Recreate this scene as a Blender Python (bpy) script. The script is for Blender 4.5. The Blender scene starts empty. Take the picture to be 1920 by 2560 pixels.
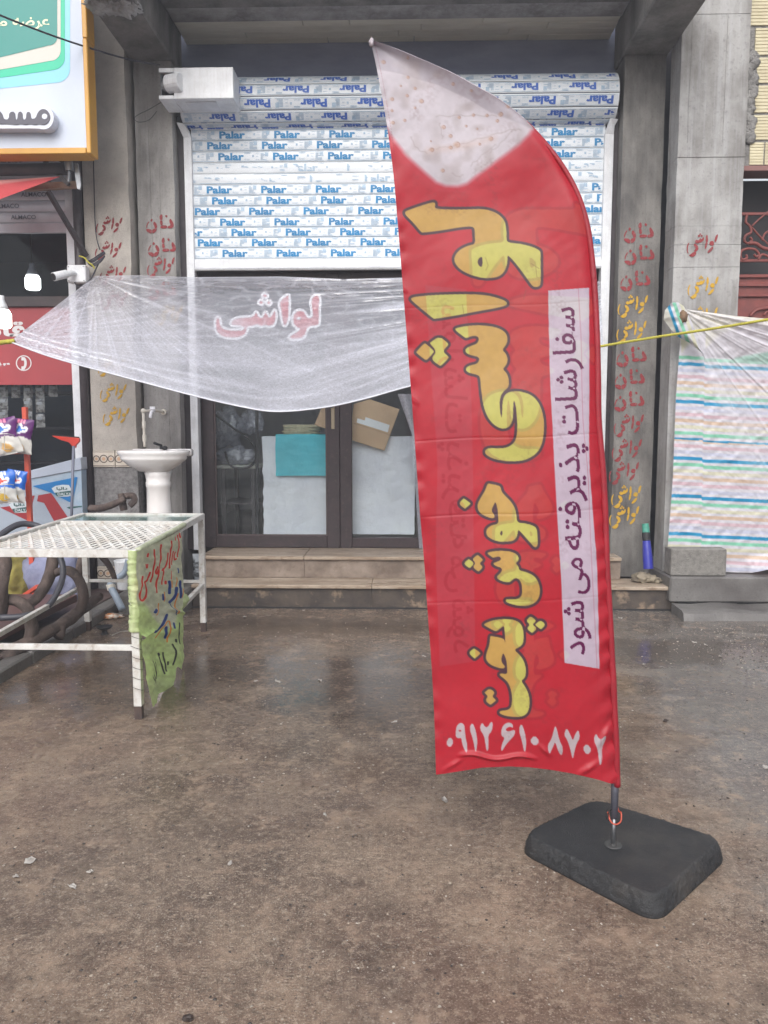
import bpy, bmesh, math, random
import numpy as np
from mathutils import Vector, Matrix, noise as mnoise

random.seed(7); np.random.seed(7)
S = bpy.context.scene
COL = S.collection

# ------------------------------------------------------------------ camera, sky, sun, exposure
F, CX, CY, CAMH = 1922.0, 960.0, 1280.0, 1.5           # photograph is 1920 x 2560
YAW, PITCH = math.radians(1.5), math.radians(-5.8)
cam_d = bpy.data.cameras.new('camera'); cam = bpy.data.objects.new('camera', cam_d); COL.objects.link(cam)
cam_d.sensor_fit = 'HORIZONTAL'; cam_d.sensor_width = 36.0; cam_d.lens = 36.0*F/1920.0
cam_d.clip_start = 0.05; cam_d.clip_end = 500
cam.location = (0, 0, CAMH); cam.rotation_euler = (math.radians(90)+PITCH, 0, YAW)
S.camera = cam
S.render.resolution_x, S.render.resolution_y = 768, 1024

SUN_EL, SUN_AZ = math.radians(42), math.radians(190)     # high behind the photographer, veiled by cloud
world = bpy.data.worlds.new('World'); S.world = world; world.use_nodes = True
wn = world.node_tree; wn.nodes.clear()
w_out = wn.nodes.new('ShaderNodeOutputWorld'); w_bg = wn.nodes.new('ShaderNodeBackground')
w_sky = wn.nodes.new('ShaderNodeTexSky'); w_sky.sky_type = 'NISHITA'; w_sky.sun_disc = False
w_sky.sun_elevation = SUN_EL; w_sky.sun_rotation = SUN_AZ; w_sky.dust_density = 4.0
w_hsv = wn.nodes.new('ShaderNodeHueSaturation'); w_hsv.inputs['Saturation'].default_value = 0.22   # overcast, rain
wn.links.new(w_sky.outputs[0], w_hsv.inputs['Color']); wn.links.new(w_hsv.outputs[0], w_bg.inputs['Color'])
w_bg.inputs['Strength'].default_value = 0.15
wn.links.new(w_bg.outputs[0], w_out.inputs['Surface'])
sun_d = bpy.data.lights.new('sun', 'SUN'); sun = bpy.data.objects.new('sun', sun_d); COL.objects.link(sun)
sun_d.energy = 1.3; sun_d.angle = math.radians(60); sun_d.color = (1.0, 0.97, 0.93)
sd = Vector((math.cos(SUN_EL)*math.sin(SUN_AZ), math.cos(SUN_EL)*math.cos(SUN_AZ), math.sin(SUN_EL)))
sun.rotation_euler = sd.to_track_quat('Z', 'Y').to_euler(); sun.location = (0, -6, 12)
S.view_settings.view_transform = 'Standard'; S.view_settings.look = 'None'
S.view_settings.gamma = 1.0; S.view_settings.use_curve_mapping = False
S.view_settings.exposure = 0.52
S.cycles.use_denoising = True
S.cycles.max_bounces = 8; S.cycles.transparent_max_bounces = 16; S.cycles.caustics_reflective = False; S.cycles.caustics_refractive = False

# ------------------------------------------------------------------ view ray -> point at a known depth
_fw = Vector((-math.sin(YAW)*math.cos(PITCH), math.cos(YAW)*math.cos(PITCH), math.sin(PITCH)))
_r = Vector((math.cos(YAW), math.sin(YAW), 0)); _u = _r.cross(_fw)
CAMP = Vector((0, 0, CAMH))
def ray(px, py): return _fw + _r*((px-CX)/F) - _u*((py-CY)/F)
def P(px, py, Y=None, Z=None, X=None):
    d = ray(px, py)
    if Y is not None: t = Y/d.y
    elif Z is not None: t = (Z-CAMH)/d.z
    else: t = X/d.x
    return CAMP + d*t
def PP(px, py, p0, n):
    d = ray(px, py); return CAMP + d*((p0-CAMP).dot(n)/d.dot(n))
def rect(x0, y0, x1, y1, Y):
    ym, xm = (y0+y1)/2, (x0+x1)/2
    return P(x0, ym, Y=Y).x, P(x1, ym, Y=Y).x, P(xm, y1, Y=Y).z, P(xm, y0, Y=Y).z

# ------------------------------------------------------------------ materials
def lin(c):
    return tuple(((v/255)/12.92 if v/255 <= 0.04045 else ((v/255+0.055)/1.055)**2.4) for v in c[:3])
MATS = {}
def M(name, c, c2=None, rough=0.6, r2=None, nscale=4.0, stretch=(1, 1, 1), bump=0.0, bscale=60.0, metal=0.0, spec=0.5,
      speck=None, sscale=120.0, samount=0.5, streak=None, contrast=(0.35, 0.65), coat=0.0, trans=0.0, emit=0.0, attr=None, dist=0.004, sss=0.0, island=False):
    if name in MATS: return MATS[name]
    m = bpy.data.materials.new(name); m.use_nodes = True; MATS[name] = m
    nt = m.node_tree; N = nt.nodes; Lk = nt.links
    b = N['Principled BSDF']
    b.inputs['Roughness'].default_value = rough; b.inputs['Metallic'].default_value = metal
    b.inputs['Specular IOR Level'].default_value = spec; b.inputs['Coat Weight'].default_value = coat
    b.inputs['Coat Roughness'].default_value = 0.12
    tc = N.new('ShaderNodeTexCoord')
    vec = tc.outputs['Object']
    if island:
        oi = N.new('ShaderNodeObjectInfo'); ad = N.new('ShaderNodeVectorMath'); ad.operation = 'MULTIPLY_ADD'
        cmb = N.new('ShaderNodeCombineXYZ')
        for k in range(3): Lk.new(oi.outputs['Random'], cmb.inputs[k])
        Lk.new(cmb.outputs[0], ad.inputs[0]); ad.inputs[1].default_value = (37, 53, 71); Lk.new(vec, ad.inputs[2]); vec = ad.outputs[0]
    def noise(scale, st=(1, 1, 1), detail=6, rgh=0.6):
        mp = N.new('ShaderNodeMapping'); mp.inputs['Scale'].default_value = st; Lk.new(vec, mp.inputs[0])
        n = N.new('ShaderNodeTexNoise'); n.inputs['Scale'].default_value = scale; n.inputs['Detail'].default_value = detail; n.inputs['Roughness'].default_value = rgh
        Lk.new(mp.outputs[0], n.inputs['Vector']); return n.outputs['Fac']
    def ramp(fac, a, bb):
        r = N.new('ShaderNodeMapRange'); r.inputs[1].default_value = a; r.inputs[2].default_value = bb; Lk.new(fac, r.inputs[0]); return r.outputs[0]
    def mix(fac, a, bb):
        x = N.new('ShaderNodeMix'); x.data_type = 'RGBA'
        if isinstance(fac, float): x.inputs[0].default_value = fac
        else: Lk.new(fac, x.inputs[0])
        for k, v in ((6, a), (7, bb)):
            if isinstance(v, tuple): x.inputs[k].default_value = (*v, 1)
            else: Lk.new(v, x.inputs[k])
        return x.outputs[2]
    col = None
    if attr:
        a = N.new('ShaderNodeAttribute'); a.attribute_name = attr; col = a.outputs['Color']
    base = col if col is not None else lin(c)
    nf = None
    if c2 is not None:
        nf = ramp(noise(nscale, stretch), *contrast)
        col = mix(nf, base, lin(c2)); base = col
    if streak is not None:
        sc, sst, amt, scol = streak
        sf = ramp(noise(sc, sst, 4), 0.48, 0.72)
        mu = N.new('ShaderNodeMath'); mu.operation = 'MULTIPLY'; mu.inputs[1].default_value = amt; Lk.new(sf, mu.inputs[0])
        col = mix(mu.outputs[0], base, lin(scol)); base = col
    if speck is not None:
        sf = ramp(noise(sscale, (1, 1, 1), 3), 0.56, 0.70)
        mu = N.new('ShaderNodeMath'); mu.operation = 'MULTIPLY'; mu.inputs[1].default_value = samount; Lk.new(sf, mu.inputs[0])
        col = mix(mu.outputs[0], base, lin(speck)); base = col
    if col is None: b.inputs['Base Color'].default_value = (*base, 1)
    else: Lk.new(col, b.inputs['Base Color'])
    if r2 is not None:
        rr = N.new('ShaderNodeMapRange'); rr.inputs[1].default_value = 0.35; rr.inputs[2].default_value = 0.65
        rr.inputs[3].default_value = rough; rr.inputs[4].default_value = r2
        Lk.new(noise(nscale*0.8, stretch), rr.inputs[0]); Lk.new(rr.outputs[0], b.inputs['Roughness'])
    if bump > 0:
        bp = N.new('ShaderNodeBump'); bp.inputs['Strength'].default_value = bump; bp.inputs['Distance'].default_value = dist
        Lk.new(noise(bscale, (1, 1, 1), 6, 0.65), bp.inputs['Height']); Lk.new(bp.outputs[0], b.inputs['Normal'])
    if trans: b.inputs['Transmission Weight'].default_value = trans
    if emit:
        b.inputs['Emission Color'].default_value = (*lin(c), 1); b.inputs['Emission Strength'].default_value = emit
    return m

def glass_mat(name, tint=(250, 253, 254), ior=1.45, dirt=0.06, dcol=(170, 170, 170), rough=0.03):
    # thin pane: mostly see-through, mirrors a little more at a glancing angle, faint dirt film
    if name in MATS: return MATS[name]
    m = bpy.data.materials.new(name); m.use_nodes = True; MATS[name] = m
    N = m.node_tree.nodes; Lk = m.node_tree.links; N.clear()
    o = N.new('ShaderNodeOutputMaterial'); tr = N.new('ShaderNodeBsdfTransparent'); tr.inputs[0].default_value = (*lin(tint), 1)
    gl = N.new('ShaderNodeBsdfGlossy'); gl.inputs['Roughness'].default_value = rough
    fr = N.new('ShaderNodeFresnel'); fr.inputs[0].default_value = ior
    m1 = N.new('ShaderNodeMixShader'); Lk.new(fr.outputs[0], m1.inputs[0]); Lk.new(tr.outputs[0], m1.inputs[1]); Lk.new(gl.outputs[0], m1.inputs[2])
    df = N.new('ShaderNodeBsdfDiffuse'); df.inputs[0].default_value = (*lin(dcol), 1)
    tc = N.new('ShaderNodeTexCoord'); n = N.new('ShaderNodeTexNoise'); n.inputs['Scale'].default_value = 3; n.inputs['Detail'].default_value = 8
    Lk.new(tc.outputs['Object'], n.inputs['Vector'])
    mr = N.new('ShaderNodeMapRange'); mr.inputs[1].default_value = 0.35; mr.inputs[2].default_value = 0.75; mr.inputs[3].default_value = dirt*0.4; mr.inputs[4].default_value = dirt*2
    Lk.new(n.outputs['Fac'], mr.inputs[0])
    m2 = N.new('ShaderNodeMixShader'); Lk.new(mr.outputs[0], m2.inputs[0]); Lk.new(m1.outputs[0], m2.inputs[1]); Lk.new(df.outputs[0], m2.inputs[2])
    Lk.new(m2.outputs[0], o.inputs['Surface'])
    return m

def film_mat(name, lo=0.3, hi=0.62, streaks=True):
    # clear polythene, beaded with rain: white where folded or wet, see-through elsewhere
    if name in MATS: return MATS[name]
    m = bpy.data.materials.new(name); m.use_nodes = True; MATS[name] = m
    N = m.node_tree.nodes; Lk = m.node_tree.links; N.clear()
    o = N.new('ShaderNodeOutputMaterial'); tr = N.new('ShaderNodeBsdfTransparent'); tr.inputs[0].default_value = (0.93, 0.94, 0.96, 1)
    df = N.new('ShaderNodeBsdfDiffuse'); df.inputs[0].default_value = (0.77, 0.78, 0.88, 1)
    tl = N.new('ShaderNodeBsdfTranslucent'); tl.inputs[0].default_value = (0.79, 0.80, 0.90, 1)
    md = N.new('ShaderNodeMixShader'); md.inputs[0].default_value = 0.45; Lk.new(df.outputs[0], md.inputs[1]); Lk.new(tl.outputs[0], md.inputs[2])
    gl = N.new('ShaderNodeBsdfGlossy'); gl.inputs['Roughness'].default_value = 0.16
    at = N.new('ShaderNodeAttribute'); at.attribute_name = 'wet'
    uv = N.new('ShaderNodeAttribute'); uv.attribute_name = 'st'
    tc = N.new('ShaderNodeTexCoord')
    n = N.new('ShaderNodeTexNoise'); n.inputs['Scale'].default_value = 42; n.inputs['Detail'].default_value = 2; n.inputs['Distortion'].default_value = 2.2
    Lk.new(tc.outputs['Object'], n.inputs['Vector'])
    mr = N.new('ShaderNodeMapRange'); mr.inputs[1].default_value = 0.36; mr.inputs[2].default_value = 0.64; mr.inputs[3].default_value = -0.16; mr.inputs[4].default_value = 0.16
    Lk.new(n.outputs['Fac'], mr.inputs[0])
    mul = N.new('ShaderNodeMath'); mul.operation = 'MULTIPLY'; Lk.new(at.outputs['Fac'], mul.inputs[0]); Lk.new(mr.outputs[0], mul.inputs[1])
    base = N.new('ShaderNodeMapRange'); base.inputs[3].default_value = lo; base.inputs[4].default_value = hi; Lk.new(at.outputs['Fac'], base.inputs[0])
    add = N.new('ShaderNodeMath'); add.operation = 'ADD'; add.use_clamp = True; Lk.new(base.outputs[0], add.inputs[0]); Lk.new(mul.outputs[0], add.inputs[1])
    fac = add.outputs[0]
    bp = N.new('ShaderNodeBump'); bp.inputs['Strength'].default_value = 0.7; bp.inputs['Distance'].default_value = 0.004; Lk.new(n.outputs['Fac'], bp.inputs['Height'])
    for s_ in (df, tl, gl): Lk.new(bp.outputs[0], s_.inputs['Normal'])
    m1 = N.new('ShaderNodeMixShader'); Lk.new(fac, m1.inputs[0]); Lk.new(tr.outputs[0], m1.inputs[1]); Lk.new(md.outputs[0], m1.inputs[2])
    m2 = N.new('ShaderNodeMixShader'); m2.inputs[0].default_value = 0.10; Lk.new(m1.outputs[0], m2.inputs[1]); Lk.new(gl.outputs[0], m2.inputs[2])
    Lk.new(m2.outputs[0], o.inputs['Surface'])
    return m

def cloth_mat(name, attr='Col', rough=0.5, transl=0.25, bump=0.15, bscale=400, gloss=0.3):
    if name in MATS: return MATS[name]
    m = M(name, (200, 200, 200), attr=attr, rough=rough, bump=bump, bscale=bscale, spec=gloss, dist=0.002)
    nt = m.node_tree; b = nt.nodes['Principled BSDF']; o = nt.nodes['Material Output']
    tl = nt.nodes.new('ShaderNodeBsdfTranslucent'); mx = nt.nodes.new('ShaderNodeMixShader'); mx.inputs[0].default_value = transl
    src = b.inputs['Base Color'].links[0].from_socket
    nt.links.new(src, tl.inputs[0]); nt.links.new(b.outputs[0], mx.inputs[1]); nt.links.new(tl.outputs[0], mx.inputs[2])
    nt.links.new(mx.outputs[0], o.inputs['Surface'])
    return m

# ------------------------------------------------------------------ mesh helpers
class MB:
    def __init__(s): s.v = []; s.f = []
    def quad(s, a, b, c, d): s.poly([a, b, c, d])
    def poly(s, pts):
        n = len(s.v); s.v += [tuple(p) for p in pts]; s.f.append(tuple(range(n, n+len(pts))))
    def box(s, x0, x1, y0, y1, z0, z1):
        x0, x1 = sorted((x0, x1)); y0, y1 = sorted((y0, y1)); z0, z1 = sorted((z0, z1))
        n = len(s.v)
        s.v += [(x0, y0, z0), (x1, y0, z0), (x1, y1, z0), (x0, y1, z0), (x0, y0, z1), (x1, y0, z1), (x1, y1, z1), (x0, y1, z1)]
        s.f += [tuple(n+i for i in q) for q in ((0, 3, 2, 1), (4, 5, 6, 7), (0, 1, 5, 4), (1, 2, 6, 5), (2, 3, 7, 6), (3, 0, 4, 7))]
        return s
    def bar(s, a, b, w, h=None, up=(0, 0, 1)):
        a, b = Vector(a), Vector(b); h = h or w
        d = (b-a).normalized(); upv = Vector(up)
        if abs(d.dot(upv)) > 0.98: upv = Vector((0, 1, 0))
        sx = d.cross(upv).normalized(); sy = sx.cross(d).normalized()
        n = len(s.v)
        for p in (a, b):
            for i, j in ((-1, -1), (1, -1), (1, 1), (-1, 1)): s.v.append(tuple(p+sx*(i*w/2)+sy*(j*h/2)))
        s.f += [tuple(n+i for i in q) for q in ((0, 1, 2, 3), (7, 6, 5, 4), (0, 4, 5, 1), (1, 5, 6, 2), (2, 6, 7, 3), (3, 7, 4, 0))]
        return s
    def tube(s, pts, r, n=8, cap=True, rough=0.0):
        pts = [Vector(p) for p in pts]; k0 = len(s.v)
        R = r if isinstance(r, (list, tuple)) else [r]*len(pts)
        prev = None
        for i, p in enumerate(pts):
            d = ((pts[min(i+1, len(pts)-1)]-pts[max(i-1, 0)])).normalized()
            if prev is None:
                a = Vector((0, 0, 1)) if abs(d.z) < 0.9 else Vector((1, 0, 0)); prev = d.cross(a).normalized()
            sx = (prev - d*prev.dot(d)).normalized(); prev = sx; sy = d.cross(sx)
            for j in range(n):
                t = 2*math.pi*j/n; rr = R[i]*(1+rough*mnoise.noise(p*9+Vector((j*1.7, 0, 0))))
                s.v.append(tuple(p+sx*(math.cos(t)*rr)+sy*(math.sin(t)*rr)))
        for i in range(len(pts)-1):
            for j in range(n):
                a = k0+i*n+j; b = k0+i*n+(j+1) % n; s.f.append((a, b, b+n, a+n))
        if cap:
            s.f.append(tuple(k0+j for j in reversed(range(n)))); s.f.append(tuple(k0+(len(pts)-1)*n+j for j in range(n)))
        return s
    def lathe(s, prof, c, n=24, sx=1.0, sy=1.0):
        k0 = len(s.v)
        for r, z in prof:
            for j in range(n):
                t = 2*math.pi*j/n; s.v.append((c[0]+math.cos(t)*r*sx, c[1]+math.sin(t)*r*sy, c[2]+z))
        for i in range(len(prof)-1):
            for j in range(n):
                a = k0+i*n+j; b = k0+i*n+(j+1) % n; s.f.append((a, b, b+n, a+n))
        s.f.append(tuple(k0+j for j in reversed(range(n)))); s.f.append(tuple(k0+(len(prof)-1)*n+j for j in range(n)))
        return s
    def prism(s, pts, dvec):
        d = Vector(dvec); n = len(pts); k = len(s.v)
        s.v += [tuple(Vector(p)) for p in pts]+[tuple(Vector(p)+d) for p in pts]
        s.f.append(tuple(range(k, k+n))); s.f.append(tuple(range(k+2*n-1, k+n-1, -1)))
        for i in range(n): s.f.append((k+(i+1) % n, k+i, k+n+i, k+n+(i+1) % n))
        return s
    def lump(s, c, size, amp=0.25, freq=1.6, sub=3, seed=0.0, flat=None):
        bm = bmesh.new(); bmesh.ops.create_icosphere(bm, subdivisions=sub, radius=1.0)
        k = len(s.v)
        for v in bm.verts:
            d = v.co.normalized(); q = d*freq+Vector((seed, seed*1.3, -seed))
            rr = 1+amp*mnoise.noise(q)+amp*0.5*mnoise.noise(q*2.7)
            p = Vector((d.x*size[0]*rr, d.y*size[1]*rr, d.z*size[2]*rr))
            if flat is not None and p.z < flat: p.z = flat
            s.v.append(tuple(Vector(c)+p))
        s.f += [tuple(k+v.index for v in f.verts) for f in bm.faces]; bm.free(); return s

def finish(o, label=None, cat=None, group=None, kind=None):
    if label: o['label'] = label
    if cat: o['category'] = cat
    if group: o['group'] = group
    if kind: o['kind'] = kind
    return o
def attach(o, parent):
    o.parent = parent; o.matrix_parent_inverse = parent.matrix_basis.inverted() if parent.parent is None else Matrix()
def obj(name, mb, mat, parent=None, smooth=False, bevel=0.0, recalc=True, **kw):
    me = bpy.data.meshes.new(name); me.from_pydata(mb.v, [], mb.f)
    if recalc or bevel:
        bm = bmesh.new(); bm.from_mesh(me); bmesh.ops.recalc_face_normals(bm, faces=bm.faces[:])
        if bevel:
            es = [e for e in bm.edges if len(e.link_faces) == 2 and e.calc_face_angle(0) > 0.5]
            bmesh.ops.bevel(bm, geom=es, offset=bevel, segments=1, affect='EDGES', clamp_overlap=True)
        bm.to_mesh(me); bm.free()
    if smooth: me.shade_smooth()
    me.materials.append(mat)
    o = bpy.data.objects.new(name, me); COL.objects.link(o)
    if parent is not None: attach(o, parent)
    return finish(o, **kw)
def thing(name, loc, label, cat, group=None):
    o = bpy.data.objects.new(name, None); o.empty_display_size = 0.1; COL.objects.link(o); o.location = Vector(loc)
    return finish(o, label, cat, group)
def boxo(name, x0, x1, y0, y1, z0, z1, mat, parent=None, bevel=0.004, **kw):
    return obj(name, MB().box(x0, x1, y0, y1, z0, z1), mat, parent, bevel=bevel, **kw)
def copy_tree(o, parent=None, offset=None):
    c = o.copy(); COL.objects.link(c)
    if parent is not None: c.parent = parent
    for ch in o.children: copy_tree(ch, c)
    if offset is not None: c.location = c.location+Vector(offset)
    return c
def chaikin(pts, it=2, closed=True):
    pts = [np.array(p, float) for p in pts]
    for _ in range(it):
        out = []; n = len(pts)
        rng = range(n) if closed else range(n-1)
        if not closed: out.append(pts[0])
        for i in rng:
            a, b = pts[i], pts[(i+1) % n]; out += [a*0.75+b*0.25, a*0.25+b*0.75]
        if not closed: out.append(pts[-1])
        pts = out
    return pts
def catmull(pts, k=6):
    pts = [Vector(p) for p in pts]; out = []
    q = [pts[0]]+pts+[pts[-1]]
    for i in range(1, len(q)-2):
        for j in range(k):
            t = j/k; a, b, c, d = q[i-1], q[i], q[i+1], q[i+2]
            out.append(0.5*((2*b)+(c-a)*t+(2*a-5*b+4*c-d)*t*t+(3*b-a-3*c+d)*t**3))
    out.append(pts[-1]); return out
def ribbon2d(pts, w, closed=False):
    """flat stroke: list of quads in 2-D"""
    pts = [np.array(p, float) for p in pts]; n = len(pts); L = []; R = []
    W = w if isinstance(w, (list, tuple)) else [w]*n
    for i in range(n):
        a = pts[(i-1) % n] if (closed or i > 0) else pts[i]; b = pts[(i+1) % n] if (closed or i < n-1) else pts[i]
        d = b-a; d = d/(np.linalg.norm(d)+1e-9); nn = np.array((-d[1], d[0])); L.append(pts[i]+nn*W[i]/2); R.append(pts[i]-nn*W[i]/2)
    m = n if closed else n-1
    return [[L[i], L[(i+1) % n], R[(i+1) % n], R[i]] for i in range(m)]
def text_polys(body, offset=0.0, extrude=0.0, res=3, shear=0.0):
    cu = bpy.data.curves.new('txt', 'FONT'); cu.body = body; cu.offset = offset; cu.extrude = extrude; cu.resolution_u = res; cu.shear = shear
    o = bpy.data.objects.new('txt', cu); COL.objects.link(o)
    dg = bpy.context.evaluated_depsgraph_get(); me = bpy.data.meshes.new_from_object(o.evaluated_get(dg))
    v = np.array([x.co[:] for x in me.vertices]).reshape(-1, 3); f = [tuple(p.vertices) for p in me.polygons]
    bpy.data.objects.remove(o); bpy.data.curves.remove(cu); bpy.data.meshes.remove(me)
    return v, f
def fit_text(body, fn, box, offset=0.0, res=3, shear=0.0, mb=None):
    """writes body so that its bounds fill box=(u0,v0,u1,v1) (v upward); fn(u,v)->3-D point"""
    v, f = text_polys(body, offset, 0, res, shear)
    lo, hi = v.min(0), v.max(0); mb = mb or MB(); k = len(mb.v)
    for p in v:
        a = (p[0]-lo[0])/(hi[0]-lo[0]); b = (p[1]-lo[1])/(hi[1]-lo[1])
        mb.v.append(tuple(fn(box[0]+(box[2]-box[0])*a, box[1]+(box[3]-box[1])*b)))
    mb.f += [tuple(k+i for i in q) for q in f]
    return mb
def px_fn(Y): return lambda u, v: P(u, v, Y=Y)
def decal(name, polys, Y, mat, parent, org=(0, 0), sc=1.0, smooth=2, **kw):
    mb = MB()
    for pl in polys:
        q = chaikin(pl, smooth) if smooth else pl
        mb.poly([P(org[0]+p[0]*sc, org[1]+p[1]*sc, Y=Y) for p in q])
    return obj(name, mb, mat, parent, recalc=False, **kw)

# ------------------------------------------------------------------ painting of printed cloth (flat print only)
def soft_poly(X, Y, poly, grow=0.0, soft=1.2):
    """coverage 0..1 of a closed outline grown by 'grow' pixels, sampled at X,Y"""
    q = np.array(poly, float); out = np.zeros(X.shape); pad = abs(grow)+3
    sel = (X > q[:, 0].min()-pad) & (X < q[:, 0].max()+pad) & (Y > q[:, 1].min()-pad) & (Y < q[:, 1].max()+pad)
    if not sel.any(): return out
    x = X[sel]; y = Y[sel]; d2 = np.full(x.shape, 1e9); ins = np.zeros(x.shape, bool)
    n = len(q)
    for i in range(n):
        ax, ay = q[i]; bx, by = q[(i+1) % n]; dx, dy = bx-ax, by-ay; l2 = dx*dx+dy*dy+1e-9
        t = np.clip(((x-ax)*dx+(y-ay)*dy)/l2, 0, 1)
        d2 = np.minimum(d2, (x-ax-t*dx)**2+(y-ay-t*dy)**2)
        c = ((ay > y) != (by > y))
        if dy != 0: ins ^= c & (x < dx*(y-ay)/dy+ax)
    sd = np.sqrt(d2)*np.where(ins, -1, 1)
    out[sel] = np.clip(0.5-(sd-grow)/soft, 0, 1); return out
def soft_line(X, Y, pts, w, soft=1.2):
    q = np.array(pts, float); out = np.zeros(X.shape); pad = w+3
    sel = (X > q[:, 0].min()-pad) & (X < q[:, 0].max()+pad) & (Y > q[:, 1].min()-pad) & (Y < q[:, 1].max()+pad)
    if not sel.any(): return out
    x = X[sel]; y = Y[sel]; d2 = np.full(x.shape, 1e9)
    if len(q) == 1: q = np.vstack([q, q+0.01])
    for i in range(len(q)-1):
        ax, ay = q[i]; dx, dy = q[i+1]-q[i]; l2 = dx*dx+dy*dy+1e-9
        t = np.clip(((x-ax)*dx+(y-ay)*dy)/l2, 0, 1); d2 = np.minimum(d2, (x-ax-t*dx)**2+(y-ay-t*dy)**2)
    out[sel] = np.clip(0.5-(np.sqrt(d2)-w/2)/soft, 0, 1); return out
def soft_tris(X, Y, V, faces):
    out = np.zeros(X.shape); x0, y0 = V.min(0)-2; x1, y1 = V.max(0)+2
    sel = (X > x0) & (X < x1) & (Y > y0) & (Y < y1)
    if not sel.any(): return out
    x = X[sel]; y = Y[sel]; acc = np.zeros(x.shape, bool); order = np.argsort(y); ys = y[order]
    for fc in faces:
        p = V[list(fc)]; a, b = np.searchsorted(ys, (p[:, 1].min(), p[:, 1].max()))
        if a >= b: continue
        idx = order[a:b]; xx = x[idx]; yy = y[idx]; ins = np.zeros(xx.shape, bool); n = len(p)
        for i in range(n):
            (ax, ay), (bx, by) = p[i], p[(i+1) % n]
            if ay != by: ins ^= ((ay > yy) != (by > yy)) & (xx < (bx-ax)*(yy-ay)/(by-ay)+ax)
        acc[idx] |= ins
    out[sel] = acc; return out
def over(col, mask, c, a=1.0):
    m = (mask*a)[..., None]; return col*(1-m)+np.array(c, float)*m
def vnoise(X, Y, s, seed=0):
    """smooth value noise on arrays"""
    rng = np.random.RandomState(seed); G = rng.rand(256, 256)
    x = X/s; y = Y/s; xi = np.floor(x).astype(int); yi = np.floor(y).astype(int); fx = x-xi; fy = y-yi
    fx = fx*fx*(3-2*fx); fy = fy*fy*(3-2*fy)
    g = lambda a, b: G[a % 256, b % 256]
    return (g(xi, yi)*(1-fx)+g(xi+1, yi)*fx)*(1-fy)+(g(xi, yi+1)*(1-fx)+g(xi+1, yi+1)*fx)*fy
def grid_obj(name, PTS, mat, parent=None, colors=None, attrs=None, smooth=True, **kw):
    ny, nx = PTS.shape[:2]; me = bpy.data.meshes.new(name)
    me.vertices.add(nx*ny); me.vertices.foreach_set('co', PTS.reshape(-1).astype(np.float32))
    i = np.arange(nx*ny).reshape(ny, nx); q = np.stack([i[:-1, :-1], i[1:, :-1], i[1:, 1:], i[:-1, 1:]], -1).reshape(-1, 4)
    me.loops.add(q.size); me.loops.foreach_set('vertex_index', q.reshape(-1).astype(np.int32))
    me.polygons.add(len(q)); me.polygons.foreach_set('loop_start', (np.arange(len(q))*4).astype(np.int32))
    me.polygons.foreach_set('loop_total', np.full(len(q), 4, np.int32))
    me.update(); me.validate()
    if colors is not None:
        c = np.asarray(colors, float)/255.0; l = np.where(c <= 0.04045, c/12.92, ((np.maximum(c, 0)+0.055)/1.055)**2.4)
        a = me.color_attributes.new('Col', 'FLOAT_COLOR', 'POINT'); rgba = np.ones((nx*ny, 4), np.float32); rgba[:, :3] = l.reshape(-1, 3)
        a.data.foreach_set('color', rgba.reshape(-1))
    for k, vv in (attrs or {}).items():
        a = me.attributes.new(k, 'FLOAT', 'POINT'); a.data.foreach_set('value', np.asarray(vv, np.float32).reshape(-1))
    if smooth: me.shade_smooth()
    me.materials.append(mat); o = bpy.data.objects.new(name, me); COL.objects.link(o)
    if parent is not None: attach(o, parent)
    return finish(o, **kw)
def poly_at(pts, t):
    """point on a polyline (given by param of cumulative length) for array t in 0..1"""
    p = np.array(pts, float); d = np.r_[0, np.cumsum(np.hypot(*np.diff(p, axis=0).T))]; d /= d[-1]
    return np.interp(t, d, p[:, 0]), np.interp(t, d, p[:, 1])
def unproject(X, Y, p0, n):
    D = np.array(_fw)+np.array(_r)*((X-CX)/F)[..., None]-np.array(_u)*((Y-CY)/F)[..., None]
    t = (Vector(p0)-CAMP).dot(Vector(n))/(D@np.array(n)); return np.array(CAMP)+D*t[..., None]

# ------------------------------------------------------------------ material library
CONC = M('concrete', (158, 155, 152), (112, 109, 107), rough=0.8, nscale=3.2, stretch=(1.3, 1.3, 0.6), bump=0.55, bscale=45, speck=(96, 94, 93), sscale=60, samount=0.45,
         streak=(5, (5, 5, 0.16), 0.22, (185, 185, 187)))
CONC_D = M('concrete_damp', (128, 125, 121), (80, 77, 75), rough=0.7, nscale=3.4, stretch=(1.3, 1.3, 0.6), bump=0.6, bscale=50, speck=(67, 63, 63), sscale=70, samount=0.45,
           streak=(5, (5, 5, 0.14), 0.2, (148, 146, 146)))
CONC_F = M('concrete_floated', (116, 114, 112), (86, 82, 81), rough=0.6, r2=0.35, nscale=2.6, bump=0.6, bscale=40, speck=(64, 61, 60), sscale=55, samount=0.5)
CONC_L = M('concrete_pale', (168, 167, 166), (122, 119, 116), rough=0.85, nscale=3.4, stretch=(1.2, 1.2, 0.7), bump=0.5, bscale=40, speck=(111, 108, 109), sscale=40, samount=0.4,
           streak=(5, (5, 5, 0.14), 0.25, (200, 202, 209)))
PLASTER = M('plaster', (184, 178, 170), (158, 152, 146), rough=0.85, nscale=4, bump=0.9, bscale=75, speck=(120, 110, 102), sscale=90, samount=0.4)
PEBBLE = M('pebble_dash', (140, 138, 138), (104, 102, 103), rough=0.8, nscale=30, bump=1.0, bscale=150, speck=(72, 70, 72), sscale=150, samount=0.7)
DARK = M('painted_recess_shade', (62, 60, 66), (46, 45, 52), rough=0.8, nscale=6, bump=0.3)
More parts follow.
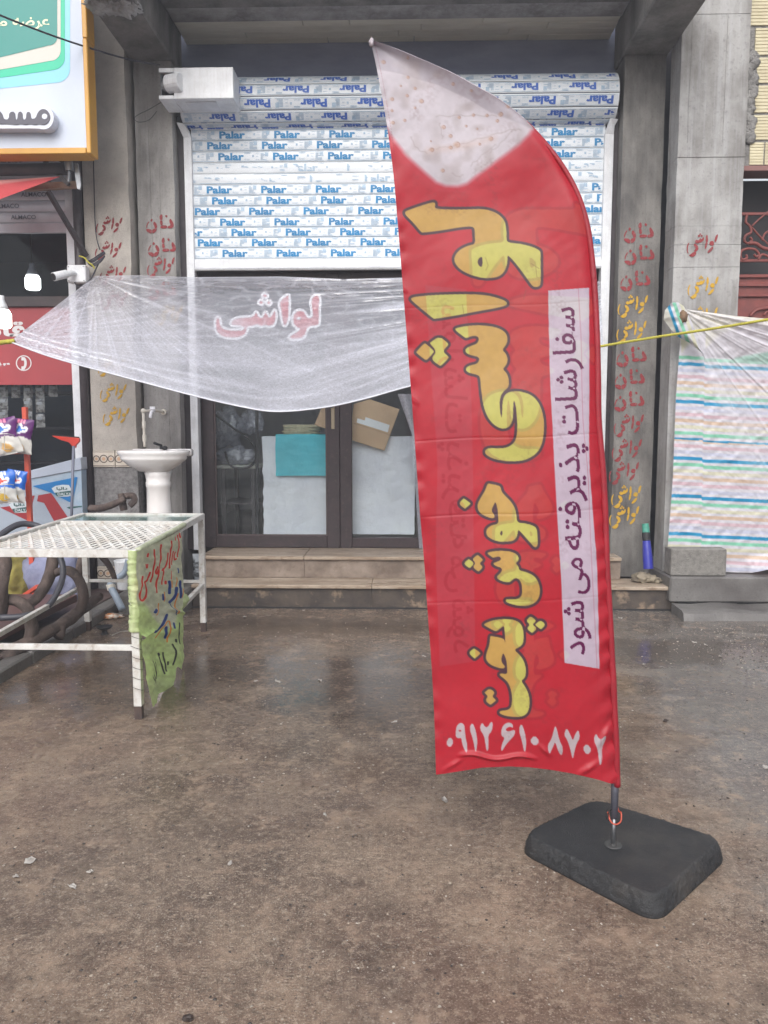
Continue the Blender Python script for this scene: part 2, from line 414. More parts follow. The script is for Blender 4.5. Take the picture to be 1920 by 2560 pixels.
SOFFIT = M('soffit_block', (228, 225, 210), (208, 204, 188), rough=0.85, nscale=6, stretch=(0.3, 1, 1), bump=0.4, bscale=60, island=True)  # pale clay blocks, albedo raised further to stand in for bounced light
WHITE = M('white_paint', (226, 228, 232), (206, 208, 212), rough=0.4, nscale=7, bump=0.05, streak=(14, (4, 4, 0.4), 0.25, (168, 162, 155)))
SLAT = M('slat_white', (224, 229, 234), (208, 214, 220), rough=0.38, nscale=3, stretch=(0.4, 1, 3), island=True)
INK_B = M('ink_blue', (20, 130, 186), (40, 120, 170), rough=0.5)
INK_N = M('ink_navy', (62, 100, 180), rough=0.5)
INK_G = M('ink_pale', (150, 176, 200), (178, 196, 212), rough=0.5, nscale=60)
GSLAT = M('slat_grey', (196, 198, 206), (176, 178, 188), rough=0.4, metal=0.25, nscale=4, island=True)
INK_D = M('ink_grey', (92, 98, 112), rough=0.5)
ALU = M('aluminium_frame', (214, 216, 222), (190, 192, 198), rough=0.35, nscale=6)
BROWN = M('brown_profile', (58, 45, 48), (46, 36, 39), rough=0.42, r2=0.6, nscale=8, bump=0.12, bscale=50, speck=(104, 88, 80), sscale=30, samount=0.25)
DBROWN = M('dark_brown_pole', (66, 58, 62), (50, 44, 48), rough=0.5, nscale=9, bump=0.2)
MARBLE = M('travertine_tread', (180, 166, 150), (146, 128, 110), rough=0.45, r2=0.25, nscale=3, stretch=(0.5, 3, 3), bump=0.2, bscale=40, speck=(112, 90, 70), sscale=20, samount=0.5, streak=(16, (0.5, 2.2, 2), 0.75, (112, 92, 76)))
RISER = M('travertine_riser', (148, 134, 122), (104, 90, 80), rough=0.6, nscale=5, bump=0.2, speck=(100, 82, 68), sscale=22, samount=0.5)
RISER_D = M('grimy_riser', (84, 74, 66), (54, 47, 44), rough=0.6, nscale=6, bump=0.5, bscale=40, speck=(150, 130, 110), sscale=9, samount=0.8)
GLASS = glass_mat('window_glass', dirt=0.02, ior=1.3)
GLASS_D = glass_mat('dark_window_glass', tint=(226, 230, 236), dirt=0.008, ior=1.18)
RED_ST = M('stencil_red', (142, 44, 50), (128, 54, 58), rough=0.8, nscale=25, speck=(150, 130, 124), sscale=70, samount=0.5)
YEL_ST = M('stencil_yellow', (196, 152, 34), (180, 144, 50), rough=0.8, nscale=25, speck=(160, 148, 120), sscale=70, samount=0.45)
STEEL = M('zinc_steel', (150, 152, 156), (120, 122, 126), rough=0.35, metal=0.8, nscale=12)
BLACK = M('black_rubber', (34, 34, 38), (26, 26, 29), rough=0.6, nscale=20, bump=0.2)
PORC = M('porcelain', (236, 234, 234), (224, 220, 218), rough=0.12, nscale=3, coat=0.5)
PVC = M('pvc_white', (226, 222, 212), (204, 198, 186), rough=0.35, nscale=9)

# ------------------------------------------------------------------ ground
def ground_material():
    m = bpy.data.materials.new('wet_ground'); m.use_nodes = True; nt = m.node_tree; N = nt.nodes; Lk = nt.links; b = N['Principled BSDF']
    tc = N.new('ShaderNodeTexCoord'); vec = tc.outputs['Object']
    def noise(s, d=6, r=0.6, st=(1, 1, 1), loc=(0, 0, 0)):
        mp = N.new('ShaderNodeMapping'); mp.inputs['Scale'].default_value = st; mp.inputs['Location'].default_value = loc; Lk.new(vec, mp.inputs[0])
        n = N.new('ShaderNodeTexNoise'); n.inputs['Scale'].default_value = s; n.inputs['Detail'].default_value = d; n.inputs['Roughness'].default_value = r; Lk.new(mp.outputs[0], n.inputs['Vector']); return n.outputs['Fac']
    def rng(f, a, c, lo=0.0, hi=1.0):
        r = N.new('ShaderNodeMapRange'); r.interpolation_type = 'SMOOTHSTEP'
        for k, v in ((1, a), (2, c), (3, lo), (4, hi)): r.inputs[k].default_value = v
        Lk.new(f, r.inputs[0]); return r.outputs[0]
    def mix(f, a, c):
        x = N.new('ShaderNodeMix'); x.data_type = 'RGBA'; Lk.new(f, x.inputs[0]) if not isinstance(f, float) else setattr(x.inputs[0], 'default_value', f)
        for k, v in ((6, a), (7, c)):
            if isinstance(v, tuple): x.inputs[k].default_value = (*lin(v), 1)
            else: Lk.new(v, x.inputs[k])
        return x.outputs[2]
    def math2(op, a, c):
        x = N.new('ShaderNodeMath'); x.operation = op; x.use_clamp = True
        for k, v in ((0, a), (1, c)):
            if isinstance(v, float): x.inputs[k].default_value = v
            else: Lk.new(v, x.inputs[k])
        return x.outputs[0]
    big = noise(0.55, 5, 0.55, loc=(3.1, 1.7, 0)); mid = noise(2.6, 8, 0.68); fine = noise(38, 8, 0.75); grit = noise(150, 3, 0.7)
    pebble = N.new('ShaderNodeTexVoronoi'); pebble.inputs['Scale'].default_value = 70; Lk.new(vec, pebble.inputs['Vector'])
    pebmask = rng(pebble.outputs['Distance'], 0.16, 0.06)
    col = mix(rng(mid, 0.34, 0.66), (113, 93, 80), (145, 125, 107))
    col = mix(rng(big, 0.42, 0.62), col, mix(rng(mid, 0.4, 0.6), (96, 81, 72), (123, 107, 94)))
    # greyer bare asphalt towards the right-hand kerb (a different surfacing)
    sep = N.new('ShaderNodeSeparateXYZ'); Lk.new(vec, sep.inputs[0])
    gx = N.new('ShaderNodeMath'); gx.operation = 'MULTIPLY_ADD'; Lk.new(sep.outputs[0], gx.inputs[0]); gx.inputs[1].default_value = 1.0
    wob = N.new('ShaderNodeMath'); wob.operation = 'MULTIPLY'; Lk.new(noise(1.3, 6, 0.6), wob.inputs[0]); wob.inputs[1].default_value = 1.6; Lk.new(wob.outputs[0], gx.inputs[2])
    grey = rng(gx.outputs[0], 1.9, 2.5)
    col = mix(grey, col, mix(rng(mid, 0.35, 0.65), (96, 93, 94), (120, 118, 115)))
    col = mix(math2('MULTIPLY', rng(fine, 0.50, 0.62), 0.75), col, (164, 148, 131))
    col = mix(math2('MULTIPLY', rng(fine, 0.47, 0.36), 0.75), col, (74, 63, 55))
    col = mix(math2('MULTIPLY', rng(grit, 0.56, 0.66), 0.7), col, (185, 176, 164))
    col = mix(math2('MULTIPLY', rng(grit, 0.44, 0.34), 0.7), col, (63, 53, 49))
    col = mix(math2('MULTIPLY', pebmask, rng(noise(9, 2), 0.60, 0.70)), col, (196, 188, 176))
    wet = rng(noise(0.8, 6, 0.62, loc=(7.3, 2.2, 0)), 0.38, 0.54)
    # the hollow in front of the steps holds water
    gy = N.new('ShaderNodeMath'); gy.operation = 'MULTIPLY_ADD'; Lk.new(sep.outputs[1], gy.inputs[0]); gy.inputs[1].default_value = 0.20; gy.inputs[2].default_value = -0.50
    wet = math2('ADD', math2('MULTIPLY', wet, 0.75), math2('MULTIPLY', math2('MAXIMUM', gy.outputs[0], 0.0), rng(mid, 0.62, 0.40)))
    col = mix(math2('MULTIPLY', wet, 0.42), col, (74, 63, 56))
    patch = noise(8.5, 7, 0.7)
    col = mix(math2('MULTIPLY', rng(patch, 0.52, 0.66), 0.55), col, (157, 136, 118)); col = mix(math2('MULTIPLY', rng(patch, 0.48, 0.36), 0.35), col, (69, 57, 49))
    stone = N.new('ShaderNodeTexVoronoi'); stone.inputs['Scale'].default_value = 26; stone.inputs['Randomness'].default_value = 1.0; Lk.new(vec, stone.inputs['Vector'])
    stm = math2('MULTIPLY', rng(stone.outputs['Distance'], 0.17, 0.10), rng(noise(23, 1), 0.62, 0.66)); col = mix(stm, col, (183, 171, 156))
    stm2 = math2('MULTIPLY', rng(stone.outputs['Distance'], 0.15, 0.09), rng(noise(23, 1), 0.37, 0.33)); col = mix(stm2, col, (46, 41, 39))
    # standing water: one pool under the table, one in front of the steps, a shallow film at the right
    def pool(cx_, cy_, rx_, ry_, lo_=1.05, hi_=0.55):
        mp = N.new('ShaderNodeMapping'); mp.inputs['Location'].default_value = (-cx_/rx_, -cy_/ry_, 0); mp.inputs['Scale'].default_value = (1/rx_, 1/ry_, 0); Lk.new(vec, mp.inputs[0])
        ln = N.new('ShaderNodeVectorMath'); ln.operation = 'LENGTH'; Lk.new(mp.outputs[0], ln.inputs[0])
        ad = N.new('ShaderNodeMath'); ad.operation = 'MULTIPLY_ADD'; Lk.new(noise(2.2, 7, 0.65), ad.inputs[0]); ad.inputs[1].default_value = 1.9; ad.inputs[2].default_value = -0.95
        sm = N.new('ShaderNodeMath'); sm.operation = 'ADD'; Lk.new(ln.outputs['Value'], sm.inputs[0]); Lk.new(ad.outputs[0], sm.inputs[1])
        return rng(sm.outputs[0], lo_, hi_)
    pools = math2('MAXIMUM', math2('MAXIMUM', pool(-1.75, 4.7, 0.95, 1.1), pool(-0.25, 4.55, 0.75, 0.7)), pool(1.9, 5.2, 1.0, 0.5))
    pools = math2('MAXIMUM', pools, pool(-0.6, 5.9, 1.6, 0.35))
    wet = math2('MAXIMUM', wet, pools)
    col = mix(math2('MULTIPLY', pools, 0.5), col, (60, 49, 43))
    Lk.new(col, b.inputs['Base Color'])
    rr = N.new('ShaderNodeMapRange'); rr.inputs[3].default_value = 0.46; rr.inputs[4].default_value = 0.06; Lk.new(wet, rr.inputs[0]); Lk.new(rr.outputs[0], b.inputs['Roughness'])
    h = N.new('ShaderNodeMath'); h.operation = 'MULTIPLY_ADD'; Lk.new(fine, h.inputs[0]); h.inputs[1].default_value = 0.7; Lk.new(grit, h.inputs[2])
    st = N.new('ShaderNodeMapRange'); st.inputs[3].default_value = 0.85; st.inputs[4].default_value = 0.05; Lk.new(wet, st.inputs[0])
    bp = N.new('ShaderNodeBump'); bp.inputs['Distance'].default_value = 0.006; Lk.new(st.outputs[0], bp.inputs['Strength']); Lk.new(h.outputs[0], bp.inputs['Height'])
    bp2 = N.new('ShaderNodeBump'); bp2.inputs['Distance'].default_value = 0.03; bp2.inputs['Strength'].default_value = 0.12; Lk.new(mid, bp2.inputs['Height']); Lk.new(bp.outputs[0], bp2.inputs['Normal'])
    Lk.new(bp2.outputs[0], b.inputs['Normal'])
    return m
GROUND = ground_material()
obj('ground', MB().box(-60, 60, -60, 60, -0.3, 0.0), GROUND, recalc=True, kind='structure')

# gravel washed against the right-hand kerb and scattered thinly elsewhere
tet = [Vector(v) for v in ((1, 0, -0.4), (-0.6, 0.9, -0.4), (-0.6, -0.9, -0.4), (0.1, 0, 0.8), (0.7, 0.6, 0.1), (-0.8, 0.1, 0.3))]
for nm, mt, n_near, n_kerb, lb in (('pale_gravel', M('gravel_pale', (168, 160, 150), (126, 116, 106), rough=0.6, nscale=40), 1500, 900, 'pale grit and stone chips scattered over the wet ground'),
                                   ('dark_gravel', M('gravel_dark', (70, 62, 58), (44, 40, 40), rough=0.5, nscale=40), 1700, 1100, 'dark grit and small stones scattered over the wet ground')):
    mb = MB()
    for i in range(n_near+n_kerb):
        if i < n_kerb: x = random.gauss(2.7, 0.5); y = random.gauss(5.35, 0.5)
        else: y = 1.15+4.9*random.random()**1.7; x = random.uniform(-0.62, 0.62)*y+0.03
        if y > 6.1 or x < -2.38: continue
        s_ = random.choice((0.0022, 0.003, 0.003, 0.004, 0.0055))*(1.0 if y < 3 else 1.25); a = random.random()*6.28; k = len(mb.v); st_ = random.uniform(0.6, 1.3)
        for t in tet: mb.v.append((x+(t.x*math.cos(a)-t.y*math.sin(a)*st_)*s_, y+(t.x*math.sin(a)+t.y*math.cos(a)*st_)*s_, 0.0008+(t.z+0.4)*s_*0.55))
        mb.f += [(k, k+2, k+1), (k, k+3, k+2), (k, k+4, k+3), (k, k+1, k+4), (k+1, k+3, k+4), (k+1, k+5, k+3), (k+2, k+5, k+1), (k+2, k+3, k+5)]
    obj(nm, mb, mt, recalc=False, label=lb, cat='gravel', kind='stuff')

# raised pavement with kerb in front of the left-hand shop
PAVE = M('red_paving', (92, 72, 70), (74, 60, 58), rough=0.35, r2=0.6, nscale=3, bump=0.3, bscale=50, speck=(60, 50, 48), sscale=60, samount=0.5)
pv = MB(); pv.box(-7.5, -2.56, 3.0, 7.4, -0.1, 0.085)
pave = obj('pavement', pv, PAVE, bevel=0.006, kind='structure')
for i in range(6):
    y0 = 3.0+i*0.62
    mbk = MB().box(-2.557, -2.43, y0, y0+0.612, -0.1, 0.075+0.008*random.random())
    obj('kerb_stone', mbk, CONC_F, pave, bevel=0.012)

# ------------------------------------------------------------------ entrance steps of the middle shop
YD, YS, YP = 7.30, 7.15, 7.0            # door plane, shutter plane, pillar faces
st = thing('entrance_steps', (0, 6.5, 0), 'two worn travertine steps below the brown glass door', 'steps')
xl, xr = -1.83, 2.34
xr2 = P(1557, 1390, Y=6.74).x
for (a, b) in ((xl, -0.276), (-0.274, 1.024), (1.026, xr)):
    boxo('riser', a, b, 6.50, 7.6, -0.05, 0.178, RISER_D, st, bevel=0.001)
    boxo('tread', a-0.0003, b+0.0003 if b < xr else b+0.012, 6.465, 6.845, 0.180, 0.212, MARBLE, st, bevel=0.006)
for (a, b) in ((xl, -0.896), (-0.894, 0.864), (0.866, xr2)):
    boxo('riser', a, b, 6.80, 7.6, 0.214, 0.378, RISER, st, bevel=0.001)
    boxo('tread', a-0.0003, b+0.0003, 6.765, 7.6, 0.380, 0.412, MARBLE, st, bevel=0.006)

boxo('dark_gap_strip', xl, xr, 6.494, 6.4995, -0.01, 0.014, BLACK, st, bevel=0)  # solid black strip stands in for the dark of the gap under the riser
# right-hand ledge in two low lifts
lg = thing('concrete_ledge', (2.6, 6.3, 0), 'rough grey concrete ledge under the striped sheet', 'ledge')
x0 = P(1672, 1470, Y=6.45).x
boxo('upper_lift', x0, 7.0, 6.42, 7.9, 0.09, 0.305, CONC_F, lg, bevel=0.012)
mbl = MB(); n = 60
for i in range(n+1):
    xa = x0+0.02+i*0.08; e_ = mnoise.noise(Vector((xa*3, 1.5, 0)))*0.025+mnoise.noise(Vector((xa*11, 3, 0)))*0.01; h_ = 0.075+mnoise.noise(Vector((xa*4, 9, 0)))*0.012
    mbl.v += [(xa, 6.13+e_, -0.02), (xa, 6.16+e_, h_*0.8), (xa, 6.20+e_, h_), (xa, 6.43, h_+0.008), (xa, 6.43, -0.02)]
for i in range(n):
    for k in range(4): a = i*5+k; mbl.f.append((a, a+1, a+6, a+5))
mbl.f += [tuple(range(5)), tuple(n*5+k for k in reversed(range(5)))]
obj('lower_lift', mbl, CONC_F, lg)

# ------------------------------------------------------------------ pillars
ZT = 4.73
def pillar(px0, px1, py, Y, dep, z0, z1, mat, label, mat2=None, nlift=1):
    xa, xb = P(px0, py, Y=Y).x, P(px1, py, Y=Y).x
    t = thing('concrete_pillar', ((xa+xb)/2, Y, z0), label, 'pillar')
    mb = MB(); n = 40; rs = random.random()*50
    for i in range(n+1):                                      # ragged arrises from rough shuttering
        z = z0+(z1-z0)*i/n
        for k, (x, y) in enumerate(((xa, Y), (xb, Y), (xb, Y+dep), (xa, Y+dep))):
            j = mnoise.noise(Vector((rs+k*7, z*7, 0)))*0.006+mnoise.noise(Vector((rs+k*7, z*23, 4)))*0.003
            mb.v.append((x+j, y+(abs(j)*0.6 if k < 2 else 0), z))
    for i in range(n):
        for k in range(4): a = i*4+k; b = i*4+(k+1) % 4; mb.f.append((a, b, b+4, a+4))
    mb.f += [(3, 2, 1, 0), tuple(n*4+k for k in range(4))]
    obj('shaft', mb, mat, t, recalc=True)
    return t, xa, xb
pl_l, LX0, LX1 = pillar(350, 441, 700, YP, 0.30, -0.05, ZT, CONC, 'rough concrete pillar behind the white washbasin, stencilled in red')
pl_r, RX0, RX1 = pillar(1540, 1640, 900, YP, 0.30, 0.20, ZT, CONC_D, 'damp concrete pillar beside the flag, stencilled from head height down to its foot')
# ragged shuttering marks, short and broken
for t, xa, xb in ((pl_l, LX0, LX1), (pl_r, RX0, RX1)):
    for k, (fx_, za, zb_) in enumerate(((0.36, 2.6, 4.4), (0.7, 0.7, 1.9), (0.33, 0.5, 1.6), (0.62, 3.0, 3.9))):
        xx = xa+(xb-xa)*fx_; m_ = MB()
        pts = [(xx+mnoise.noise(Vector((k*9.1, z*2.4, xa)))*0.012+mnoise.noise(Vector((k*9.1, z*11, xa)))*0.004, YP-0.0005, z) for z in np.linspace(za, zb_, 50)]
        m_.tube(pts, [0.0006+0.0016*abs(mnoise.noise(Vector((z_*0.37, k, 3)))) for z_ in range(50)], 4); obj('board_seam', m_, CONC_D if t is pl_l else CONC_F, t, recalc=False)
# cantilever beams and balcony slab over the shop
bt = thing('cantilever_beam', (LX0, 5.8, ZT), 'grey cantilever beam above the white motor box', 'beam')
boxo('beam_body', LX0-0.02, LX1+0.02, 5.6, 7.29, ZT+0.002, ZT+0.5, CONC_D, bt, bevel=0.012)
mbc = MB()
for i in range(9): mbc.lump((LX0+0.0+0.036*i, 6.22-0.08*random.random(), ZT+0.012), (0.06, 0.10, 0.026), 0.7, 3.5, 3, i*3.1)
obj('spalled_mortar', mbc, CONC_L, bt, smooth=True)
br = thing('cantilever_beam', (RX0, 5.8, ZT), 'grey cantilever beam above the stencilled damp pillar', 'beam')
boxo('beam_body', RX0-0.02, RX1+0.02, 5.6, 7.29, ZT+0.002, ZT+0.5, CONC_D, br, bevel=0.012)
bs = thing('balcony_slab', (0, 6.5, 5.02), 'grey balcony slab with pale block soffit over the shutter', 'balcony')
boxo('edge_beam', LX1+0.03, RX0-0.03, 6.75, 7.012, 5.045, 5.6, CONC_L, bs, bevel=0.01)  # paler concrete here stands in for light bounced up onto the beam
boxo('front_beam', LX1+0.03, RX0-0.03, 6.15, 6.745, 5.02, 5.6, CONC_D, bs, bevel=0.01)
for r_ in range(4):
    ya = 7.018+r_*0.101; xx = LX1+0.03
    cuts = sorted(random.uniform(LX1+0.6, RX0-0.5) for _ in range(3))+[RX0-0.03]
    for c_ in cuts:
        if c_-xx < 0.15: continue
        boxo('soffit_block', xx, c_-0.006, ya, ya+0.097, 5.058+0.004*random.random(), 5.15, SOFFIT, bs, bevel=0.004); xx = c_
# shop building: walls and room behind the door
ROOMW = M('room_wall', (150, 148, 150), (130, 128, 130), rough=0.9, nscale=3)
sb = thing('shop_building', (0, 7.6, 0), 'middle shop building with dark lintel wall above the shutter', 'building')
boxo('lintel_wall', LX0-0.1, RX1+0.1, 7.42, 7.62, 2.95, 5.6, M('lintel_paint', (142, 148, 170), (120, 126, 150), rough=0.8, nscale=5, stretch=(0.3, 1, 1), bump=0.2), sb)
boxo('upper_wall', -7.5, 7.5, 7.43, 7.62, 5.61, 8.0, CONC, sb)
boxo('back_wall', -2.6, 2.6, 11.0, 11.1, 0.35, 3.6, ROOMW, sb)
boxo('side_wall', -2.6, -2.45, 7.63, 11.0, 0.35, 3.6, ROOMW, sb)
boxo('side_wall', 2.45, 2.6, 7.63, 11.0, 0.35, 3.6, ROOMW, sb)
boxo('floor', -2.45, 2.45, 7.605, 11.0, 0.30, 0.41, M('room_floor', (120, 108, 98), (96, 86, 78), rough=0.4, nscale=4), sb)
boxo('ceiling', -2.45, 2.45, 7.63, 11.0, 3.3, 3.4, ROOMW, sb)

# ------------------------------------------------------------------ roller shutter of the middle shop
sh = thing('roller_shutter', (0, YS, 2.95), 'half raised white roller shutter printed with blue lettering', 'shutter')
GL0, GL1 = P(470, 700, Y=YS).x, P(489, 700, Y=YS).x
GR0, GR1 = P(1500, 700, Y=YS).x, P(1522, 700, Y=YS).x
GZ0 = 0.413
ZL = P(470, 318, Y=YS).z; ZR = P(1533, 308, Y=YS).z
for a, b, zt, s_ in ((GL0, GL1, ZL, -1), (GR0, GR1, ZR, 1)):
    mb = MB().box(a, b, YS-0.035, YS+0.06, GZ0, zt-0.10)
    # flared mouth at the top of the guide
    mb.prism([(a, YS-0.035, zt-0.10), (b, YS-0.035, zt-0.10), (b-0.02*(s_ < 0), YS-0.05, zt-0.04), (b-0.05*(s_ < 0)+0.02*(s_ > 0), YS-0.09, zt), (a-0.045*(s_ < 0)+0.03*(s_ > 0), YS-0.09, zt+0.01)], (0, 0.05, 0))
    obj('guide_rail', mb, WHITE, sh, bevel=0.003)
for a, b in ((GL0-0.085, GL0-0.004), (GR1+0.004, RX0+0.02)):
    boxo('rail_backing', a, b, YS+0.0, YS+0.3, GZ0 if a < 0 else 0.22, ZT-0.4, DBROWN, sh)
# rows of the flat curtain: pixel of each row's centre and where its first word starts
U0, U1 = GL1-0.01, GR0+0.01
SC5 = 0.36166
rows = [(853, 295, 0), (925, 420, 0), (999, 335, 0), (1073, 410, 0), (1160, 540, 1), (1226, 285, 2), (1308, 325, 0), (1381, 360, 0), (1456, 240, 0), (1530, 413, 0), (1604, 490, 0), (1669, 255, 0), (1747, 425, 0)]
ztop = P(900, 300, Y=YS).z; zbot = P(900, 675, Y=YS).z
zc = [P(900, r_[0]*SC5, Y=YS).z for r_ in rows]
tp, tf = text_polys('Palar', 0.04); tp[:, 0] -= tp[:, 0].min()
tp2, tf2 = text_polys('Arvan', 0.0, 0, 2, 0.3)
PIT = 0.493
def slat_mesh(w, h):
    """shallow curved slat profile, length w along x, height h, centred"""
    mb = MB(); prof = []
    for k in range(9):
        t = k/8*2-1; prof.append((-(1-t*t)*0.0045, t*h/2*0.95))
    prof = [(0.004, -h/2*0.99)]+prof+[(0.004, h/2*0.99)]
    for x in (0, w):
        for y, z in prof: mb.v.append((x, y, z))
    n = len(prof)
    for i in range(n-1): mb.f.append((i, i+1, n+i+1, n+i))
    return mb
def print_row(x_first, w, mode, flip=False):
    """blue words and pale boxes along a slat; local coords x, z with y just proud of the slat"""
    bigs, pale = [], MB(); rnd = random.Random(int(x_first*1000)+mode)
    def pt(x, z):
        t = max(-1, min(1, z/0.05)); return (x, -(1-t*t)*0.0045-0.003, z)
    x = x_first
    while x > -0.5: x -= PIT
    while x < w:
        def put(mb, v, f, ox, oz, sx, sz):
            xs = v[:, 0]*sx+ox
            if xs.min() < 0.01 or xs.max() > w-0.01:
                keep = [q for q in f if all(0.01 < xs[i] < w-0.01 for i in q)]
            else: keep = f
            if mode: keep = [q for q in keep if mnoise.noise(Vector((xs[q[0]]*6, v[q[0], 1]*6, mode*3.3))) > (0.12 if mode == 1 else 0.2)]
            k = len(mb.v); mb.v += [pt(a*sx+ox, c*sz+oz) for a, c, _ in v]; mb.f += [tuple(k+i for i in q) for q in keep]
        wd = MB(); put(pale if mode else wd, tp, tf, x, -0.028, 0.116, 0.083)
        if wd.f: bigs.append(wd)
        put(pale, tp2, tf2, x+0.232, -0.030, 0.022, 0.024)
        def rc(a, b, c, d):
            a2, b2 = max(a, 0.012), min(b, w-0.012)
            if b2-a2 < 0.004 or (mode and rnd.random() < 0.75): return
            pale.poly([pt(a2, c), pt(b2, c), pt(b2, d), pt(a2, d)])
        rc(x-0.012, x+0.455, -0.041, -0.037); rc(x-0.012, x+0.455, 0.040, 0.0425)
        rc(x+0.236, x+0.29, 0.024, 0.029); rc(x+0.236, x+0.29, 0.034, 0.037); rc(x+0.236, x+0.239, 0.024, 0.037); rc(x+0.287, x+0.29, 0.024, 0.037)
        rc(x+0.305, x+0.322, -0.006, 0.010); rc(x+0.309, x+0.318, 0.010, 0.014)
        rc(x+0.335, x+0.338, -0.028, 0.024); rc(x+0.367, x+0.370, -0.028, 0.024); rc(x+0.335, x+0.370, 0.021, 0.024); rc(x+0.335, x+0.370, -0.028, -0.025); rc(x+0.342, x+0.362, -0.004, 0.0)
        for k in range(6): rc(x+0.382, x+0.39+0.058*rnd.random()+0.008, -0.030+k*0.0105, -0.024+k*0.0105)
        rc(x+0.42, x+0.45, 0.0, 0.034)
        x += PIT
    if flip:
        for mb in bigs+[pale]: mb.v = [(w-a, b, -c) for a, b, c in mb.v]
    return bigs, pale
W = U1-U0
edges = [ztop]+[(zc[i]+zc[i+1])/2 for i in range(len(zc)-1)]+[2*zc[-1]-(zc[-2]+zc[-1])/2]
def place(mb, origin, ang=0.0):
    c, s_ = math.cos(ang), math.sin(ang); o = Vector(origin)
    mb.v = [(o.x+x, o.y+y*c-z*s_, o.z+y*s_+z*c) for x, y, z in mb.v]; return mb
for i, (ry, rx, mode) in enumerate(rows):
    h = edges[i]-edges[i+1]; zz = (edges[i]+edges[i+1])/2
    sl = obj('slat', place(slat_mesh(W, h), (U0, YS, zz)), SLAT, sh, smooth=True, recalc=False)
    xf = P(400+rx*SC5, 500, Y=YS).x-U0
    b1, p1 = print_row(xf, W, mode)
    for wd in b1: obj('printed_word', place(wd, (U0, YS, zz)), INK_B if i > 0 else INK_N, sl, recalc=False, kind='stuff' if len(wd.f) < 0.8*len(tf) else None)
    if p1.f: obj('small_print', place(p1, (U0, YS, zz)), INK_G, sl, recalc=False, kind='stuff')
boxo('bottom_bar', U0, U1, YS-0.022, YS+0.02, zbot, edges[-1]-0.003, WHITE, sh, bevel=0.006)
boxo('bottom_lip', U0, U1, YS-0.028, YS-0.0225, zbot+0.012, zbot+0.03, ALU, sh, bevel=0.002)
# rolled part on the drum: facets of the coil
RR = 0.205; yc = YS+0.02; zcn = P(900, 240, Y=YS-0.12).z
D0, D1 = P(449, 240, Y=YS-0.15).x, P(1546, 230, Y=YS-0.15).x
fac = 0.1
nf = int(2*math.pi*RR/fac)
for k in range(nf):
    th = 2*math.pi*k/nf+0.16          # angle of facet normal from -Y, upward
    if not -1.6 < ((th+math.pi) % (2*math.pi)-math.pi) < 2.2: continue
    a = ((th+math.pi) % (2*math.pi))-math.pi
    org = (D0, yc-RR*math.cos(a), zcn+RR*math.sin(a))
    sl = obj('rolled_slat', place(slat_mesh(D1-D0, fac*1.02), org, -a), SLAT, sh, smooth=True, recalc=False)
    b1, p1 = print_row(0.2+0.17*(k % 3), D1-D0, 0, flip=True)
    for wd in b1: obj('printed_word', place(wd, org, -a), INK_N, sl, recalc=False, kind='stuff' if len(wd.f) < 0.8*len(tf) else None)
    obj('small_print', place(p1, org, -a), INK_G, sl, recalc=False, kind='stuff')
for x in (D0, D1): obj('drum_disc', MB().tube([(x-0.004, yc, zcn), (x+0.004, yc, zcn)], RR+0.004, 14), STEEL, sh)
obj('axle', MB().tube([(D0-0.12, yc, zcn), (D0, yc, zcn)], 0.025, 10), STEEL, sh); obj('axle', MB().tube([(D1, yc, zcn), (RX0+0.02, yc, zcn)], 0.025, 10), STEEL, sh)

# white motor cover box at the left end of the drum
mc = thing('motor_box', P(490, 270, Y=6.7), 'white sheet metal motor box on the left end of the shutter roll', 'motor box')
a0, a1, zb, zt_ = rect(434, 168, 583, 246, 6.72)
boxo('cover', a0, a1, 6.72, 7.02, zb, zt_, WHITE, mc, bevel=0.004)
boxo('cover_flange', a0-0.125, a0-0.003, 6.724, 7.0, zt_-0.035, zt_, WHITE, mc, bevel=0.003)
boxo('cover_flange', a0-0.13, a0-0.003, 6.724, 7.0, zb, zb+0.03, WHITE, mc, bevel=0.003)
boxo('end_plate', a0-0.118, a0-0.108, 6.74, 7.0, zb+0.034, zt_-0.038, STEEL, mc)
obj('motor_can', MB().tube([(a0-0.055, 6.74, (zb+zt_)/2), (a0+0.07, 6.70, (zb+zt_)/2)], 0.072, 16), WHITE, mc, bevel=0.004)
obj('motor_can', MB().tube([(a0-0.1, 6.76, (zb+zt_)/2), (a0-0.056, 6.75, (zb+zt_)/2)], 0.05, 12), STEEL, mc)
boxo('hatch', a0+0.08, a1-0.16, 6.78, 6.96, zb-0.006, zb-0.001, ALU, mc, bevel=0.001)

# ------------------------------------------------------------------ door
dr = thing('shop_door', (0, YD, 0.42), 'dark brown metal framed glass double door with lever handle', 'door')
dx0, dx1 = P(508, 1150, Y=YD).x, P(1505, 1150, Y=YD).x
DZ0, DZ1 = 0.413, 2.98
xm0, xm1 = P(818, 1150, Y=YD).x, P(880, 1150, Y=YD).x     # meeting stiles
b_ = 0.004
boxo('frame_stile', dx0, dx0+0.115, YD-0.03, YD+0.05, DZ0, DZ1, BROWN, dr, bevel=b_)
boxo('frame_stile', dx1-0.1, dx1, YD-0.03, YD+0.05, DZ0, DZ1, BROWN, dr, bevel=b_)
boxo('meeting_stile', xm0, xm1-0.115, YD-0.035, YD+0.045, DZ0, DZ1, BROWN, dr, bevel=b_)
boxo('meeting_stile', xm1-0.112, xm1, YD-0.03, YD+0.05, DZ0, DZ1, BROWN, dr, bevel=b_)
boxo('bottom_rail', dx0+0.116, xm0-0.001, YD-0.033, YD+0.045, DZ0+0.004, DZ0+0.115, BROWN, dr, bevel=b_)
